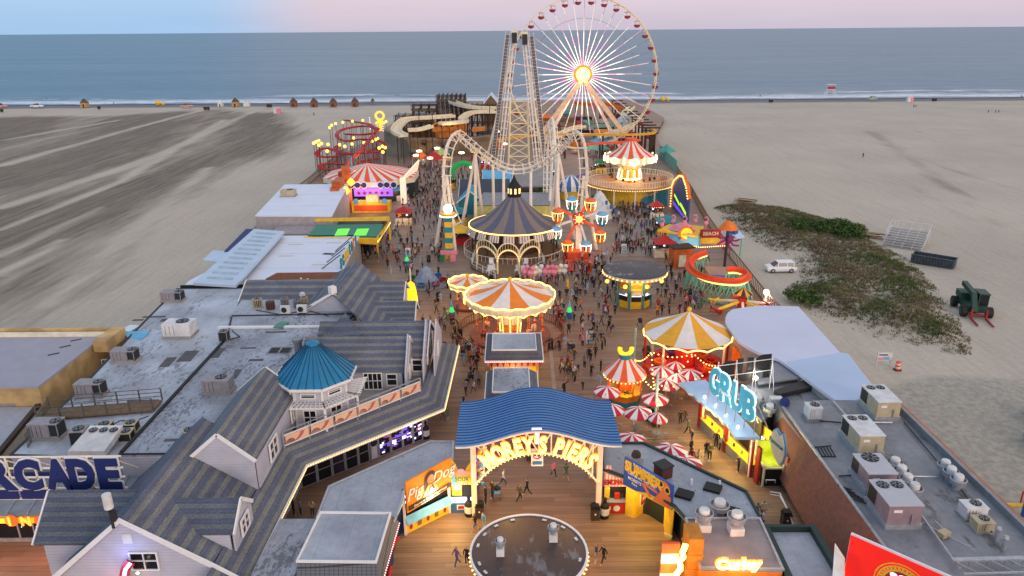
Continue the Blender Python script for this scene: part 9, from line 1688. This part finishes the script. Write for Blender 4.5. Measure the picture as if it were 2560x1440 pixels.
for i in range(len(gx)):
 x, y, z = gx[i], gy[i], hz_[i]; h = rg.uniform(.18, .55)*(1.2 if d[i] > 2 else .8); m_ = 0 if tone[i] > .7 else 1 if tone[i] > .05 else 2 if tone[i] > -.8 else 3
 for k_ in range(4):
  a = rg.uniform(0, 6.28); w = .05; lx, ly = cos(a)*h*rg.uniform(.3, 1.1), sin(a)*h*rg.uniform(.3, 1.1); b = len(vv); vv += [(x-sin(a)*w, y+cos(a)*w, z-.05), (x+sin(a)*w, y-cos(a)*w, z-.05), (x+lx, y+ly, z+h*rg.uniform(.5, 1))]; ff.append((b, b+1, b+2)); mi.append(m_)
me = bpy.data.meshes.new('dune_grass'); me.from_pydata(vv, [], ff); [me.materials.append(m_) for m_ in gm]; me.polygons.foreach_set('material_index', mi); me.update(); o = bpy.data.objects.new('dune_grass', me); C.objects.link(o); tag(o, 'patchy green and brown dune grass on the sandy mound right of the pier', 'grass', kind='stuff')
def bush(px, py, rx, ry, rz, n, lb, ms):
 q = P(px, py, SZ+.9); t = thing('dune_bush', lb, 'bush', tuple(q)); mb = MB(); rr = random.Random(int(px)); lob = [(rr.uniform(-.7, .7)*rx, rr.uniform(-.6, .6)*ry, rr.uniform(.0, .5)*rz, rr.uniform(.35, .6)) for _ in range(14)]
 for i in range(n):
  lx, ly, lz, ls = rr.choice(lob); a, b_ = rr.uniform(0, 6.28), math.asin(rr.uniform(-.2, 1)); r_ = rr.uniform(.7, 1.05)*ls; p = q+V((lx+rx*r_*cos(a)*cos(b_), ly+ry*r_*sin(a)*cos(b_), lz+rz*r_*sin(b_)*1.3)); mb.mat(ms[0] if rr.random() < .5 else ms[1]); d = V((rr.uniform(-1, 1), rr.uniform(-1, 1), rr.uniform(-.3, 1)))*.22; e = V((rr.uniform(-1, 1), rr.uniform(-1, 1), rr.uniform(-1, 1)))*.15; mb.add([p-d, p+e, p+d, p-e], [(0, 1, 2, 3)])
 mb.build('foliage', t); Q(m_bw).cyl(q-V((0, 0, .6)), q+V((0, 0, rz*.6)), .18, .08, 6).cyl(q-V((.5, 0, .6)), q+V((-rx*.4, 0, rz*.5)), .12, .05, 6).build('stems', t)
bl = [M('bush_leaf_dark', (.17, .28, .05)), M('bush_leaf_light', (.29, .39, .09))]
bush(2062, 575, 5.8, 6, 2.0, 7000, 'large dense green bush on the dune', bl); bush(2120, 590, 2.6, 3, 1.2, 1800, 'smaller green bush right of the large one', bl); bush(2010, 560, 2.6, 3, 1.0, 1500, 'low green bush left of the large one', bl); bush(2010, 745, 2.4, 2.6, .9, 1300, 'low dark green bush at the near left corner of the dune', bl)
# ---------------- vehicles and things on the sand ----------------
def car(px, py, ang, lb, m, z=SZ, L=4.8, Wd=1.95, H_=1.75, pick=False, plain=False):
 p = P(px, py, z); T = Matrix.Translation(p) @ Matrix.Rotation(ang, 4, 'Z'); t = thing('parked_car', lb, 'car', tuple(p)); hl, hw_ = L/2, Wd/2
 def loft(sec, mt, nm, root):
  b = MB(); b.T = T; b.mat(mt); n = len(sec[0])
  for a, c in zip(sec, sec[1:]): b.add(list(a)+list(c), [[i, (i+1) % n, n+(i+1) % n, n+i] for i in range(n)])
  b.add(list(sec[0]), [list(range(n-1, -1, -1))]); b.add(list(sec[-1]), [list(range(n))]); return b.build(nm, root)
 s = lambda x, z0, z1, w: [(x, -w*.92, z0), (x, w*.92, z0), (x, w, (z0+z1)/2), (x, w*.93, z1), (x, -w*.93, z1), (x, -w, (z0+z1)/2)]
 bd = loft([s(-hl, .45, .75, hw_*.85), s(-hl+.15, .28, .98, hw_*.95), s(-hl*.6, .25, 1.06, hw_), s(0, .25, 1.08, hw_), s(hl*.5, .25, 1.05, hw_), s(hl-.15, .28, .95, hw_*.95), s(hl, .45, .8, hw_*.88)], m, 'body', t)
 c0, c1 = (-hl*.45, hl*.95) if not pick else (-hl*.4, hl*.2); g = lambda x, z1, w: [(x, -hw_*.9, 1.04), (x, hw_*.9, 1.04), (x, w, z1), (x, -w, z1)]
 loft([g(c0-.35, 1.06, hw_*.88), g(c0+.45, H_-.1, hw_*.74), g(c1-.45, H_-.1, hw_*.74), g(c1, 1.1, hw_*.86)], m_glass, 'windows', t)
 b = MB(); b.T = T; b.mat(m); b.bx(c0+.35, c1-.4, -hw_*.76, hw_*.76, H_-.12, H_)
 for x_ in (c0+.4, (c0+c1)/2+.1, c1-.5):
  for s_ in (-1, 1): b.sweep([(x_, s_*hw_*.92, 1.04), (x_, s_*hw_*.75, H_-.08)], (1, 0, 0), .07, .09)
 b.build('roof', t)
 for x_ in (-hl*.62, hl*.6):
  for s_ in (-1, 1): b = MB(); b.T = T; b.mat(m_black).cyl((x_, s_*(hw_-.22), .36), (x_, s_*(hw_+.01), .36), .37, n=14); w_ = b.build('wheel', t); b = MB(); b.T = T; b.mat(m_si).cyl((x_, s_*(hw_+.01), .36), (x_, s_*(hw_+.03), .36), .22, n=10); b.build('rim', w_)
 for s_ in (-1, 1): b = MB(); b.T = T; b.mat(m_white).box((-hl+.06, s_*hw_*.65, .78), (.12, .35, .16)); b.build('headlight', t); b = MB(); b.T = T; b.mat(m_red).box((hl-.04, s_*hw_*.72, .85), (.1, .2, .25)); b.build('tail_light', t)
 return t
m_carw = M('car_white', (.90, .91, .92), .25, 0, 0); m_cark = M('car_black', (.05, .05, .06), .2, 0, 0)
car(1950, 678, 0.02, 'white four wheel drive car parked on sand between pier and dune', m_carw, L=4.9)
car(282, 893, rad(5), 'black pickup between the tan block and the annex', m_cark, L=5); car(320, 858, rad(80), 'white car behind the pale blue wing wall of the annex', m_carw)
car(2612, 1063, rad(80), 'black car at the right edge, farther of two', m_cark); car(2612, 1130, rad(80), 'black car at the right edge, nearer of two', m_cark)
for i, (x_, y_, lb) in enumerate(((93, 268, 'white and orange pickup near the surf, second from the left'), (468, 268, 'white and orange pickup near the surf, right of the yellow toys'), (3, 268, 'white and orange pickup cut off by the left edge'))): car(x_, y_, rad(4), lb, M('rescue_white', (.85, .6, .52)) if i else m_carw, L=6.4, Wd=2.4, H_=2.2, pick=True)
car(2180, 250, rad(3), 'teal and white jeep on the far right beach', M('jeep_teal', (.55, .70, .66)), L=4.6, H_=2.1)
# bleachers, dumpster, telehandler, lumber
q = P(2262, 612, SZ); BL = thing('bleachers', 'aluminium bleachers with stepped benches and wire back fence on the sand', 'bleachers', tuple(q)); T = Matrix.Translation(q) @ Matrix.Rotation(rad(-38), 4, 'Z')
for i in range(8):
 mb = MB(); mb.T = T; mb.mat(m_si).bx(-3.2, 3.2, -3.2+i*.85, -2.9+i*.85, .45+i*.24, .52+i*.24); mb.mat(m_grey).bx(-3.2, 3.2, -2.75+i*.85, -2.5+i*.85, .2+i*.24, .24+i*.24); mb.build('bench', BL)
mb = MB(); mb.T = T; mb.mat(m_white)
for x_ in (-3.2, -1.6, 0, 1.6, 3.2): mb.cyl((x_, -3.2, .2), (x_, 3.6, 2.4), .05, n=4); mb.cyl((x_, 3.6, 0), (x_, 3.6, 3.4), .05, n=4); mb.cyl((x_, 0, 0), (x_, 0, 1.3), .05, n=4)
mb.build('frame', BL); mb = MB(); mb.T = T; mb.mat(m_white); pickets(mb, (-3.3, 3.7, 2.3), (3.3, 3.7, 2.3), 1.2, .5, .05); pickets(mb, (-3.3, 3.7, 2.3), (-3.3, -.5, 1.0), 1.2, .5, .05); pickets(mb, (3.3, 3.7, 2.3), (3.3, -.5, 1.0), 1.2, .5, .05); mb.build('back_fence', BL)
q = P(2332, 662, SZ); DU = thing('dumpster', 'long dark grey open dumpster with ribbed sides on the sand', 'dumpster', tuple(q)); T = Matrix.Translation(q) @ Matrix.Rotation(rad(-40), 4, 'Z'); m_du = M('dumpster_grey', (.28, .31, .34), .6, .2, .3, 1.5); mb = MB(); mb.T = T; mb.mat(m_du)
for a in ((-3.2, 3.2, -1.15, -1.05, .2, 1.5), (-3.2, 3.2, 1.05, 1.15, .2, 1.5), (-3.2, -3.1, -1.04, 1.04, .2, 1.5), (3.1, 3.2, -1.04, 1.04, .2, 1.5)): mb.bx(*a)
mb.mat(M('rust_floor', (.25, .17, .14), wear=.3)).bx(-3.1, 3.1, -1.04, 1.04, .15, .3); mb.build('body', DU); mb = MB(); mb.T = T; mb.mat(m_du)
for i in range(14): mb.bx(-3.05+i*.46, -2.93+i*.46, -1.27, -1.15, .2, 1.45)
mb.bx(-3.25, 3.25, -1.28, -1.0, 1.45, 1.58); mb.bx(-3.25, 3.25, 1.0, 1.28, 1.45, 1.58); mb.build('ribs', DU)
q = P(2428, 782, SZ); TE = thing('telehandler', 'dark green telehandler with big black tyres and red forks on the sand', 'forklift', tuple(q)); T = Matrix.Translation(q) @ Matrix.Rotation(rad(-14), 4, 'Z') @ Matrix.Scale(1.25, 4); m_dg = M('dark_green', (.10, .26, .20), .5); m_fk = M('fork_red', (.62, .12, .12))
def tp(nm, mt, fn, root=TE): b = MB(); b.T = T; b.mat(mt); fn(b); return b.build(nm, root)
tp('chassis', m_dg, lambda b: (b.bx(-1.0, 1.0, -1.6, 2.4, .6, 1.3), b.bx(-1.1, .1, .8, 2.5, 1.3, 2.0))); tp('cab', m_glass, lambda b: b.bx(.15, 1.05, -1.0, .7, 1.3, 2.5)); tp('cab_roof', m_dg, lambda b: (b.bx(.05, 1.15, -1.1, .8, 2.5, 2.62), [b.bx(x_-.05, x_+.05, y_-.05, y_+.05, 1.3, 2.5) for x_ in (.15, 1.05) for y_ in (-1.0, .7)])); tp('boom', m_dg, lambda b: b.sweep([(-.45, 2.4, 2.7), (-.45, -.9, 2.5), (-.45, -2.0, .8)], (1, 0, 0), .5, .5))
for x_ in (-1.25, 1.25):
 for y_ in (-1.3, 1.9): w_ = tp('wheel', m_black, lambda b: b.cyl((x_-.25, y_, .62), (x_+.25, y_, .62), .62, n=16)); tp('rim', m_dg, lambda b: b.cyl((x_+(.25 if x_ > 0 else -.29), y_, .62), (x_+(.29 if x_ > 0 else -.25), y_, .62), .3, n=10), w_)
for x_ in (-.75, .75): tp('fork', m_fk, lambda b: (b.bx(x_-.1, x_+.1, -4.4, -2.2, .12, .22), b.bx(x_-.1, x_+.1, -2.25, -2.12, .12, 1.2)))
tp('carriage', m_fk, lambda b: b.bx(-.9, .9, -2.12, -2.02, .5, .65))
for x_, y_, n, lb in ((1865, 505, 6, 'pile of weathered planks at the far tip of the dune'), (2140, 572, 8, 'brown timber heap between bush and bleachers'), (2180, 590, 7, 'long pale timbers beside the bleachers')):
 q = P(x_, y_, SZ+.3); rr = random.Random(n); mb = MB()
 for i in range(n): mb.mat(m_wood if i % 2 else M('pale_timber', (.62, .50, .38), .9, 0, .2)).box((q.x+rr.uniform(-.8, .8), q.y+rr.uniform(-.8, .8), SZ+.25+.13*i), (rr.uniform(3, 4.6), .35, .14), rad(-30+rr.uniform(-14, 14)))
 one(mb, 'timber_pile', lb, 'timber', tuple(q))
q = P(2207, 915, SZ); t = thing('notice_board', 'white notice board on two posts standing in the sand', 'sign', tuple(q)); mb = Q(m_white); [mb.bx(q.x+s_*.8-.05, q.x+s_*.8+.05, q.y-.05, q.y+.05, SZ, SZ+1.9) for s_ in (-1, 1)]; mb.build('posts', t); Q(m_white).bx(q.x-.85, q.x+.85, q.y-.1, q.y-.05, SZ+.75, SZ+1.75).build('board', t); mb = Q(m_skyb).bx(q.x-.1, q.x+.55, q.y-.13, q.y-.11, SZ+.85, SZ+1.2); mb.mat(m_pink).bx(q.x-.75, q.x-.15, q.y-.13, q.y-.11, SZ+.85, SZ+1.15); mb.mat(m_navy).bx(q.x-.7, q.x+.3, q.y-.13, q.y-.11, SZ+1.4, SZ+1.55); mb.build('print', t)
q = P(2243, 925, SZ); MB_ = MB(); [MB_.mat(m_cr if i % 2 == 0 else m_white).cyl(q+V((0, 0, .08+.2*i)), q+V((0, 0, .28+.2*i)), .32-.02*i, .31-.02*i, 12) for i in range(5)]; MB_.mat(m_black).cyl(q, q+V((0, 0, .1)), .45, n=12); one(MB_, 'traffic_drum', 'orange and white traffic drum beside the notice board', 'traffic drum', tuple(q))
for x_, y_ in ((2494, 1262),): a, b = P(2497, 1262, SZ+.1), P(2560, 1262, SZ+.1); one(Q(m_ye).sweep([a, b+V((3, 0, 0))], (0, 0, 1), .25, .2), 'kerb_bar', 'yellow painted kerb bar at the right edge', 'kerb', tuple(a)); q = P(2550, 1262, SZ); one(Q(m_red).cyl(q, q+V((0, 0, 1.3)), .07, n=6), 'bollard', 'thin red post beside the yellow kerb bar', 'bollard', tuple(q)); q = P(2560, 1290, SZ); one(Q(m_blue).cyl(q, q+V((0, 0, 1.3)), .25, n=8), 'bollard', 'blue bollard cut off by the right edge', 'bollard', tuple(q))
def hut(px, py, lb, m, rf, s=1.0):
 s *= .85; q = P(px, py, SZ-.3); t = thing('beach_hut', lb, 'hut', tuple(q), 'huts on the beach'); w = 1.9*s; Q(m).bx(q.x-w, q.x+w, q.y-w, q.y+w, q.z, q.z+3.0*s).build('body', t); Q(rf).lathe(q, [(w*1.5, 2.9*s), (w*.7, 4.4*s), (.05, 5.6*s)], 4, a0=PI/4, a1=PI/4+2*PI).build('roof', t); Q(m_dark).bx(q.x-.5*s, q.x+.5*s, q.y-w-.06, q.y-w, q.z, q.z+1.9*s).build('door', t)
m_hr = M('hut_brown', (.52, .33, .24)); m_ht = M('hut_tan', (.72, .58, .38)); m_th = M('hut_roof', (.36, .27, .23))
for x_, y_, lb, m in ((213, 268, 'tan hut, alone on the left beach', m_ht), (590, 266, 'tan hut beside pale boxes', m_ht), (735, 266, 'brown hut with round emblem, leftmost of four in a row', m_hr), (786, 266, 'brown hut, second of four in a row', m_hr), (834, 266, 'brown hut with white flag, third of four in a row', m_hr), (888, 265, 'brown hut, fourth in the row', m_hr)): hut(x_, y_, lb, m, m_th)
hut(552, 266, 'small white hut left of the tan one', m_white, m_white, .75); hut(932, 258, 'slim grey hut nearest the surf', m_grey, m_th, .6)
for x_, y_, lb, m in ((693, 284, 'pink and white portable toilet in front of the brown huts', m_pink), (2273, 255, 'pink and white portable toilet on the right beach', m_pink), (617, 266, 'white box beside the tan hut', m_white)): q = P(x_, y_, SZ-.2); t = thing('portable_toilet', lb, 'cabin', tuple(q)); Q(m).bx(q.x, q.x+1.6, q.y-1, q.y+1, q.z, q.z+2.6).build('body', t); Q(m_white).bx(q.x-1.4, q.x-.02, q.y-1, q.y+1, q.z, q.z+2.6).build('door', t); Q(m_white).bx(q.x-1.5, q.x+1.7, q.y-1.1, q.y+1.1, q.z+2.6, q.z+2.8).build('roof', t)
for x_, y_, lb in ((395, 262, 'bright yellow inflatable on the left beach'), (1656, 252, 'orange yellow inflatable right of the giant wheel')): q = P(x_, y_, SZ-.2); one(Q(m_ye).ball(q+V((0, 0, 1)), 1.7, 8, .8).ball(q+V((3, 0, .7)), 1.2, 8, .8), 'inflatable', lb, 'inflatable', tuple(q))
q = P(2074, 240, SZ-.4); LG = thing('lifeguard_stand', 'white lifeguard stand with red boards at the surf edge', 'lifeguard stand', tuple(q)); mb = Q(m_white); [mb.cyl((q.x+a*2.8, q.y+b*1.5, q.z), (q.x+a*1.8, q.y+b*1, q.z+4), .22, n=5) for a in (-1, 1) for b in (-1, 1)]; mb.bx(q.x-2.2, q.x+2.2, q.y-1.2, q.y+1.2, q.z+3.6, q.z+3.9); mb.build('frame', LG); Q(m_red).bx(q.x-2.2, q.x+2.2, q.y-1.3, q.y-1.2, q.z+4.0, q.z+5.4).build('boards', LG); Q(m_white).bx(q.x-2.6, q.x+2.6, q.y-1.5, q.y+1.5, q.z+6.4, q.z+6.6).build('roof', LG)
bins_ = [(248, 273), (513, 275), (521, 275), (670, 268), (677, 268), (1925, 256), (1929, 256), (2333, 253), (2338, 253), (5, 280)]
bb0 = None
for i, (x_, y_) in enumerate(bins_):
 q = P(x_, y_, SZ-.1)
 if bb0 is None: bb0 = thing('beach_bin', 'x', 'bin', (0, 0, 0), 'dark bins on the beach'); Q(m_bw).cyl((0, 0, 0), (0, 0, 1.3), .7, .8, 10).build('drum', bb0); Q(m_black).cyl((0, 0, 1.3), (0, 0, 1.5), .85, n=10).build('lid', bb0); o = bb0
 else: o = copy_tree(bb0)
 o.location = q; o['label'] = 'dark beach bin, %s of ten counted from the %s' % (('second', 'third', 'fourth', 'fifth', 'sixth', 'seventh', 'eighth', 'ninth', 'last', 'first')[i], 'left')
bp = [(785, 290, 'alone on sand before the brown huts'), (117, 250, 'at the water left of the tan hut'), (1900, 243, 'at the surf edge right of the wheel'), (2284, 270, 'walking on the right beach, left of a pair'), (2289, 270, 'walking on the right beach, right of a pair'), (2470, 284, 'far right beach, leftmost of three'), (2488, 284, 'far right beach, middle of three'), (2496, 283, 'far right beach, rightmost of three'), (285, 262, 'between the tan hut and yellow inflatable'), (2157, 395, 'crouching alone in middle of the right beach'), (1663, 250, 'beside the orange yellow inflatable'), (2553, 245, 'at the right edge by the surf')]
for i, (x_, y_, lb) in enumerate(bp): q = P(x_, y_, SZ); k_ = (0, 2, 13, 0, 10, 4, 0, 5, 2, 0, 13, 0)[i]; person(q.x, q.y, 'stand' if i % 2 else 'walk', k_, 'person in %s %s' % (PAL[k_][0], lb), 'people on the beach', z=SZ)
q = P(1935, 640, SZ)
